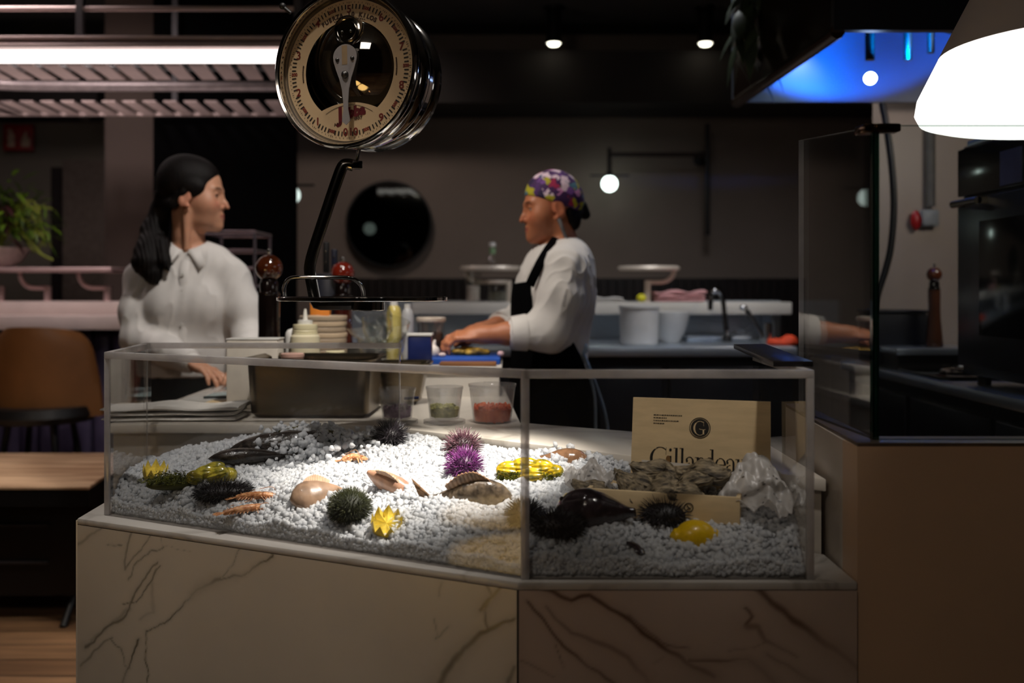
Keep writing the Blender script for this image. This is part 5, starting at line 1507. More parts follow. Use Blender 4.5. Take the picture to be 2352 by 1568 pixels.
def shellfish(px, py, label, seed, s=1.0, yaw=0.0, moss=True):
    p = onice(px, py)
    t = thing('ribbed_shellfish', label, 'shellfish', (p.x, p.y, p.z), yaw, 'yellow green shellfish on the ice')
    r = random.Random(seed)
    cols = pm('shellfish_green_%d' % seed, (196, 178, 62) if seed == 1 else (224, 186, 30), 0.25, 0, 0.35, 70, coat=0.5, rgb2=(98, 98, 28))
    spots = [(0.020, 0.006, 0.014, .019, .012, .011, -.3), (0.038, -0.004, 0.013, .019, .011, .011, -.4), (0.030, 0.012, 0.018, .022, .012, .010, -.5), (0.052, 0.004, 0.009, .017, .012, .012, -.7), (0.006, -0.004, 0.010, .013, .011, .010, .2)] if seed == 1 else \
        [(-0.028, 0.002, 0.012, .026, .018, .016, .2), (-0.004, 0.006, 0.018, .028, .020, .016, 0), (0.020, 0.002, 0.016, .026, .019, .016, -.25), (0.042, -0.002, 0.010, .022, .016, .014, -.6), (0.004, -0.010, 0.008, .03, .016, .014, -.1)]
    for k, (x, y, z, a, b_, c_, tilt) in enumerate(spots):
        us, vs_ = 24, 48; V = []; Fq = []
        Rm = Matrix.Translation((x * s, y * s, z * s)) @ Matrix.Rotation(tilt * 0.8, 4, 'Y') @ Matrix.Rotation(tilt, 4, 'Z')
        for i in range(us + 1):
            th = PI * i / us
            for j in range(vs_):
                ph = 2 * PI * j / vs_; rib = 1 + 0.09 * math.sin(11 * ph) * math.sin(th)
                V.append(Rm @ Vector((-math.cos(th) * a * s, math.sin(th) * math.cos(ph) * b_ * rib * s, math.sin(th) * math.sin(ph) * c_ * rib * s)))
        for i in range(us):
            for j in range(vs_):
                j2 = (j + 1) % vs_; Fq.append((i * vs_ + j, i * vs_ + j2, (i + 1) * vs_ + j2, (i + 1) * vs_ + j))
        obj('shell', MB().add(V, Fq), cols, t, False, 180)
    b = MB()
    n = 700 if moss else 420
    for i in range(n):
        if seed == 1: c = Vector((r.gauss(-0.028, 0.016), r.gauss(-0.003, 0.009), 0.004 + abs(r.gauss(0, 0.006))))
        else: c = Vector((r.uniform(-0.05, 0.06), r.uniform(-0.022, -0.008), r.uniform(-0.004, 0.016)))
        d = Vector((r.uniform(-1, 1), r.uniform(-1, .6), r.uniform(-.3, 1) if seed == 1 else r.uniform(-1, 0.2))).normalized()
        L = r.uniform(0.006, 0.014); u = d.orthogonal().normalized() * 0.0010; w = d.cross(u)
        b.add([c * s + u, c * s - u * 0.5 + w, c * s - u * 0.5 - w, c * s + d * L], [(0, 1, 3), (1, 2, 3), (2, 0, 3)])
    obj('weed', b, pm('weed_%d' % seed, (120, 122, 16), 0.5, 0, 0.5, 90, rgb2=(26, 34, 6)), t, False, 180)
    if seed == 1: obj('stalk', MB().ball((-0.028 * s, -0.003, 0.002), (0.034 * s, 0.015, 0.011), 18, 10), pm('stalk_olive', (70, 72, 14), 0.5), t, False)
    return t
shellfish(438, 1112, 'yellow green shellfish cluster with a weedy stalk beside the far lemon crown', 1, 1.35, 0.25)
shellfish(1212, 1100, 'bright yellow shellfish with dark ribbed underside behind the case corner seam', 2, 1.12, -0.1)

def lemon_crown(px, py, r_, label, tilt, yaw, mp):
    p = onice(px, py)
    t = thing('cut_lemon', label, 'lemon', (p.x, p.y, p.z + r_ * 0.45), yaw, 'lemon crowns on the ice')
    R = Matrix.Rotation(tilt, 4, 'X')
    nseg, k = 9, 8; N_ = nseg * k; rings = 9; vs = []; fs = []
    def rim(j):
        u = (j % k) / k; return abs(u - 0.5) * 2       # 1 at tips, 0 at valleys
    for i in range(rings + 1):
        f = i / rings
        for j in range(N_):
            a = 2 * PI * j / N_; top = -0.12 + 0.72 * rim(j)
            z = -1.0 + (top + 1.0) * f
            rad = math.sqrt(max(0, 1 - min(1, max(-1, z * 0.96)) ** 2)) if z < 0 else 1.0 - 0.04 * z
            vs.append(Vector((rad * math.cos(a), rad * math.sin(a), z * 1.05)) * r_)
    for i in range(rings):
        for j in range(N_):
            j2 = (j + 1) % N_; fs.append((i * N_ + j, i * N_ + j2, (i + 1) * N_ + j2, (i + 1) * N_ + j))
    fs.append(tuple(range(N_))[::-1])
    obj('peel', MB().add([R @ v for v in vs], fs), mp, t, False, 35)
    v2 = [R @ (Vector(v) * 0.995) for v in vs[rings * N_:]] ; f2 = []
    for q, zq in ((0.78, -0.30), (0.5, -0.20), (0.0, -0.04)):
        for j in range(N_):
            a = 2 * PI * j / N_; rr = q if q else 0.001
            zz_ = (zq + 0.50 * rim(j) * q) * r_
            v2.append(R @ Vector((rr * r_ * math.cos(a), rr * r_ * math.sin(a), zz_)))
    for i in range(3):
        for j in range(N_):
            j2 = (j + 1) % N_; f2.append((i * N_ + j, i * N_ + j2, (i + 1) * N_ + j2, (i + 1) * N_ + j))
    obj('flesh', MB().add(v2, f2), pm('lemon_flesh', (240, 216, 96), 0.25, 0, 0.1, 200, coat=0.3), t, False, 60)
    return t
mpeel = pm('lemon_peel', (236, 202, 38), 0.35, 0, 0.06, 200, 0.15, 600, coat=0.2)
lemon_crown(888, 1216, 0.027, 'zigzag cut lemon crown at the front of the ice beside the mossy urchin', 0.62, 0.2, mpeel)
lemon_crown(357, 1094, 0.025, 'pale zigzag cut lemon crown at the far left end of the ice', 0.35, 0.5, pm('lemon_peel_pale', (226, 200, 80), 0.4, 0, 0.06, 200, 0.1, 600))
p = onice(1597, 1222)
t = thing('whole_lemon', 'smooth yellow lemon half sunk in the ice at the right', 'lemon', (p.x, p.y, p.z - 0.006))
obj('peel', MB().lathe([(0, -0.042), (0.004, -0.04), (0.012, -0.034)] + [(0.026 * math.cos(a), 0.033 * math.sin(a)) for a in np.linspace(-1.05, 1.05, 14)] + [(0.012, 0.034), (0.005, 0.041), (0, 0.043)], (0, 0, 0), 32, 0, Matrix.Rotation(PI / 2, 4, 'Y')), pm('lemon_whole', (226, 184, 12), 0.3, 0, 0.06, 200, 0.1, 500, coat=0.3), t, False)

# ------------------------------------------------------------------ oyster crate, lid with lettering, paper
cl = Vector((0.2185, 1.800, 0)); cr_ = Vector((0.4485, 1.728, 0))
dx = (cr_ - cl).normalized(); dn = Vector((dx.y, -dx.x, 0))          # dn points to the viewer
zl0, zl1 = 0.862, 1.054
ang = math.atan2(dx.y, dx.x)
t = thing('oyster_crate', 'pale plywood crate holding the oysters on the ice', 'crate', (0.30, 1.70, 0.86), 0)
wd = (cr_ - cl).length
def crate_pt(u, v, z): q = cl + dx * u + dn * v; return Vector((q.x, q.y, z))
def slab(u0, u1, v0, v1, z0, z1):
    return MB().prism([crate_pt(u, v, 0)[:2] for u, v in ((u0, v0), (u1, v0), (u1, v1), (u0, v1))], z0, z1, 0.0008)
zc0, zc1 = 0.868, 0.913
obj('front_board', slab(-0.055, 0.20, 0.130, 0.137, zc0, zc1), 'wood_pale', t)
obj('back_board', slab(-0.055, 0.20, 0.007, 0.014, zc0, zc1), 'wood_pale', t)
obj('end_board', slab(-0.055, -0.048, 0.014, 0.130, zc0, zc1), 'wood_pale', t)
obj('end_board', slab(0.193, 0.20, 0.014, 0.130, zc0, zc1), 'wood_pale', t)
obj('bottom_board', slab(-0.050, 0.195, 0.012, 0.132, zc0, zc0 + 0.006), 'wood_pale', t)
mk_ = MB()
for u in (0.118,):
    c = crate_pt(u, 0.1375, 0.892)
    pts = [c + dx * 0.007 * math.cos(a) + Vector((0, 0, 0.007 * math.sin(a))) for a in [k * PI / 10 for k in range(20)]]
    mk_.tube(pts, 0.0008, 6, closed=True); mk_.tube([c + dx * -0.003 + Vector((0, 0, 0.003)), c + dx * 0.003 + Vector((0, 0, -0.003))], 0.0008, 6)
obj('stamp', mk_, 'black', t)

lid = thing('lettered_board', 'upright pale plywood lid lettered Gillardeau standing behind the oysters', 'sign', crate_pt(0, 0, zl0))
tilt_top = 0.004
def lid_pt(u, w, v=0.0):
    """u along the lid (0..1), w up it (0..1), v out of its face"""
    z = zl0 + (zl1 - zl0) * w
    q = cl + dx * wd * (u * 1.0) - dx * (1 - w) * 0.006 * (1 - u) + dn * (v - tilt_top * w)
    return Vector((q.x, q.y, z))
b = MB()
f4 = [lid_pt(0, 0), lid_pt(1, 0), lid_pt(1, 1), lid_pt(0, 1)]; k4 = [p_ - dn * 0.006 for p_ in f4]
b.add(f4 + k4, [(0, 1, 2, 3), (7, 6, 5, 4), (0, 4, 5, 1), (1, 5, 6, 2), (2, 6, 7, 3), (3, 7, 4, 0)])
obj('board', b, 'wood_pale', lid)
mink = pm('ink_black', (30, 27, 25), 0.6)
LW, LH = wd, zl1 - zl0
def ink(name, polys, mat='ink', h=0.0006):
    """flat printed shapes given in metres from the lid's lower left corner"""
    b = MB()
    for poly in polys:
        v = [lid_pt(x / LW, y / LH, h) for x, y in poly]
        b.add(v, [tuple(range(len(v)))])
    return obj(name, b, mat, lid, True, 180, False)
M['ink'] = mink
def pen(pts, stem, hair, closed=False):
    """thick-and-thin stroke: wide where it runs upright, hairline where it runs level"""
    out = []; n = len(pts)
    P = [Vector((p_[0], p_[1])) for p_ in pts]; Lf = []; Rt = []
    for i, p_ in enumerate(P):
        d = (P[min(i + 1, n - 1)] - P[max(i - 1, 0)])
        if d.length < 1e-9: d = Vector((1, 0))
        d.normalize(); w = hair + (stem - hair) * abs(d.y) ** 1.8
        Lf.append(p_ + Vector((w / 2, 0)) if abs(d.y) > 0.5 else p_ + Vector((-d.y, d.x)) * (-w / 2)); Rt.append(p_ - (Lf[-1] - p_))
    for i in range(n - 1):
        out.append([Lf[i][:], Lf[i + 1][:], Rt[i + 1][:], Rt[i][:]])
    return out
def arc(cx, cy, rx, ry, a0, a1, n=26):
    return [(cx + rx * math.cos(math.radians(a0 + (a1 - a0) * i / n)), cy + ry * math.sin(math.radians(a0 + (a1 - a0) * i / n))) for i in range(n + 1)]
def disc(cx, cy, rx, ry=None, n=20):
    return [[(cx + rx * math.cos(2 * PI * k / n), cy + (ry or rx) * math.sin(2 * PI * k / n)) for k in range(n)]]
def rect(x0, y0, x1, y1): return [[(x0, y0), (x1, y0), (x1, y1), (x0, y1)]]
S, Hh = 0.15, 0.022                                              # stem and hairline, in x-heights
def glyph(ch):
    """outline pieces (unit: x-height = 1) and advance width"""
    if ch == 'l': return rect(.16, 0, .16 + S * 1.25, 1.62) + rect(.02, 0, .5, Hh * 2) + rect(.02, 1.58, .2, 1.62), .50
    if ch == 'i': return rect(.16, 0, .16 + S * 1.25, 1.0) + rect(.02, 0, .5, Hh * 2) + rect(.02, .96, .2, 1.0) + disc(.25, 1.45, .11), .50
    if ch == 'G':
        g_ = pen(arc(.86, .80, .76, .82, 52, 285), S * 1.6, Hh * 2) + pen(arc(.86, .80, .70, .82, 285, 312), S, Hh * 2)
        return g_ + rect(1.33, 1.05, 1.36, 1.62) + rect(1.22, .1, 1.22 + S * 1.3, .66) + pen([(.78, .74), (.92, .66), (1.15, .66), (1.40, .62), (1.58, .70)], S, .05), 1.46
    if ch == 'a':
        return rect(.56, .1, .56 + S * 1.15, .72) + pen(arc(.37, .70, .27, .29, 0, 165), S, Hh * 2.2) + disc(.15, .70, .09) + pen(arc(.36, .26, .25, .27, 80, 330), S * 1.05, Hh * 2) + pen([(.56 + S * .6, .12), (.70, .02), (.80, .06)], S * .6, .05), .80
    if ch == 'r':
        return rect(.16, 0, .16 + S * 1.2, 1.0) + rect(.02, 0, .5, Hh * 2) + rect(.02, .96, .2, 1.0) + pen(arc(.53, .62, .26, .36, 165, 60), S * .8, Hh * 2) + disc(.66, .86, .10), .74
    if ch == 'd':
        return rect(.62, 0, .62 + S * 1.2, 1.62) + rect(.5, 1.58, .66, 1.62) + rect(.7, 0, .92, Hh * 2) + pen(arc(.46, .5, .38, .5, 40, 320), S * 1.2, Hh * 2), .94
    if ch == 'e':
        return pen(arc(.45, .5, .37, .5, 0, 320), S * 1.15, Hh * 2) + rect(.1, .5, .84, .5 + Hh * 2.2), .86
    if ch == 'u':
        return rect(.14, .24, .14 + S * 1.2, 1.0) + rect(.0, .96, .2, 1.0) + pen(arc(.42, .28, .22, .28, 180, 350), S * .9, Hh * 2) + rect(.62, 0, .62 + S * 1.2, 1.0) + rect(.48, .96, .66, 1.0) + rect(.7, 0, .92, Hh * 2), .94
    return [], .5
def word(txt, x, y, xh, sx=1.0):
    polys = []
    for ch in txt:
        g_, adv = glyph(ch)
        polys += [[(x + px_ * xh * sx, y + py_ * xh) for px_, py_ in pl_] for pl_ in g_]
        x += adv * xh * sx
    return polys, x
wp, xe_ = word('Gillardeau', 0, 0, 1)
xh = 0.0240; sx = (0.168 / xh) / xe_
wp, _ = word('Gillardeau', 0.034, 0.066, xh, sx)
ink('lettering', wp)
# round badge with its letter
cxb, cyb, rb = 0.1205, 0.142, 0.0185
ink('badge', disc(cxb, cyb, rb * 0.86, None, 40) + [[(cxb + rb * q1 * math.cos(a0), cyb + rb * q1 * math.sin(a0)) for q1, a0 in ((.93, a), (1, a), (1, a + .16), (.93, a + .16))] for a in [k * 2 * PI / 40 for k in range(40)]])
gb_, _ = word('G', cxb - 0.0112, cyb - 0.0125, 0.0150, 0.88)
ink('badge_letter', gb_, 'wood_pale', 0.0011)
# rows of small print, too fine to read
r = random.Random(2); sm = []
for row, (w_, y_) in enumerate(((.050, .1615), (.022, .1565), (.045, .1515), (.019, .1465))):
    x = 0.038
    while x < 0.038 + w_:
        q_ = r.uniform(.0012, .0042); sm += rect(x, y_, x + q_, y_ + .0016); x += q_ + .0009
ink('small_print', sm)
lb = MB(); v = [lid_pt(u, w, 0.0008) for u, w in ((.08, .29), (.50, .27), (.50, .40), (.08, .42))]
lb.add(v, [(0, 1, 2, 3)]); obj('paper_label', lb, 'paper', lid, True, 180, False)
sm = []
for y_ in (.068, .072):
    x = 0.024
    while x < 0.052: q_ = r.uniform(.002, .005); sm += rect(x, y_, x + q_, y_ + .0024); x += q_ + .001
ink('label_print', sm, 'ink', 0.0013)
ink('stain', disc(0.066, 0.083, 0.0042, 0.0075), pm('stain_brown', (128, 92, 48), 0.6), 0.0010)

# oysters
def oyster_mesh(seed, L=0.075):
    r = np.random.RandomState(seed)
    us, vs_ = 40, 56; V = []
    ph = np.linspace(0, 2 * PI, vs_, endpoint=False)
    outline = 1 + 0.16 * np.sin(2 * ph + r.uniform(0, 6)) + 0.08 * np.sin(3 * ph + r.uniform(0, 6)) + 0.06 * np.sin(7 * ph + r.uniform(0, 6)) + 0.04 * np.sin(11 * ph + r.uniform(0, 6))
    for i in range(us + 1):
        th = PI * i / us; s = math.sin(th); c_ = -math.cos(th)
        q = abs(s)
        x = np.cos(ph) * q * outline * L * 0.5; y = np.sin(ph) * q * outline * L * 0.30
        z = c_ * L * 0.19 * np.ones_like(ph)
        ridg = 0.028 * L * np.sin(q * 26 + 2 * np.sin(3 * ph)) * q
        lip = -0.05 * L * np.exp(-((i - us / 2) / 1.2) ** 2) * (0.6 + 0.4 * np.sin(5 * ph))
        V.append(np.stack([x * (1 + lip / L), y * (1 + lip / L), z + ridg * (1 if c_ > 0 else -1) + 0.05 * L * np.sin(3 * x / L * 3 + 1)], 1))
    V = np.concatenate(V); V += (0.02 * L * fbm(V, seed, 110, 3))[:, None] * np.array([.6, .6, 1])
    Fq = []
    for i in range(us):
        for j in range(vs_):
            j2 = (j + 1) % vs_; Fq.append((i * vs_ + j, i * vs_ + j2, (i + 1) * vs_ + j2, (i + 1) * vs_ + j))
    return np_mesh('oyster', V, np.array(Fq))
mo1 = pm('oyster_shell', (158, 142, 114), 0.45, 0, 0.5, 45, 0.7, 160, rgb2=(46, 38, 28), stretch=(1, 3, 4))
omesh = [oyster_mesh(s) for s in (1, 2, 3, 4)]
for m_ in omesh:
    m_.materials.append(mo1); m_.polygons.foreach_set('use_smooth', [True] * len(m_.polygons))
osp = [(-0.046, 0.100, .905, .3, .5, .2, 1.0, 'oyster at the left end of the crate, tilted on its edge'),
       (0.022, 0.112, .908, -.5, .3, .5, .95, 'slim oyster leaning over the front board of the crate'),
       (0.068, 0.112, .911, .15, .25, -.2, 1.1, 'pale oyster lying against the front board in the middle'),
       (0.112, 0.108, .910, .5, .4, .3, 1.05, 'oyster half under the crumpled paper at the right'),
       (0.020, 0.065, .919, .1, -.3, .3, 1.05, 'dark thick oyster stacked at the left back'),
       (0.064, 0.068, .920, -.3, .25, .1, 1.0, 'rough round oyster in the middle of the heap'),
       (0.110, 0.068, .921, .2, -.2, -.35, 1.1, 'greenish oyster in the right of the heap'),
       (0.050, 0.030, .934, .05, -.15, .18, 1.25, 'long grey oyster on top, across the lettering'),
       (0.128, 0.034, .935, -.1, .2, -.15, 1.3, 'big layered oyster on top right of the heap')]
for k, (u, v, z, a, b_, c_, s, lab) in enumerate(osp):
    o = bpy.data.objects.new('oyster', omesh[k % 4]); COL.objects.link(o)
    q = crate_pt(u, v, z - 0.004); o.location = q; o.rotation_euler = (b_, c_, ang + a); o.scale = (s, s, s)
    tag(o, lab, 'oyster', 'oysters in the plywood crate')

# crumpled printed tissue round the crate
def tissue(name, label, c, sx_, sy_, h, seed, yaw, prof):
    n = 72; us = np.linspace(-1, 1, n); U, Vv = np.meshgrid(us, us)
    P = np.stack([U.ravel(), Vv.ravel(), np.zeros(U.size)], 1)
    z = prof(P[:, 0], P[:, 1]) * h
    def crease(f, s_): return np.abs(fbm(P, s_, f, 2))
    z = z + h * (0.55 * crease(3.6, seed) + 0.34 * crease(8, seed + 1) + 0.16 * crease(17, seed + 2) - 0.35)
    x = P[:, 0] * sx_ * (1 + 0.15 * fbm(P, seed + 4, 3, 2)); y = P[:, 1] * sy_ * (1 + 0.15 * fbm(P, seed + 5, 3, 2))
    V = np.stack([x, y, z], 1); idx = np.arange(n * n).reshape(n, n)
    Q = np.stack([idx[:-1, :-1].ravel(), idx[:-1, 1:].ravel(), idx[1:, 1:].ravel(), idx[1:, :-1].ravel()], 1)
    rad = np.hypot(P[:, 0], P[:, 1] * 1.0) * (1 + 0.12 * fbm(P, seed + 8, 5, 2)); keep = (rad[Q] < 1.0).all(1)
    me = np_mesh(name, V, Q[keep])
    o = link(name, me, M['tissue'], None, True, 50); o.location = c; o.rotation_euler = (0, 0, yaw)
    md = o.modifiers.new('thickness', 'SOLIDIFY'); md.thickness = 0.0008
    return tag(o, label, 'paper')
def tissue_mat():
    m, nt, out = new_mat('printed_tissue'); N = nt.nodes.new; L = nt.links.new
    df = N('ShaderNodeBsdfDiffuse'); tl = N('ShaderNodeBsdfTranslucent'); tr = N('ShaderNodeBsdfTransparent'); gl = N('ShaderNodeBsdfGlossy'); gl.inputs['Roughness'].default_value = 0.4
    tc = N('ShaderNodeTexCoord'); mp = N('ShaderNodeMapping'); mp.inputs['Scale'].default_value = (45, 100, 70); L(tc.outputs['Object'], mp.inputs[0])
    vo = N('ShaderNodeTexVoronoi'); vo.inputs['Scale'].default_value = 1; L(mp.outputs[0], vo.inputs[0])
    rp = N('ShaderNodeValToRGB'); e = rp.color_ramp.elements; e[0].position = 0.12; e[0].color = (0.12, 0.11, 0.10, 1); e[1].position = 0.2; e[1].color = (0.72, 0.69, 0.66, 1)
    L(vo.outputs['Distance'], rp.inputs[0])
    for s_ in (df, tl): L(rp.outputs[0], s_.inputs[0])
    m1 = N('ShaderNodeMixShader'); m1.inputs[0].default_value = 0.4; L(df.outputs[0], m1.inputs[1]); L(tl.outputs[0], m1.inputs[2])
    m2 = N('ShaderNodeMixShader'); m2.inputs[0].default_value = 0.38; L(m1.outputs[0], m2.inputs[1]); L(tr.outputs[0], m2.inputs[2])
    m3 = N('ShaderNodeMixShader'); m3.inputs[0].default_value = 0.06; L(m2.outputs[0], m3.inputs[1]); L(gl.outputs[0], m3.inputs[2])
    L(m3.outputs[0], out.inputs[0]); return m
M['tissue'] = tissue_mat()
q = crate_pt(0.232, 0.075, 0.900)
tissue('crumpled_tissue', 'crumpled printed tissue paper spilling over the right end of the crate', (q.x, q.y, 0.895), 0.074, 0.080, 0.048, 31, ang, lambda x, y: np.exp(-((x + .25) ** 2 * 2.2 + (y - .25) ** 2 * 2)) * 0.95 + 0.15 * np.clip(y, 0, 1))
q = crate_pt(-0.068, 0.06, 0.90)
tissue('crumpled_tissue', 'crumpled pale tissue paper bunched at the left end of the crate', (q.x, q.y, 0.900), 0.050, 0.055, 0.034, 55, ang + .4, lambda x, y: np.exp(-(x ** 2 * 1.3 + y ** 2 * 1.3)) * 1.0)

# ================================================================== HANGING DIAL SCALE
DS = 2.05
fc = at(791, 157, DS); RS = 185 / F * DS
yaw = math.radians(20)
nrm = Vector((-math.sin(yaw), -math.cos(yaw), 0)); upv = Vector((0, 0, 1)); rgt = upv.cross(nrm)
SM = Matrix.Translation(fc) @ Matrix((( rgt.x, upv.x, nrm.x, 0), (rgt.y, upv.y, nrm.y, 0), (rgt.z, upv.z, nrm.z, 0), (0, 0, 0, 1)))
sc = thing('hanging_scale', 'round chrome dial scale hanging over the ice with an empty flat pan', 'scale', (fc.x, fc.y + 0.06, 1.23))
def R_(prof): return [(r_ * RS, z * RS) for r_, z in prof]
obj('drum', MB().lathe(R_([(0, -.98), (.60, -.98), (.82, -.95), (.92, -.90), (.93, -.82), (.90, -.78), (.88, -.77), (.88, -.55), (.90, -.53), (.945, -.50), (.955, -.44), (.945, -.38), (.90, -.35), (.89, -.33), (.89, -.14), (.93, -.12), (.96, -.10)]), (0, 0, 0), 96, 0, SM), 'chrome', sc)
obj('bezel', MB().lathe(R_([(.955, -.12), (.99, -.09), (1.0, -.04), (.995, .015), (.975, .04), (.945, .03), (.93, 0.0), (.925, -.08), (.92, -.19)]), (0, 0, 0), 96, 0, SM), 'chrome', sc)
zd = -0.12
mdial = pm('dial_cream', (196, 166, 128), 0.5, 0, 0.05, 6)
msh = pm('dial_outer', (150, 128, 102), 0.5, 0, 0.06, 6)
mdk_ = pm('dial_line', (34, 26, 20), 0.5)
# cream ring with the window cut out
vs = []; fs = []
n = 160
def win(a):
    """inner edge of the printed ring in direction a (from the right, anticlockwise)"""
    x, y = math.cos(a), math.sin(a)
    if math.degrees(math.atan2(y, x)) > -50 and True: pass
    d = math.degrees(a) % 360
    if 231 < d < 309: return None
    return 0.625
ring = []
for k in range(n + 1):
    a = math.radians(-51) + math.radians(282) * k / n
    vs += [(0.625 * math.cos(a), 0.625 * math.sin(a), zd), (0.895 * math.cos(a), 0.895 * math.sin(a), zd)]
for k in range(n): fs.append((2 * k, 2 * k + 1, 2 * k + 3, 2 * k + 2))
o_ = len(vs); m_ = 40
for k in range(m_ + 1):
    a = math.radians(231) + math.radians(78) * k / m_
    ox, oy = 0.895 * math.cos(a), 0.895 * math.sin(a)
    s_ = k / m_ * 2 - 1; ix = 0.393 * s_; iy = -0.40 - 0.086 * s_ * s_
    vs += [(ix, iy, zd), (ox, oy, zd)]
for k in range(m_): fs.append((o_ + 2 * k, o_ + 2 * k + 1, o_ + 2 * k + 3, o_ + 2 * k + 2))
obj('dial_face', MB().add([SM @ (Vector(v) * RS) for v in vs], fs), mdial, sc)
def annulus(r0, r1, z, n=128):
    v = []; f = []
    for k in range(n):
        a = 2 * PI * k / n; v += [(r0 * math.cos(a), r0 * math.sin(a), z), (r1 * math.cos(a), r1 * math.sin(a), z)]
    for k in range(n):
        k2 = (k + 1) % n; f.append((2 * k, 2 * k + 1, 2 * k2 + 1, 2 * k2))
    return v, f
v, f = annulus(0.895, 0.945, zd + 0.002); b = MB().add([SM @ (Vector(p) * RS) for p in v], f)
obj('outer_ring', b, msh, sc)
b = MB()
for r0, r1 in ((0.888, 0.897), (0.905, 0.910)):
    v, f = annulus(r0, r1, zd + 0.004); b.add([SM @ (Vector(p) * RS) for p in v], f)
for k in range(200):
    a = -PI / 2 - 2 * PI * k / 200; major = k % 2 == 0; kilo = k % 20 == 0; half = k % 10 == 0
    if kilo or half: r0, r1, w = .835, .862, .0035
    elif major: r0, r1, w = .768, .828, .0085
    else: r0, r1, w = .842, .860, .003
    c, s_ = math.cos(a), math.sin(a)
    q = [(c * r0 - s_ * w, s_ * r0 + c * w), (c * r1 - s_ * w, s_ * r1 + c * w), (c * r1 + s_ * w, s_ * r1 - c * w), (c * r0 + s_ * w, s_ * r0 - c * w)]
    b.add([SM @ (Vector((x, y, zd + 0.004)) * RS) for x, y in q], [(0, 1, 2, 3)])
aa = [math.radians(90 - 45 + 90 * k / 40) for k in range(41)]
v = []
for k in range(41):
    s_ = k / 40 * 2 - 1; v.append((0.33 * s_, -0.435 - 0.10 * s_ * s_))
for p_, q_ in zip(v[:-1], v[1:]):
    b.add([SM @ (Vector((x, y + d, zd + .004)) * RS) for (x, y), d in ((p_, 0), (q_, 0), (q_, .006), (p_, .006))], [(0, 1, 2, 3)])
obj('graduations', b, mdk_, sc, True, 180, False)
mred = pm('dial_red', (112, 30, 20), 0.5); mbr = pm('dial_brown', (60, 34, 18), 0.5)
def put(b, txt, size, x, y, rot=0.0, bold=0.0, shear=0.0, z=0.0045):
    v, f = text_geom(txt, size, 'CENTER', bold or 0.0025)
    c, s_ = math.cos(rot), math.sin(rot)
    b.add([SM @ (Vector((x + c * (p.x + shear * p.y) - s_ * p.y, y + s_ * (p.x + shear * p.y) + c * p.y, zd + z)) * RS) for p in v], f)
b = MB()
for k in range(1, 10):
    a = -PI / 2 - 2 * PI * k / 10; put(b, str(k), 0.135, 0.765 * math.cos(a), 0.765 * math.sin(a))
put(b, '0', 0.135, -0.05, -0.775); put(b, '10', 0.135, 0.06, -0.775)
for k in range(10):
    a = -PI / 2 - 2 * PI * (k + 0.5) / 10; put(b, '500', 0.055, 0.79 * math.cos(a), 0.79 * math.sin(a), a - PI / 2 if math.sin(a) > 0.2 else (a + PI / 2 if math.sin(a) < -0.2 else 0))
obj('numerals', b, mred, sc, True, 180, False)
b = MB(); txt = 'FUERZA 10 KILOS'; adv = 0.0545
for i, ch in enumerate(txt):
    a = PI / 2 - (i - (len(txt) - 1) / 2) * adv / 0.695
    if ch != ' ': put(b, ch, 0.075, 0.70 * math.cos(a), 0.70 * math.sin(a), a - PI / 2, 0.004)
r = random.Random(4); a = PI / 2 + 0.33
while a > PI / 2 - 0.33:                                              # a line of print too small to read
    w = r.uniform(0.02, 0.06); q = []
    for aa_, rr in ((a, .648), (a - w, .648), (a - w, .66), (a, .66)): q.append(SM @ (Vector((rr * math.cos(aa_), rr * math.sin(aa_), zd + .0045)) * RS))
    b.add(q, [(0, 1, 2, 3)]); a -= w + 0.015
for side in (0, PI):
    a = side - 0.16
    while a < side + 0.16:
        w = r.uniform(.012, .025); q = []
        for aa_, rr in ((a, .655), (a + w, .655), (a + w, .673), (a, .673)): q.append(SM @ (Vector((rr * math.cos(aa_), rr * math.sin(aa_), zd + .0045)) * RS))
        b.add(q, [(0, 1, 2, 3)]); a += w + .006
put(b, 'AAO', 0.05, -0.16, -0.665, 0.17, 0.002); put(b, 'ERRY', 0.05, 0.13, -0.605, 0.17, 0.002)
obj('fine_print', b, mbr, sc, True, 180, False)
b = MB(); put(b, 'J', 0.24, -0.125, -0.555, 0.17, 0.012, 0.15); put(b, 'bba', 0.17, 0.105, -0.52, 0.17, 0.012, 0.15)
obj('maker_lettering', b, pm('maker_red', (96, 14, 20), 0.5), sc, True, 180, False)
# domed mirror behind the window, bracket hub, pointer
v = [(0, 0)]; f = []; nr, na = 26, 72
for i in range(1, nr + 1):
    v += [(.72 * i / nr * math.cos(2 * PI * k / na), .72 * i / nr * math.sin(2 * PI * k / na)) for k in range(na)]
f += [(0, 1 + k, 1 + (k + 1) % na) for k in range(na)]
for i in range(nr - 1):
    f += [(1 + i * na + k, 1 + (i + 1) * na + k, 1 + (i + 1) * na + (k + 1) % na, 1 + i * na + (k + 1) % na) for k in range(na)]
RD = 1.0
v = [SM @ (Vector((x, y, -.035 - (RD - math.sqrt(RD * RD - x * x - (y - .22) ** 2)))) * RS) for x, y in v]
obj('mirror_dome', MB().add(v, f), pm('dome_chrome', (190, 188, 186), 0.03, 1.0, 0.02, 10), sc)
HM = SM @ Matrix.Translation((0.02 * RS, 0.478 * RS, -0.05 * RS))
obj('hub', MB().lathe(R_([(0, .04), (.125, .035), (.140, .015), (.150, .02), (.165, .035), (.185, .03), (.198, .0), (.20, -.08)]), (0, 0, 0), 40, 0, HM), 'chrome', sc)
b = MB()
for x, y in ((-.06, -.02), (.06, -.02)): b.ball(HM @ (Vector((x, y, .04)) * RS), .018 * RS, 12, 8)
obj('hub_screw', b, 'steel_dark', sc)
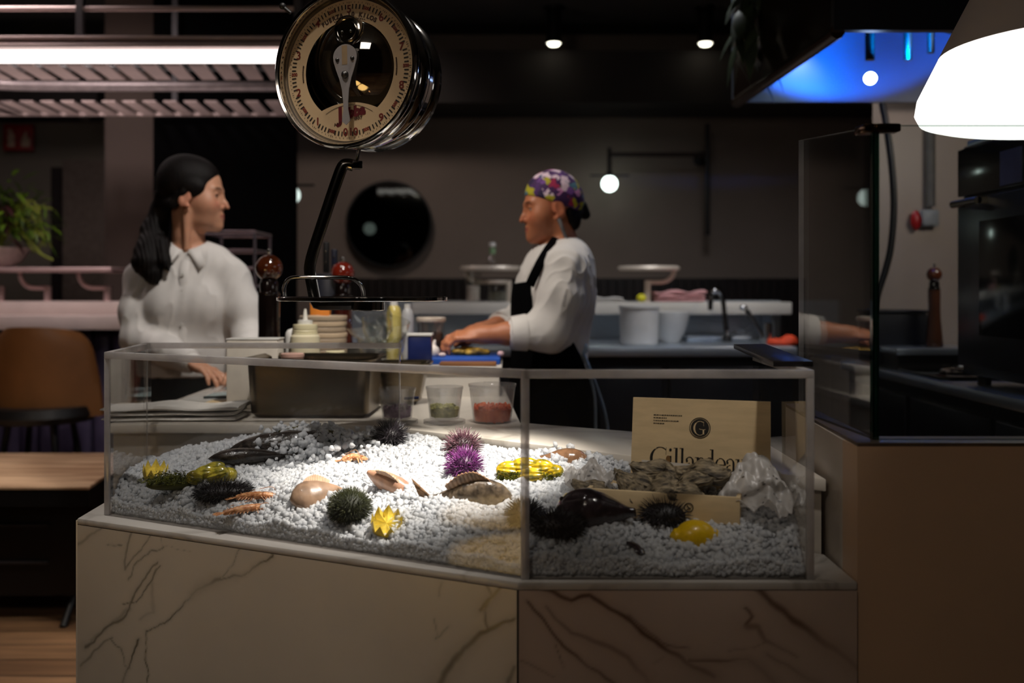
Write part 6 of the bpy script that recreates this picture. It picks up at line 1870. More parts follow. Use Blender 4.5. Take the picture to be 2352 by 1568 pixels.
pts_l = [(-.0, .305)] + [(0.165 * math.cos(a), 0.15 + 0.155 * math.sin(a)) for a in np.linspace(PI / 2, 0.0, 8)] + [(0.16, .10), (0.13, 0.0), (0.085, -.12), (0.05, -.25), (0.035, -.40), (0.032, -.50), (0.055, -.63), (0.055, -.655), (0.0, -.70)]
pts_r = [(-x, y) for x, y in pts_l[1:-1]][::-1]
tilt = 0.02
def PT(x, y, z):
    c, s_ = math.cos(tilt), math.sin(tilt); return SM @ (Vector((x * c - y * s_ - 0.0, x * s_ + y * c, z)) * RS)
poly = pts_l + pts_r; k = len(poly)
v = [PT(x, y, -.015) for x, y in poly] + [PT(x, y, -.027) for x, y in poly]
b = MB().add(v, [tuple(range(k)), tuple(range(k, 2 * k))[::-1]] + [(i, k + i, k + (i + 1) % k, (i + 1) % k) for i in range(k)])
obj('pointer', b, pm('pointer_grey', (150, 142, 140), 0.45, 0.2, 0.04, 10), sc)
b = MB()
for x, y in ((-.105, .12), (.105, .12), (0.0, -.075)):
    b.ball(PT(x, y, -.016), (.028 if y > 0 else .05) * RS, 14, 8)
obj('pointer_screw', b, 'steel_dark', sc)
obj('pointer_plate', MB().add([PT(x, y, -.013) for x, y in ((-.04, .05), (.035, .05), (.035, .29), (-.04, .29))], [(0, 1, 2, 3)]), pm('plate_tan', (150, 124, 92), 0.5), sc)
gl = MB().lathe(R_([(.945, .030), (0, .032)]), (0, 0, 0), 64, 0, SM)
obj('glass_cover', gl, thin_glass('dial_glass', (0.93, 0.93, 0.92), 0.04, 0.01), sc)
# clips on the drum
obj('drum_screw', MB().tube([at(668, 30, DS + 0.08), at(650, 15, DS + 0.08)], 0.004, 8).ball(at(649, 14, DS + 0.08), 0.0075, 10, 8), 'black', sc)
hz_ = SM @ Vector((0, RS * 0.9, -0.45 * RS))
obj('suspension', MB().tube([hz_, hz_ + Vector((0, 0, 0.08))], 0.008, 12).tube([hz_ + Vector((0, 0, 0.08)), (hz_.x, hz_.y, ZC)], 0.005, 8), 'chrome_dark', sc)

# rod, strap, pan
D2 = DS + 0.45 * RS * 0.94
bt = SM @ Vector((0, -RS * 0.90, -0.44 * RS))
A = lambda px, py, D=D2: at(px, py, D)
obj('hook_rod', MB().tube([(bt.x, D2, bt.z + 0.02), A(818, 378)], 0.0042, 12), 'chrome', sc)
obj('strap_collar', MB().box(A(819, 379), (0.022, 0.022, 0.017), 0.35, 0.002), 'chrome_dark', sc)
strap = smooth_path([A(812, 380), A(797, 377), A(786, 384), A(772, 420), A(745, 500), A(722, 570), A(713, 604), A(712, 626), A(718, 660), A(724, 692)], 6)
obj('strap', MB().tube(strap, 0.0105, 8, 0, (1.2, 0.6)), 'chrome_dark', sc)
zpan = A(0, 686).z
b = MB().tube([A(721, 690), A(726, 700), A(736, 702), A(800, 702), A(815, 702)], 0.0095, 8, 0, (1.0, 1.2))
obj('pan_arm', b, pm('arm_black', (28, 24, 22), 0.25, 0.6), sc)
pc_ = A(834, 686)
rp_ = 194 / F * D2
obj('pan', MB().lathe([(0, -0.0045), (rp_ - 0.002, -0.0045), (rp_, -0.003), (rp_, 0.003), (rp_ - 0.002, 0.0045), (rp_ - 0.006, 0.003), (0, 0.002)], pc_, 96), 'chrome', sc)
cc = A(845, 690)
obj('pan_cup', MB().lathe([(0, -0.021), (0.033, -0.021), (0.0355, -0.019), (0.0355, 0), (0, 0)], (cc.x, cc.y, pc_.z - 0.0045), 40), 'chrome', sc)
Dh = D2 - 0.10
hp = smooth_path([A(652, 681, Dh), A(653, 660, Dh), A(664, 643, Dh), A(686, 637, Dh), A(742, 637, Dh), A(800, 638, Dh), A(821, 645, Dh), A(832, 660, Dh), A(834, 684, Dh)], 6)
hp = [Vector((p.x, D2 - 0.05 - 0.03 * math.sin(PI * i / (len(hp) - 1)), p.z)) for i, p in enumerate(hp)]
s3 = (D2 - 0.06) / Dh
hp = [Vector((p.x * s3, p.y, EYE + (p.z - EYE) * s3)) for p in hp]
hp[0].z = hp[-1].z = pc_.z + 0.001
obj('pan_handle', MB().tube(hp, 0.0042, 10), 'chrome', sc)

# ================================================================== THINGS ON THE SERVICE COUNTER
ZL_ = ZL
# folded napkins
p0, p1 = at(250, 968, 2.47), at(566, 968, 2.47)
folded('napkin_stack', 'stack of folded white cloth napkins at the left end of the counter', 'napkins', ((p0.x + p1.x) / 2, 2.475, ZL_), p1.x - p0.x, 0.16, 0.036, 3, 'cloth', 0.02, 12)
# steel pan
def pan_mesh(w0, d0, w1, d1, h, lip, th=0.0025, rad=0.028):
    def rr(w, d, r_, z, n=6):
        out = []
        for cx_, cy_, a0 in ((w / 2 - r_, d / 2 - r_, 0), (-w / 2 + r_, d / 2 - r_, 90), (-w / 2 + r_, -d / 2 + r_, 180), (w / 2 - r_, -d / 2 + r_, 270)):
            for i in range(n + 1):
                a = math.radians(a0 + 90 * i / n); out.append((cx_ + r_ * math.cos(a), cy_ + r_ * math.sin(a), z))
        return out
    L = [rr(w0 - .03, d0 - .03, rad - 0.01, 0), rr(w0, d0, rad, 0.012), rr(w1, d1, rad, h - 0.006), rr(w1 + lip * 2, d1 + lip * 2, rad + lip, h - 0.002), rr(w1 + lip * 2 + 0.002, d1 + lip * 2 + .002, rad + lip, h + 0.002), rr(w1 + lip * 1.6, d1 + lip * 1.6, rad + lip * .8, h + 0.004), rr(w1 - th * 2, d1 - th * 2, rad - th, h - .004), rr(w0 - th * 2, d0 - th * 2, rad - th, 0.014), rr(w0 - .034, d0 - .034, rad - .012, 0.004)]
    b = MB(); n = len(L[0]); vs = [p for l in L for p in l]; fs = []
    for i in range(len(L) - 1):
        for k in range(n): fs.append((i * n + k, i * n + (k + 1) % n, (i + 1) * n + (k + 1) % n, (i + 1) * n + k))
    fs.append(tuple(range(n))[::-1]); fs.append(tuple((len(L) - 1) * n + k for k in range(n)))
    return b.add(vs, fs)
D = 2.46
xa, xb = at(566, 0, D).x, at(853, 0, D).x
t = thing('steel_pan', 'deep rectangular steel food pan on the counter behind the ice', 'pan', ((xa + xb) / 2, D + 0.10, ZL_), -0.03)
hpan = at(0, 836, D).z - ZL_ + 0.010
obj('pan_body', pan_mesh((xb - xa) * 0.96, 0.20, (xb - xa), 0.215, hpan, 0.013), 'steel', t, False)
D = 2.74
xa, xb = at(858, 0, D).x, at(980, 0, D).x
t = thing('steel_pan', 'smaller steel pan behind the plastic tubs', 'pan', ((xa + xb) / 2 - 0.0, D + 0.05, ZL_), -0.03)
obj('pan_body', pan_mesh((xb - xa) * 0.72, 0.10, (xb - xa) * 0.98, 0.13, at(0, 836, D).z - ZL_, 0.012, rad=0.03), 'steel', t, False)
# white box
D = 2.66
xa, xb = at(519, 0, D).x, at(637, 0, D).x
t = thing('white_box', 'upright plain white box between the napkins and the steel pan', 'box', ((xa + xb) / 2, D + 0.04, ZL_))
zt_ = at(0, 780, D).z - ZL_
obj('box_body', MB().box((0, 0, zt_ / 2), (xb - xa, 0.075, zt_), 0, 0.003), 'paper', t, False)
obj('top_flap', MB().box((0, 0, zt_ + 0.001), (xb - xa + 0.003, 0.078, 0.004), 0, 0.0015), 'white_plastic', t, False)

# mills
pepper_mill((at(618, 0, 2.90).x, 2.90, ZL_), at(0, 570, 2.90).z - ZL_, 'tall pepper mill with a glossy brown ball head, next to the waitress', 'wood_dark', 'wood_black')
pepper_mill((at(787, 0, 3.2).x, 3.2, ZL_), at(0, 588, 3.2).z - ZL_, 'reddish pepper mill behind the scale pan', pm('mill_red', (110, 30, 16), 0.15, 0, 0.2, 8, coat=0.8), pm('mill_red_body', (64, 20, 14), 0.2, 0, 0.2, 8, coat=0.6))
# squeeze bottle
D = 2.80
c = at(701, 0, D).x; k = D / F
t = thing('squeeze_bottle', 'cream squeeze bottle with a pointed nozzle in front of the plate stack', 'bottle', (c, D, ZL_))
z = lambda py: at(0, py, D).z - ZL_
obj('bottle_body', MB().lathe([(0, 0), (33 * k, 0), (34 * k, 0.004), (34 * k, z(785)), (33 * k, z(772)), (28 * k, z(767)), (0, z(767))], (0, 0, 0), 36), pm('bottle_cream', (216, 206, 176), 0.35, 0, 0.05, 12, sss=0.1), t, False)
obj('ring_cap', MB().lathe([(0, z(768)), (28 * k, z(768)), (28.5 * k, z(764)), (27 * k, z(763)), (28 * k, z(760)), (27 * k, z(758)), (28 * k, z(755)), (27.5 * k, z(745)), (17 * k, z(744)), (0, z(744))], (0, 0, 0), 36), 'cream_plastic', t, False)
obj('cap', MB().lathe([(0, z(745)), (17 * k, z(745)), (17 * k, z(735)), (6 * k, z(734)), (0, z(734))], (0, 0, 0), 30), 'white_plastic', t, False)
obj('nozzle', MB().lathe([(0, z(735)), (6 * k, z(735)), (3.6 * k, z(715)), (2.8 * k, z(709)), (0, z(709))], (0, 0, 0), 20), pm('nozzle_white', (226, 222, 210), 0.35), t, False)
# small cream tubs in front of it
D = 2.72
for px, w, lab, mt in ((690, 26, 'pinkish lidded tub at the foot of the squeeze bottle', pm('tub_pink', (200, 160, 146), 0.4)), (770, 22, 'small cream tub right of the squeeze bottle', 'cream_plastic'), (652, 16, 'small round white bottle left of the squeeze bottle', 'white_plastic')):
    c = at(px, 0, D).x; h = at(0, 805 if px != 652 else 757, D).z - ZL_
    t = thing('sauce_tub' if px != 652 else 'dome_bottle', lab, 'tub' if px != 652 else 'bottle', (c, D + (0.0 if px == 770 else -0.10 if px == 690 else 0.1), ZL_))
    r_ = w * D / F
    if px != 652:
        obj('tub_body', MB().lathe([(0, 0), (r_ * .85, 0), (r_ * .95, h - 0.01), (0, h - .01)], (0, 0, 0), 30), mt, t, False)
        obj('lid', MB().lathe([(0, h - 0.01), (r_, h - .01), (r_, h - .002), (r_ * .9, h), (0, h)], (0, 0, 0), 30), mt, t, False)
    else:
        obj('bottle_body', MB().lathe([(0, 0), (r_, 0), (r_, h - r_ * 1.3), (r_ * .9, h - r_ * .6), (r_ * .6, h - r_ * .2), (0, h)], (0, 0, 0), 30), mt, t, False)
# stack of plates
D = 3.05
c = (at(688, 0, D).x + at(796, 0, D).x) / 2; rpl = (at(796, 0, D).x - at(688, 0, D).x) / 2
zt_ = at(0, 722, D).z; npl = 14; hp_ = (zt_ - ZL_) / (npl + 0.2)
m_pl = [pm('plate_tan', (214, 190, 160), 0.45, 0, 0.08, 8), pm('plate_grey_tan', (186, 166, 142), 0.45, 0, 0.08, 8)]
prof = [(0, 0), (rpl * .6, 0), (rpl * .66, 0.002), (rpl * .98, hp_ * .15), (rpl, hp_ * .3), (rpl, hp_ * .9), (rpl * .98, hp_ * 1.0), (rpl * .62, hp_ * .45), (0, hp_ * .4)]
pmesh = MB().lathe(prof, (0, 0, 0), 40)
first = None
for i in range(npl):
    if i < 2:
        o = obj('plate', pmesh, m_pl[i]); tag(o, '', 'plate', 'tan plates stacked behind the squeeze bottle')
        if i == 0: first = o
        else: second = o
    else:
        o = (first if i % 2 == 0 else second).copy(); COL.objects.link(o)
    o.location = (c + 0.002 * math.sin(i * 2.1), D + 0.002 * math.cos(i * 1.7), ZL_ + hp_ * i)
    o['label'] = 'round tan plate on top of the stack behind the squeeze bottle' if i == npl - 1 else 'round tan plate inside the stack behind the squeeze bottle'
# knife block and handles
D = 3.20
xa, xb = at(724, 0, D).x, at(776, 0, D).x; zt_ = at(0, 628, D).z
t = thing('knife_block', 'dark knife block behind the scale strap', 'knife block', ((xa + xb) / 2, D + 0.02, ZL_))
obj('block', MB().box((0, 0.02, (zt_ - ZL_) / 2), (xb - xa, 0.075, zt_ - ZL_), 0, 0.006), pm('block_blue_black', (34, 36, 46), 0.3), t, False)
for px, py, lab in ((744, 556, 'taller black knife handle in the knife block'), (763, 573, 'shorter dark blue knife handle in the knife block')):
    x = at(px, 0, D).x; zt2 = at(0, py, D).z
    kt = thing('knife', lab, 'knife', (x, D + 0.04, zt_), 0, 'knives in the block')
    obj('handle', MB().box((0, 0, (zt2 - zt_) / 2 + 0.003), (0.018, 0.026, zt2 - zt_), 0, 0.005), 'black' if px == 744 else pm('handle_navy', (22, 26, 44), 0.4), kt, False)
    obj('rivet', MB().ball((0, -0.013, (zt2 - zt_) * .35), 0.003, 8, 6).ball((0, -0.013, (zt2 - zt_) * .7), 0.003, 8, 6), 'steel', kt, False)
tag(obj('orange_box', MB().box((at(735, 0, 3.12).x, 3.13, (ZL_ + at(0, 690, 3.12).z) / 2), (0.06, 0.035, at(0, 690, 3.12).z - ZL_), 0, 0.003), 'orange'), 'orange cardboard box behind the plate stack', 'box')
# glass bowls
D = 3.02
D = 3.0; c0 = at(876, 0, D).x; zb_ = ZR
bp = [(0, 0), (0.035, 0), (0.05, 0.01), (0.068, 0.05), (0.073, 0.085), (0.070, 0.085), (0.064, 0.05), (0.046, 0.014), (0, 0.006)]
for k_, (dx_, dz_, tilt, lab) in enumerate(((0, 0.0, 0, 'lower clear glass bowl behind the scale pan'), (0.006, 0.024, 0.12, 'middle clear glass bowl of the nested pile'), (-0.006, 0.052, -0.45, 'upper clear glass bowl tilted on the nested pile'))):
    o = obj('glass_bowl', MB().lathe(bp, (0, 0, 0), 36), 'glass'); o.location = (c0 + dx_, D, zb_ + 0.03 + dz_); o.rotation_euler = (0.2 * k_, tilt, 0)
    if k_ == 0: o.location.z = zb_
    tag(o, lab, 'bowl', 'clear glass bowls nested on the counter')
t = thing('steel_container', 'round steel container under the tilted glass bowl', 'container', (at(790, 0, 3.12).x, 3.12, ZL_))
obj('can', MB().lathe([(0, 0), (0.05, 0), (0.052, 0.13), (0.055, 0.135), (0.05, 0.135), (0.046, 0.01), (0, 0.008)], (0, 0, 0), 30), 'steel_dark', t, False)
# oil bottle, white bottle, jar
def plain_bottle(px, D, py_top, r_, label, mat, capmat, zb):
    x = at(px, 0, D).x; h = at(0, py_top, D).z - zb
    t = thing('sauce_bottle', label, 'bottle', (x, D, zb), 0, 'squeeze bottles beside the blue board')
    obj('bottle_body', MB().lathe([(0, 0), (r_ * .95, 0), (r_, 0.004), (r_, h * .78), (r_ * .8, h * .88), (r_ * .5, h * .92), (0, h * .92)], (0, 0, 0), 28), mat, t, False)
    obj('cap', MB().lathe([(0, h * .90), (r_ * .52, h * .9), (r_ * .5, h), (0, h)], (0, 0, 0), 20), capmat, t, False)
plain_bottle(905, 3.20, 690, 0.024, 'pale yellow oil bottle behind the glass bowls', pm('bottle_oil', (206, 190, 120), 0.3, 0, 0.2, 6, rgb2=(150, 132, 30)), 'white_plastic', ZR)
plain_bottle(936, 3.26, 698, 0.020, 'milky white squeeze bottle right of the oil bottle', pm('bottle_milk', (176, 176, 178), 0.35), 'white_plastic', ZR)
glass_vessel('storage_jar', 'wide glass jar with a white lid behind the garlic', 'jar', (at(990, 0, 3.345).x, 3.345, ZBD), [(0, 0), (0.044, 0), (0.046, 0.01), (0.046, 0.10), (0.044, 0.10), (0.042, 0.006), (0, 0.006)], 'glass', (0.041, 0.06, pm('jar_dark', (40, 38, 40), 0.6)), (0.05, 0.10, 0.016, mpl))
D = 2.985
xa, xb = at(938, 0, D).x, at(992, 0, D).x
t = thing('blue_container', 'dark blue square tub with a white lid beside the blue board', 'tub', ((xa + xb) / 2, D, ZR))
h = at(0, 770, D).z - ZR
obj('tub_body', MB().box((0, 0, h / 2), (xb - xa, 0.06, h), 0, 0.006), 'blue_dark', t, False)
obj('lid', MB().box((0, 0, h + 0.003), (xb - xa + 0.006, 0.066, 0.007), 0, 0.002), 'white_plastic', t, False)
# garlic and the food on the board
p = at(992, 0, 3.08)
fl = Field.box((-0.05, -0.04, -0.03), (0.05, 0.04, 0.06), 0.0022)
fl.ell((0, 0, 0.022), (0.021, 0.02, 0.018))
for k in range(6):
    a = k * PI / 3; fl.ell((0.010 * math.cos(a), 0.010 * math.sin(a), 0.020), (0.013, 0.013, 0.018), 0.003)
fl.chain([(0, 0, 0.03), (0.006, 0, 0.045), (0.008, 0, 0.054)], [0.008, 0.0045, 0.004], 0.006)
o = field_obj('garlic_bulb', fl, pm('garlic_white', (226, 214, 206), 0.6, 0, 0.08, 30), None, 1); o.location = (p.x, 3.09, ZBD - 0.004)
tag(o, 'white garlic bulb on the left end of the blue board', 'garlic')
tag(obj('garlic_clove', MB().ball((at(1016, 0, 3.08).x, 3.075, ZBD + 0.007), (0.012, 0.008, 0.007), 16, 10), pm('clove_white', (220, 196, 190), 0.6)), 'small pinkish garlic clove next to the garlic bulb', 'garlic')
tag(obj('radish', MB().ball((at(1150, 0, 3.1).x, 3.09, ZBD + 0.009), (0.011, 0.010, 0.009), 16, 10), pm('radish_pink', (206, 170, 176), 0.5)), 'pale pink slice of vegetable at the right end of the blue board', 'vegetable')
fl = Field.box((-0.08, -0.05, -0.02), (0.08, 0.05, 0.06), 0.003)
for x, y, z, a in ((-0.04, 0, .012, .022), (-.01, .01, .014, .026), (.02, -.005, .012, .024), (.045, .004, .010, .018), (0, -.015, .01, .02)): fl.ell((x, y, z), (a, a * .8, a * .55), 0.008)
fl.cut((0, 0, 0.001), (0, 0, -1))
o = field_obj('yellow_food', fl, pm('food_yellow', (214, 172, 62), 0.5, 0, 0.4, 50, rgb2=(110, 84, 40)), None, 1, lambda V, N: 0.002 * fbm(V, 4, 120, 2)); o.location = (at(1080, 0, 3.14).x, 3.16, ZBD)
tag(o, 'heap of yellow trimmings under the chef\'s hands', 'food')

# plastic deli tubs with their lids
def deli(px0, px1, pyt, pyb, D, label, fill, fh, lump, nl=0):
    xa, xb = at(px0, 0, D).x, at(px1, 0, D).x; c = (xa + xb) / 2; r1 = (xb - xa) / 2; r0 = r1 * 0.80
    y = D + r1; zb_ = ZL_ + 0.012 * nl; h = at(0, pyt, y).z - zb_
    t = thing('deli_tub', label, 'tub', (c, y, zb_), 0, 'clear plastic tubs on the counter')
    obj('tub_body', MB().lathe([(0, 0), (r0 - .003, 0), (r0, .003), (r1 * .96, h - .010), (r1 * .965, h - .008), (r1, h - .006), (r1, h), (r1 * .975, h), (r1 * .95, h - .010), (r0 - .002, .005), (0, .004)], (0, 0, 0), 44), 'tub', t, False)
    g_ = np.random.RandomState(int(px0)); n = lump
    C = []; 
    for _ in range(n):
        a = g_.uniform(0, 6.28); q = math.sqrt(g_.uniform(0, 1)); zz_ = g_.uniform(0.006, fh)
        rr = (r0 + (r1 - r0) * zz_ / h - .008) * q; C.append((rr * math.cos(a), rr * math.sin(a), zz_))
    Vq, Fq = pellets(np.array(C), g_.uniform(.003, .0055, n), 3)
    b = MB(); b.v = [tuple(p) for p in Vq]; b.f = [list(f) for f in Fq]; b.m = [0] * len(Fq)
    b.lathe([(0, .005), (r0 - .004, .005), (r0 - .004 + (r1 - r0) * fh / h * .8, fh * .8), (0, fh * .85)], (0, 0, 0), 30)
    obj('contents', b, fill, t, False, 180, False)
    if nl:
        lt_ = thing('tub_lid', 'clear plastic lid lying under the tub of ' + ('purple onion' if 'onion' in label else 'pale green pickle'), 'lid', (c, y, ZL_), 0, 'clear plastic lids under the tubs')
        bb = MB()
        for k in range(nl):
            rl = r1 * 1.12
            bb.lathe([(0, .003), (rl * .9, .003), (rl * .93, .009), (rl, .009), (rl, .001), (rl * .96, 0), (0, 0)], (0.004 * k, 0, 0.0118 * k), 40)
        obj('lid_disc', bb, 'tub', lt_, False)
    return t
mpink = pm('chopped_onion', (190, 158, 188), 0.4, 0, 0.3, 80, rgb2=(120, 84, 122))
mgrn = pm('chopped_lime', (190, 186, 110), 0.4, 0, 0.3, 80, rgb2=(120, 120, 66))
msal = pm('chopped_salmon', (236, 118, 66), 0.3, 0, 0.2, 80, coat=0.3, rgb2=(206, 72, 34))
t_ = deli(864, 951, 890, 965, 2.33, 'plastic tub of chopped purple onion nearest the steel pan', mpink, 0.030, 330, 1)
deli(974, 1062, 887, 965, 2.33, 'plastic tub of chopped pale green pickle in the middle', mgrn, 0.030, 330, 1)
deli(1073, 1186, 881, 965, 2.34, 'large plastic tub of orange salmon cubes at the counter corner', msal, 0.042, 520, 0)
b = MB(); xx_ = at(950, 914, 2.36)
tag(obj('marker_pen', MB().tube([at(928, 915, 2.40) , at(962, 913, 2.40)], 0.0035, 10), 'blue_dark'), 'dark blue pen clipped beside the onion tub', 'pen')

# trays by the waitress's hand
t = thing('glass_tray', 'flat pale tray with a glass plate at the waitress\'s hand', 'tray', (-0.80, 2.98, ZL_))
obj('tray_board', MB().box((0, 0, 0.006), (0.26, 0.40, 0.012), 0.0, 0.003), pm('tray_white', (206, 204, 200), 0.35), t, False)
obj('glass_plate', MB().box((0.01, -0.02, 0.0155), (0.17, 0.28, 0.007), 0.06, 0.001), pm('plate_glass', (170, 188, 190), 0.15, 0, 0.05, 8), t, False)
obj('plate_edge', MB().box((-0.02, -0.165, 0.014), (0.10, 0.008, 0.010), 0.25, 0.001), pm('tray_dark', (50, 60, 62), 0.3), t, False)
t = thing('wooden_box', 'low pale wooden box in front of the glass tray', 'box', (-0.745, 2.72, ZL_))
obj('box_body', MB().box((0, 0, 0.0075), (0.17, 0.07, 0.015), 0, 0.002), 'wood_pale', t, False)
obj('dark_band', MB().box((-0.02, -0.0355, 0.0075), (0.045, 0.002, 0.0145)), pm('band_brown', (86, 66, 44), 0.5), t, False)
# wire rack behind the waitress
D = 3.95
xa, xb = at(488, 0, D).x, at(603, 0, D).x; z1 = at(0, 535, D).z; z0 = 0.98
t = thing('wire_rack', 'tall chrome wire rack behind the waitress', 'rack', ((xa + xb) / 2, D, 0))
mwr = pm('rack_chrome', (190, 176, 186), 0.2, 0.9, 0.05, 10)
for x in (xa, xb):
    for y in (D - 0.12, D + 0.12): obj('post', MB().tube([(x, y, 0), (x, y, z1)], 0.007, 8), mwr, t)
for k in range(8):
    z = z1 - 0.005 - k * 0.068
    ring = [(xa, D - .12, z), (xb, D - .12, z), (xb, D + .12, z), (xa, D + .12, z)]
    b = MB().tube(ring, 0.006 if k else 0.010, 8, closed=True)
    for j in range(1, 4): b.tube([(xa, D - .12 + j * .06, z), (xb, D - .12 + j * .06, z)], 0.003, 6)
    obj('wire_shelf', b, mwr, t)
# carafe on the ice side? small tub behind the board
tag(obj('pale_carton', MB().box((at(880, 0, 2.95).x - 0.01, 2.88, ZL_ + 0.03), (0.11, 0.05, 0.06), 0, 0.004), 'paper'), 'plain pale carton behind the steel pans', 'carton')

# unseen pale bench added to show as the golden reflection in the front pane
BD = Vector((-0.89, -0.46, 0)).normalized()
bc = Vector((-1.48, 0.56, 0)); ba = math.atan2(BD.y, BD.x)
t = thing('reflection_bench', 'unseen pale bench added to reflect in the front pane', 'bench', bc, ba)
obj('seat', MB().box((0, 0, 0.42), (1.5, 0.46, 0.09), 0, 0.03), pm('bench_cream', (226, 196, 138), 0.7, 0, 0.05, 6), t, False)
obj('frame', MB().box((0, 0, 0.35), (1.42, 0.40, 0.05)), 'wood_dark', t, False)
for x in (-0.6, 0.6):
    for y in (-0.18, 0.18): obj('leg', MB().tube([(x, y, 0.33), (x, y, 0)], 0.02, 10), 'wood_dark', t, False)

# ================================================================== PEOPLE
def axis(lo, hi, h): return np.arange(lo, hi + h, h)
def zaxis(parts):
    out = []
    for lo, hi, h in parts: out.append(np.arange(lo, hi - 1e-6, h))
    return np.concatenate(out)

def head_prims(fl, Hc, R, s, jaw=1.0, brow=.009, nose=1.0):
    """skull, face and ears in head space: +x the way the face looks, +y its left, +z up"""
    fl.frame(Hc, R, s)
    fl.ell((-.012, 0, .036), (.094, .073, .088), 0.01)
    fl.ell((.026, 0, -.006), (.060, .062, .080), 0.02)
    fl.ell((.022, 0, -.050), (.060, .054 * jaw, .062), 0.02)
    fl.ell((.030, 0, -.078), (.050, .044 * jaw, .036), 0.03)
    fl.ball((.0715, 0, -.101), .0175, 0.025)
    for s_ in (1, -1):
        fl.ball((.048, s_ * .036, -.030), .027, 0.035)
        fl.cap((.070, s_ * .040, .020), (.083, s_ * .010, .014), brow, brow, 0.018)
    for s_ in (1, -1):
        fl.ball((.091, s_ * .034, -.004), .0185, 0.016, 's')
    for s_ in (1, -1):
        fl.ball((.0645, s_ * .0315, -.004), .0132, 0.003)
        fl.chain([(.0740, s_ * .019, -.002), (.0785, s_ * .026, .0062), (.0770, s_ * .036, .0064), (.0690, s_ * .0450, -.001)], [.0026, .0030, .0030, .0024], 0.003)
        fl.chain([(.0735, s_ * .020, -.008), (.0755, s_ * .028, -.0140), (.0735, s_ * .037, -.0135), (.0690, s_ * .044, -.007)], [.0020, .0022, .0022, .0020], 0.004)
    fl.chain([(.078, 0, .014), (.086, 0, -.004), (.0965, 0, -.024), (.1045, 0, -.0375)], [.0075 * nose, .0062 * nose, .0066 * nose, .0078 * nose], 0.010)
    for s_ in (1, -1): fl.ball((.0885, s_ * .0105, -.0405), .0068 * nose, 0.008)
    for s_ in (1, -1): fl.ball((.0935, s_ * .0055, -.0475), .0028, 0.003, 's')
    fl.ell((.0705, 0, -.070), (.016, .026, .020), 0.014)
    fl.chain([(.077, -.021, -.0665), (.0845, -.008, -.0630), (.0845, .008, -.0630), (.077, .021, -.0665)], [.003, .0054, .0054, .003], 0.006)
    fl.chain([(.077, -.019, -.0700), (.0838, -.007, -.0745), (.0838, .007, -.0745), (.077, .019, -.0700)], [.003, .0060, .0060, .003], 0.006)
    fl.chain([(.079, -.022, -.0685), (.0903, 0, -.0690), (.079, .022, -.0685)], [.0010, .0012, .0010], 0.002, 's')
    for s_ in (1, -1):
        Re = np.array([[.95, 0, .30], [0, 1, 0], [-.30, 0, .95]])
        fl.ell((-.017, s_ * .072, -.010), (.020, .008, .034), 0.006, 'u', Re)
        fl.ell((-.014, s_ * .0815, -.005), (.012, .0065, .022), 0.004, 's', Re)
        fl.ball((-.007, s_ * .070, -.039), .0080, 0.008)
        fl.ball((-.002, s_ * .071, -.016), .005, 0.005)

def skin(name, rgb, lip, brow, blush):
    m, nt, out = new_mat(name); N = nt.nodes.new; L = nt.links.new
    p = N('ShaderNodeBsdfPrincipled'); L(p.outputs[0], out.inputs[0])
    tc = N('ShaderNodeTexCoord'); no = N('ShaderNodeTexNoise'); no.inputs['Scale'].default_value = 35; no.inputs['Detail'].default_value = 5; L(tc.outputs['Object'], no.inputs[0])
    c = N('ShaderNodeMix'); c.data_type = 'RGBA'; c.inputs[6].default_value = lin(rgb); c.inputs[7].default_value = lin([v * .9 for v in rgb]); L(no.outputs[0], c.inputs[0])
    last = c.outputs[2]
    for an, col in (('blush', blush), ('lip', lip), ('brow', brow)):
        a = N('ShaderNodeAttribute'); a.attribute_name = an
        mx = N('ShaderNodeMix'); mx.data_type = 'RGBA'; L(a.outputs['Fac'], mx.inputs[0]); L(last, mx.inputs[6]); mx.inputs[7].default_value = lin(col); last = mx.outputs[2]
    L(last, p.inputs[0]); p.inputs['Roughness'].default_value = 0.5
    p.inputs['Subsurface Weight'].default_value = 0.2; p.inputs['Subsurface Radius'].default_value = (.012, .006, .004); p.inputs['Subsurface Scale'].default_value = 0.5
    b = N('ShaderNodeBump'); b.inputs['Strength'].default_value = 0.06; b.inputs['Distance'].default_value = 0.001
    n2 = N('ShaderNodeTexNoise'); n2.inputs['Scale'].default_value = 500; L(tc.outputs['Object'], n2.inputs[0]); L(n2.outputs[0], b.inputs['Height']); L(b.outputs[0], p.inputs['Normal'])
    return m
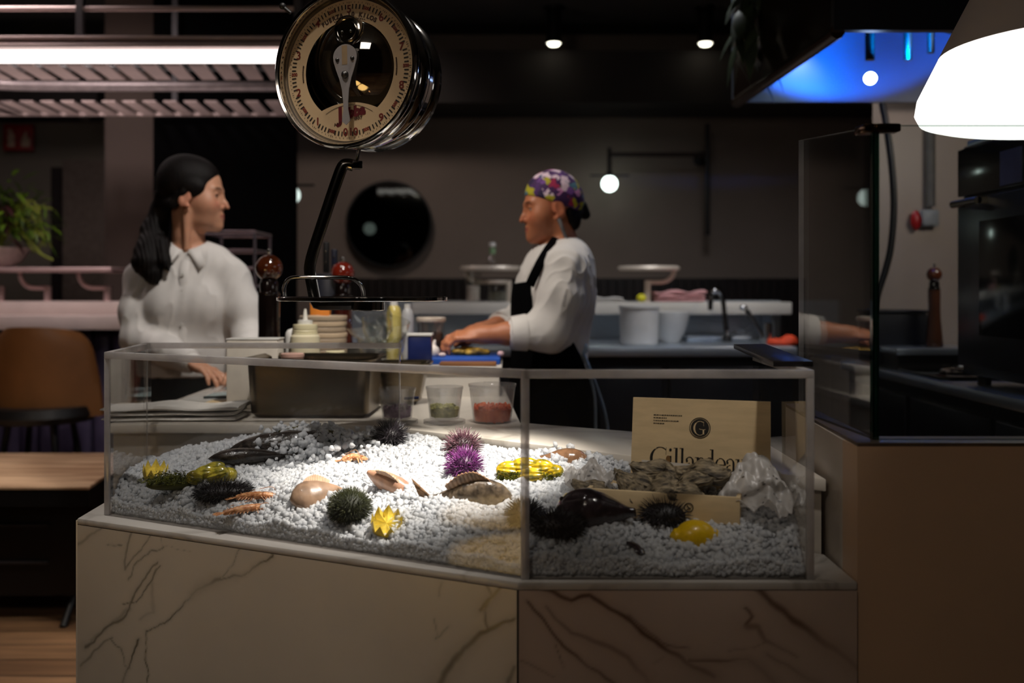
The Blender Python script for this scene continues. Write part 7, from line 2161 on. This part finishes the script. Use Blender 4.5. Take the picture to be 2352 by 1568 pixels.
def face_marks(o, Hc, R, s, off):
    """point attributes that carry lips, eyebrows and cheeks on the body mesh"""
    me = o.data; n = len(me.vertices); V = np.empty(n * 3, np.float32); me.vertices.foreach_get('co', V)
    V = V.reshape(-1, 3) + np.array(off); x, y, z = ((V - np.array(Hc)) @ np.array(R) / s).T
    ay = np.abs(y)
    sm = lambda d, w: np.clip(.5 - d / w, 0, 1)
    up = -.0600 - .25 * ay + .002 * np.exp(-(y / .004) ** 2) * -1; lo_ = -.0805 + .42 * ay
    lip = sm(z - up, .003) * sm(lo_ - z, .003) * sm(ay - .0215, .003) * (x > .06)
    bc = .0225 - 7.0 * (ay - .034) ** 2
    brow = sm(np.abs(z - bc) - .0032 * np.clip((.052 - ay) / .02, .3, 1), .003) * sm(ay - .049, .006) * sm(.011 - ay, .004) * (x > .04)
    lash = np.clip(1 - np.hypot((ay - .0315) / .016, (z - .0005) / .0045), 0, 1) * (x > .055)
    blush = np.exp(-((ay - .042) / .02) ** 2 - ((z + .032) / .02) ** 2) * (x > .02) * .6 + np.exp(-((z + .036) / .012) ** 2) * (x > .088) * .3 + (ay > .066) * (x < .02) * (np.abs(z + .01) < .04) * (x > -.04) * .5
    for nm, v in (('lip', lip * .85), ('brow', np.maximum(brow * .95, lash * .95)), ('blush', np.clip(blush, 0, .8))):
        at_ = me.attributes.new(nm, 'FLOAT', 'POINT'); at_.data.foreach_set('value', v.astype(np.float32))

def eyes(par, Hc, R, s, look=(1, 0, 0)):
    Rm = Matrix([list(r_) for r_ in R]).to_4x4()
    for s_ in (1, -1):
        c = Vector(Hc) + Rm @ (Vector((.0650, s_ * .0315, -.004)) * s)
        e = obj('eye', MB().ball(c, .0128 * s, 20, 14), 'eye_white', par)
        d = (Rm @ Vector(look)).normalized()
        q = d.to_track_quat('Z', 'Y').to_matrix().to_4x4()
        obj('iris', MB().lathe([(0, .0018), (.004, .0013), (.0058, 0), (.0058, -.002), (0, -.002)], c + d * .0118 * s, 20, 0, q @ Matrix.Diagonal((s, s, s, 1))), 'iris', e)

def hand_prims(fl, wrist, fwd, palm, s, curl, thumb_side, spread=0.10, thumb_out=0.6):
    """palm, four bent fingers of their own length and a thumb off the palm's side; palm = the way the palm faces"""
    f = np.array(fwd, float); f /= np.linalg.norm(f)
    p = np.array(palm, float); p -= f * (p @ f); p /= np.linalg.norm(p)
    sd = np.cross(f, p) * thumb_side
    W_ = np.array(wrist, float)
    fl.frame()
    Rm = np.stack([f, sd, p], 1)
    fl.ell(W_ + f * .045 * s, np.array([.050, .040, .0155]) * s, 0.012, 'u', Rm)
    fl.cap(W_ - f * .01, W_ + f * .03 * s, .024 * s, .024 * s, 0.014)
    fl.cap(W_ + f * .078 * s + sd * .030 * s, W_ + f * .076 * s - sd * .030 * s, .0115 * s, .0105 * s, 0.01)
    Ls = [.070, .079, .074, .058]; offs = [.030, .010, -.011, -.030]
    for i in range(4):
        b0 = W_ + f * (.082 - .004 * (i == 3)) * s + sd * offs[i] * s
        a = spread * (1.5 - i) * 0.5
        d = f * math.cos(a) + sd * math.sin(a)
        c = curl[i] if hasattr(curl, '__len__') else curl
        pts = [b0]; ang = 0.0
        for k, fr_ in enumerate((.46, .31, .23)):
            ang += c * (1.0, 1.1, .7)[k]
            q = d * math.cos(ang) + p * math.sin(ang)
            pts.append(pts[-1] + q * Ls[i] * fr_ * s)
        r0 = (.0090, .0092, .0088, .0078)[i] * s
        fl.chain(pts, [r0, r0 * .94, r0 * .88, r0 * .78], 0.004)
        for q in pts[1:3]: fl.ball(q - p * .0008, r0 * 0.99, 0.004)
    t0 = W_ + f * .020 * s + sd * .026 * s + p * .006 * s
    t1 = t0 + (f * .6 + sd * thumb_out + p * .35) * .036 * s
    t2 = t1 + (f * .85 + sd * thumb_out * .4 + p * .45) * .032 * s
    t3 = t2 + (f * .9 + p * .5) * .024 * s
    fl.chain([t0, t1, t2, t3], [.0145 * s, .0118 * s, .0100 * s, .0082 * s], 0.008)

def cloth_folds(seed, amp, f=28.0, direction=None):
    """sharp creases running along `direction`"""
    def fn(V, N):
        P = V + 0.012 * np.stack([fbm(V, seed + 7, 22, 2), fbm(V, seed + 8, 22, 2), fbm(V, seed + 9, 22, 2)], 1)
        if direction is not None:
            d = np.array(direction, float); d /= np.linalg.norm(d); P = P - 0.80 * (P @ d)[:, None] * d
        n = fbm(P, seed, f, 2); m = fbm(P, seed + 3, f * 2.1, 1)
        return amp * (0.55 - np.sqrt(np.abs(n) + .01) * 1.15 + 0.28 * m) * (0.65 + 0.5 * fbm(V, seed + 5, 9, 1))
    return fn

# ------------------------------------------------------------------ the waitress
Hc = np.array([-1.112, 3.50, 1.578]); HR = rotz(math.radians(3)); HS = 1.06
wt = thing('person', 'woman in a white shirt with a dark ponytail, looking to the right', 'person', (-1.14, 3.52, 0))
S1, E1, W1 = np.array([-1.312, 3.525, 1.292]), np.array([-1.292, 3.45, 1.075]), np.array([-1.055, 3.27, 1.012])
S2, E2, W2 = np.array([-0.985, 3.50, 1.300]), np.array([-0.905, 3.44, 1.08]), np.array([-0.84, 3.20, 1.02])
fl = Field(axis(-1.45, -0.74, .004), axis(2.98, 3.68, .004), zaxis([(0.0, .86, .012), (.86, 1.40, .0042), (1.40, 1.76, .0026)]))
head_prims(fl, Hc, HR, HS, .97, .0055, .92)
fl.frame()
fl.chain([Hc + np.array([-.028, 0, -.062]), np.array([-1.142, 3.512, 1.43]), np.array([-1.142, 3.525, 1.36])], [.054, .050, .056], 0.02)
fl.cap(Hc + np.array([-.016, -.052, -.06]), (-1.128, 3.452, 1.392), .012, .010, 0.014)
fl.chain([(-1.30, 3.525, 1.292), (-1.142, 3.53, 1.372), (-.995, 3.505, 1.30)], [.042, .050, .042], 0.03)
fl.ell((-1.142, 3.515, 1.24), (.150, .090, .17), 0.03).ell((-1.142, 3.52, 1.05), (.125, .085, .19), 0.03).ell((-1.142, 3.53, .88), (.155, .105, .15), 0.03)
for a, b_, c in ((S1, E1, W1), (S2, E2, W2)): fl.chain([a, b_, c], [.043, .036, .026], 0.015)
hand_prims(fl, W1 + np.array([.008, -.008, -.004]), (0.80, -0.42, -.28), (.05, -.1, -1), 0.95, (.16, .22, .28, .34), 1)
hand_prims(fl, W2, (-.15, -.9, -.25), (0, -.2, -1), 0.95, .25, -1)
for sx_ in (-1, 1): fl.chain([(-1.142 + sx_ * .085, 3.53, .84), (-1.142 + sx_ * .085, 3.52, .46), (-1.142 + sx_ * .08, 3.55, .06)], [.082, .055, .04], 0.02).cap((-1.142 + sx_ * .08, 3.55, .045), (-1.142 + sx_ * .09, 3.42, .03), .036, .03, .02)
body = field_obj('body', fl, [skin('skin_waitress', (206, 152, 122), (168, 92, 82), (40, 28, 22), (204, 128, 104))], wt, 1)
face_marks(body, Hc, HR, HS, wt.location)
eyes(wt, Hc, HR, HS, (1, -.1, 0.02))
# shirt
fl = Field(axis(-1.48, -0.74, .0045), axis(3.10, 3.70, .0045), axis(.90, 1.47, .0045))
fl.chain([(-1.306, 3.525, 1.288), (-1.235, 3.53, 1.335), (-1.142, 3.53, 1.368), (-1.055, 3.515, 1.338), (-.985, 3.505, 1.294)], [.056, .058, .060, .058, .056], 0.05)
fl.ell((-1.142, 3.515, 1.22), (.168, .105, .18), 0.05).ell((-1.145, 3.512, 1.06), (.168, .112, .24), 0.06).ell((-1.148, 3.512, .97), (.165, .112, .14), 0.05)
for sx_ in (-1, 1): fl.ball((-1.140 + sx_ * .066 + .015, 3.452, 1.195), .056, 0.08)
fl.chain([S1, S1 * .45 + E1 * .55 + np.array([-.010, 0, 0]), E1, E1 * .4 + W1 * .6, W1], [.058, .056, .056, .048, .036], 0.03)
fl.chain([S2, S2 * .45 + E2 * .55 + np.array([.012, 0, 0]), E2, E2 * .4 + W2 * .6, W2], [.058, .056, .056, .048, .036], 0.03)
fl.cut((-1.142, 3.52, .945), (0, 0, -1))
fl.cap((-1.130, 3.505, 1.385), (-1.142, 3.50, 1.55), .050, .075, 0.006, 's')
fl.chain([(-1.128, 3.42, 1.345), (-1.135, 3.415, 1.44)], [.012, .055], 0.008, 's')
for w_, e_ in ((W1, E1), (W2, E2)):
    d = (w_ - e_); d /= np.linalg.norm(d); fl.cut(w_ + d * .004, d, 0.004) if False else None
sh_f = cloth_folds(5, .0048, 58, (0.25, 0, 1))
shirt = field_obj('shirt', fl, ['shirt'], wt, 2, lambda V, N: sh_f(V, N) * np.clip((1.42 - V[:, 2]) / .06, 0, 1))
# collar, placket, buttons, cuffs
def collar_leaf(pts_in, pts_out, th, par, name='collar', mt='shirt'):
    b = MB(); n = len(pts_in); vs = []
    for a, c in zip(pts_in, pts_out): vs += [a, c]
    b.add(vs, [(2 * i, 2 * i + 1, 2 * i + 3, 2 * i + 2) for i in range(n - 1)])
    o = obj(name, b, mt, par, True, 180)
    md = o.modifiers.new('thick', 'SOLIDIFY'); md.thickness = th; md.offset = 1
    return o
def collar(par, c, rx, ry, z0, rise, drop, front, tipw, mt='shirt'):
    """stand-and-fall collar round the neck, open at the front (angle), one leaf per side"""
    for s_ in (1, -1):
        up = []; dn_ = []
        for i in range(15):
            u = i / 14; a = front + PI + s_ * (1 - u) * (PI - 0.20) + (PI if False else 0)
            a = front + s_ * (0.16 + (1 - u) * (PI - 0.16))
            z = z0 + rise * (1 - u) ** 0.8
            up.append(Vector((c[0] + rx * math.cos(a), c[1] + ry * math.sin(a), z)))
            k = 1.22 + 0.34 * u; d = drop * (0.75 + 0.70 * u ** 3)
            a2 = a + s_ * tipw * u ** 3
            dn_.append(Vector((c[0] + rx * k * math.cos(a2), c[1] + ry * k * math.sin(a2), z - d)))
        collar_leaf(up, dn_, 0.003, par, 'collar', mt)
collar(wt, (-1.138, 3.503), .066, .068, 1.384, .044, .046, -PI / 2 + 0.12, 0.40)
pk = [(-1.128, 3.440, 1.352), (-1.126, 3.412, 1.30), (-1.122, 3.402, 1.22), (-1.126, 3.400, 1.12), (-1.132, 3.398, 1.0)]
obj('placket', MB().tube(smooth_path(pk, 5), .016, 8, 0, (0.28, 1.0), up=(0, -1, 0)), 'shirt', wt)
for k in range(4):
    q = Vector(pk[1]).lerp(Vector(pk[3]), k / 3.2); q.y = np.interp(q.z, [1.12, 1.22, 1.30], [3.396, 3.398, 3.408])
    obj('button', MB().cyl((0, 0, 0), .005, .003, 14, 0, Matrix.Translation((q.x, q.y - .004, q.z)) @ Matrix.Rotation(PI / 2, 4, 'X')), 'white_plastic', wt)
for w_, e_ in ((W1, E1), (W2, E2)):
    d = Vector(w_ - e_).normalized(); c0 = Vector(w_)
    obj('cuff', MB().tube([c0 - d * .050, c0 - d * .03, c0 - d * .004, c0 + d * .006], [.045, .043, .040, .037], 24), 'shirt', wt)
# trousers
fl = Field(axis(-1.40, -0.90, .008), axis(3.34, 3.72, .008), axis(.04, 1.0, .009))
fl.ell((-1.142, 3.525, .90), (.172, .122, .16), 0.03)
for sx_ in (-1, 1): fl.chain([(-1.142 + sx_ * .085, 3.53, .84), (-1.142 + sx_ * .085, 3.52, .46), (-1.142 + sx_ * .08, 3.55, .08)], [.098, .072, .058], 0.02)
fl.cut((0, 0, .965), (0, 0, 1)); fl.cut((0, 0, .07), (0, 0, -1))
field_obj('trousers', fl, ['black_cloth'], wt, 1)
# hair: cap drawn back over the ears, ponytail over the shoulder
fl = Field(axis(-1.36, -0.98, .003), axis(3.33, 3.64, .003), axis(1.24, 1.76, .003))
fl.frame(Hc, HR, HS)
fl.ell((-.016, 0, .040), (.099, .0785, .0945), 0.01).ell((-.045, 0, .050), (.082, .072, .086), 0.02)
fl.cut((.088, 0, .082), (.80, 0, -.60), 0.006)
for s_ in (1, -1):
    fl.cap((-.017, s_ * .078, -.004), (-.008, s_ * .080, -.038), .028, .018, 0.006, 's')
fl.ell((.012, -.066, .018), (.03, .012, .022), 0.02)
fl.chain([(-.020, -.070, .006), (-.058, -.056, -.030), (-.092, -.014, -.022)], [.012, .016, .022], 0.012)
fl.chain([(-.020, .070, .006), (-.058, .056, -.030), (-.092, .014, -.022)], [.012, .016, .022], 0.012)
fl.ball((-.104, 0, .0), .030, 0.012)
fl.frame()
pony = [at(384, 452, 3.50), at(372, 480, 3.52), at(356, 530, 3.51), at(346, 580, 3.46), at(338, 605, 3.43)]
fl.chain([tuple(p_) for p_ in pony], [.030, .036, .044, .050, .046], 0.02)
fl.chain([tuple(at(350, 560, 3.47)), tuple(at(338, 600, 3.43)), tuple(at(352, 632, 3.42)), tuple(at(362, 652, 3.415))], [.040, .040, .030, .006], 0.015)
fl.chain([tuple(at(372, 560, 3.45)), tuple(at(378, 600, 3.42)), tuple(at(388, 620, 3.40))], [.028, .022, .005], 0.015)
fl.chain([tuple(at(340, 580, 3.45)), tuple(at(322, 605, 3.44)), tuple(at(318, 616, 3.43))], [.034, .026, .008], 0.015)
def strands(V, N):
    P = V * np.array([1, 1, .10]); return .0011 * np.sin(P @ np.array([420., 300., 60.]) + 2.5 * fbm(V, 3, 12, 2)) + .0016 * fbm(P, 6, 60, 2)
def cap_strands(V, N):
    return strands(V, N) * np.clip((1.56 - V[:, 2]) / .05, 0.12, 1)
field_obj('hair', fl, ['hair'], wt, 2, cap_strands)

# ------------------------------------------------------------------ the chef
Hc = np.array([0.130, 3.40, 1.527]); HR = rotz(math.radians(180 + 10)) @ roty(math.radians(4)); HS = 0.98
ct = thing('person', 'chef in a white jacket, black apron and flowered head scarf, working at the blue board', 'person', (0.14, 3.42, 0))
S1, E1, W1 = np.array([0.168, 3.235, 1.325]), np.array([0.112, 3.19, 1.115]), np.array([-0.095, 3.16, 1.105])
S2, E2, W2 = np.array([0.125, 3.565, 1.325]), np.array([0.03, 3.56, 1.13]), np.array([-0.105, 3.33, 1.11])
fl = Field(axis(-0.30, 0.36, .004), axis(3.02, 3.70, .004), zaxis([(0.0, .98, .012), (.98, 1.38, .0040), (1.38, 1.69, .0026)]))
head_prims(fl, Hc, HR, HS, 1.0, .0075, 1.05)
fl.frame()
fl.chain([Hc + np.array([.028, 0.004, -.062]), np.array([.168, 3.405, 1.40]), np.array([.165, 3.41, 1.34])], [.055, .054, .06], 0.02)
fl.chain([S1, (.17, 3.41, 1.365), S2], [.05, .06, .05], 0.03)
fl.ell((.135, 3.40, 1.22), (.100, .155, .18), 0.03).ell((.125, 3.40, 1.05), (.095, .14, .2), 0.03).ell((.135, 3.41, .90), (.11, .155, .14), 0.03)
for a, b_, c in ((S1, E1, W1), (S2, E2, W2)): fl.chain([a, b_, (b_ * .4 + c * .6), c], [.046, .040, .036, .028], 0.015)
hand_prims(fl, W1, (-.92, .05, -.05), (-.15, .25, -1), 1.02, (.42, .50, .55, .6), -1, 0.08, 0.5)
hand_prims(fl, W2, (-.80, -.35, -.12), (-.1, -.25, -1), 1.02, (.35, .42, .5, .55), 1, 0.10, 0.6)
for sy_ in (-1, 1): fl.chain([(.14, 3.41 + sy_ * .085, .86), (.13, 3.41 + sy_ * .085, .47), (.15, 3.41 + sy_ * .085, .06)], [.088, .06, .042], 0.02).cap((.15, 3.41 + sy_ * .085, .045), (.02, 3.41 + sy_ * .09, .03), .04, .032, .02)
body = field_obj('body', fl, [skin('skin_chef', (186, 118, 82), (150, 76, 66), (34, 22, 18), (180, 98, 70))], ct, 1)
face_marks(body, Hc, HR, HS, ct.location)
eyes(ct, Hc, HR, HS, (1, 0.05, -.35))
# jacket
fl = Field(axis(-0.10, 0.36, .0045), axis(3.04, 3.70, .0045), axis(.86, 1.47, .0045))
TR = rotz(math.radians(18))
fl.frame()
fl.chain([S1 + np.array([.004, .02, -.012]), (.178, 3.41, 1.340), S2 + np.array([0, -.02, -.012])], [.066, .080, .066], 0.06)
fl.ell((.138, 3.40, 1.205), (.128, .180, .20), 0.06, 'u', TR).ell((.130, 3.40, 1.03), (.120, .168, .20), 0.05, 'u', TR)
fl.ell((.195, 3.40, 1.26), (.060, .14, .13), 0.06, 'u', TR)
M1 = S1 * .5 + E1 * .5
fl.chain([S1 + np.array([.004, .012, -.015]), M1 + np.array([.014, -.004, 0]), E1 + np.array([.006, 0, 0]), E1 * .55 + W1 * .45], [.064, .062, .058, .050], 0.055)
M2 = S2 * .5 + E2 * .5
fl.chain([S2, M2, E2, E2 * .55 + W2 * .45], [.064, .060, .058, .050], 0.04)
fl.cap((.150, 3.40, 1.375), (.125, 3.395, 1.50), .056, .075, 0.006, 's')
fl.cut((.13, 3.4, .93), (0, 0, -1))
cf = cloth_folds(15, .0075, 90, (0.55, 0, 1))
field_obj('jacket', fl, ['shirt'], ct, 2, lambda V, N: cf(V, N) * np.clip((1.40 - V[:, 2]) / .05, 0, 1))
for w_, e_ in ((W1, E1), (W2, E2)):
    d = Vector(w_ - e_).normalized(); c0 = Vector(e_ * .55 + w_ * .45)
    obj('rolled_cuff', MB().tube([c0 - d * .028, c0 - d * .026, c0 + d * .022, c0 + d * .026, c0 + d * .018], [.050, .060, .054, .050, .042], 24), 'shirt', ct)
collar(ct, (.148, 3.40), .064, .066, 1.375, .026, .034, PI + 0.45, 0.35)
# apron: skirt, bib, strap, ties
fl = Field(axis(-0.05, 0.36, .005), axis(3.16, 3.66, .005), axis(.50, 1.20, .005))
fl.ell((.130, 3.40, 1.00), (.130, .182, .22), 0.04, 'u', TR).ell((.138, 3.41, .82), (.142, .190, .24), 0.05, 'u', TR)
fl.chain([(.138, 3.41, .80), (.138, 3.41, .50)], [.160, .165], 0.04)
fl.cut((.138, 3.40, 1.125), (-.35, 0, 1)); fl.cut((.225, 3.40, 1.0), (.90, .10, .42)); fl.cut((0, 0, .56), (0, 0, -1))
apf = cloth_folds(9, .004, 80, (0, 0, 1))
field_obj('apron_skirt', fl, ['black_cloth'], ct, 2, apf)
fl = Field(axis(-0.05, 0.30, .004), axis(3.16, 3.66, .004), axis(1.02, 1.34, .004))
fl.ell((.136, 3.40, 1.205), (.1345, .190, .21), 0.05, 'u', TR).ell((.130, 3.40, 1.04), (.127, .176, .21), 0.05, 'u', TR)
fl.cut((.010, 3.37, 1.27), (-.15, 0, 1)); fl.cut((.075, 3.30, 1.2), (.96, -.28, .12)); fl.cut((.1, 3.27, 1.2), (.30, -.94, .10)); fl.cut((.05, 3.51, 1.2), (.2, .97, .0))
field_obj('apron_bib', fl, ['black_cloth'], ct, 1)
st_ = smooth_path([at(1217, 655, 3.225), at(1225, 636, 3.21), at(1241, 604, 3.215), at(1258, 575, 3.26), at(1274, 552, 3.33), at(1286, 538, 3.40)], 6)
obj('apron_strap', MB().tube(st_, .0165, 10, 0, (0.22, 1.0), up=(0, -1, .4)), 'black_cloth', ct)
mtie = pm('apron_tie', (176, 196, 214), 0.7, 0, 0.05, 20)
for pts in (((1336, 806, 3.30), (1346, 830, 3.27), (1356, 868, 3.26), (1366, 915, 3.25), (1368, 985, 3.25)), ((1338, 806, 3.31), (1352, 838, 3.29), (1372, 890, 3.29), (1388, 940, 3.29), (1397, 990, 3.29))):
    obj('apron_tie', MB().tube(smooth_path([at(*p_) for p_ in pts], 5), .013, 8, 0, (0.2, 1.0), up=(1, 0, 0)), mtie, ct)
obj('apron_bow', MB().ball(at(1340, 800, 3.30), (.016, .014, .022), 14, 10), mtie, ct)
fl = Field(axis(-0.02, 0.30, .009), axis(3.22, 3.60, .009), axis(.05, .95, .009))
for sy_ in (-1, 1): fl.chain([(.14, 3.41 + sy_ * .085, .88), (.13, 3.41 + sy_ * .085, .47), (.15, 3.41 + sy_ * .085, .08)], [.10, .075, .062], 0.02)
fl.cut((0, 0, .07), (0, 0, -1))
field_obj('trousers', fl, ['black_cloth'], ct, 1)
# head scarf and the dark hair below it
def scarf_mat():
    m, nt, out = new_mat('flowered_scarf'); N = nt.nodes.new; L = nt.links.new
    p_ = N('ShaderNodeBsdfPrincipled'); L(p_.outputs[0], out.inputs[0]); p_.inputs['Roughness'].default_value = 0.8
    tc = N('ShaderNodeTexCoord'); no = N('ShaderNodeTexNoise'); no.inputs['Scale'].default_value = 45; no.inputs['Detail'].default_value = 3
    L(tc.outputs['Object'], no.inputs[0])
    ad = N('ShaderNodeMix'); ad.data_type = 'RGBA'; ad.blend_type = 'LINEAR_LIGHT'; ad.inputs[0].default_value = 0.022
    L(tc.outputs['Object'], ad.inputs[6]); L(no.outputs['Color'], ad.inputs[7])
    vo = N('ShaderNodeTexVoronoi'); vo.inputs['Scale'].default_value = 32; L(ad.outputs[2], vo.inputs[0])
    rp = N('ShaderNodeValToRGB'); rp.color_ramp.interpolation = 'CONSTANT'; e = rp.color_ramp.elements
    cols = [(0, (70, 32, 96)), (.16, (214, 190, 204)), (.36, (168, 160, 26)), (.52, (112, 66, 140)), (.66, (34, 22, 60)), (.76, (200, 130, 180)), (.86, (66, 110, 130)), (.93, (150, 24, 70))]
    e[0].position = 0; e[0].color = lin(cols[0][1]); e[1].position = cols[1][0]; e[1].color = lin(cols[1][1])
    for ps, c in cols[2:]:
        q = e.new(ps); q.color = lin(c)
    sx = N('ShaderNodeSeparateColor'); L(vo.outputs['Color'], sx.inputs[0]); L(sx.outputs[0], rp.inputs[0])
    ring = N('ShaderNodeMapRange'); ring.inputs[1].default_value = 0.56; ring.inputs[2].default_value = 0.62; L(vo.outputs['Distance'], ring.inputs[0])
    mx = N('ShaderNodeMix'); mx.data_type = 'RGBA'; L(ring.outputs[0], mx.inputs[0]); L(rp.outputs[0], mx.inputs[6]); mx.inputs[7].default_value = lin(60, 26, 78)
    L(mx.outputs[2], p_.inputs[0]); return m
fl = Field(axis(0.0, 0.30, .003), axis(3.28, 3.52, .003), axis(1.44, 1.70, .003))
fl.frame(Hc, HR, HS)
fl.ell((-.014, 0, .040), (.1005, .0795, .0935), 0.01)
fl.ell((-.062, 0, .018), (.058, .066, .062), 0.02)
fl.cut((.080, 0, .046), (.36, 0, -.93), 0.005)
for s_ in (1, -1): fl.cap((-.012, s_ * .080, -.004), (-.004, s_ * .082, -.036), .017, .014, 0.005, 's')
sf = cloth_folds(21, .0018, 120)
field_obj('head_scarf', fl, [scarf_mat()], ct, 1, sf)
fl = Field(axis(0.10, 0.32, .003), axis(3.30, 3.50, .003), axis(1.38, 1.56, .003))
fl.frame(Hc, HR, HS)
fl.ell((-.085, 0, -.022), (.034, .045, .030), 0.012).chain([(-.075, -.03, -.03), (-.055, -.045, -.055)], [.02, .008], 0.01).chain([(-.11, 0, -.005), (-.125, 0, -.03)], [.026, .018], .01)
fl.chain([(-.075, .03, -.03), (-.055, .045, -.055)], [.02, .008], 0.01).chain([(-.055, .052, -.02), (-.07, .045, -.07)], [.014, .008], .01).ell((-.075, .025, -.045), (.026, .03, .04), .01)
field_obj('hair', fl, ['hair'], ct, 1)
obj('scarf_tie', MB().tube(smooth_path([at(1283, 500, 3.33), at(1290, 520, 3.33), at(1300, 545, 3.34), at(1312, 560, 3.35)], 5), .006, 8, 0, (.3, 1), up=(0, -1, 0)), pm('scarf_cord', (120, 116, 116), .8), ct)
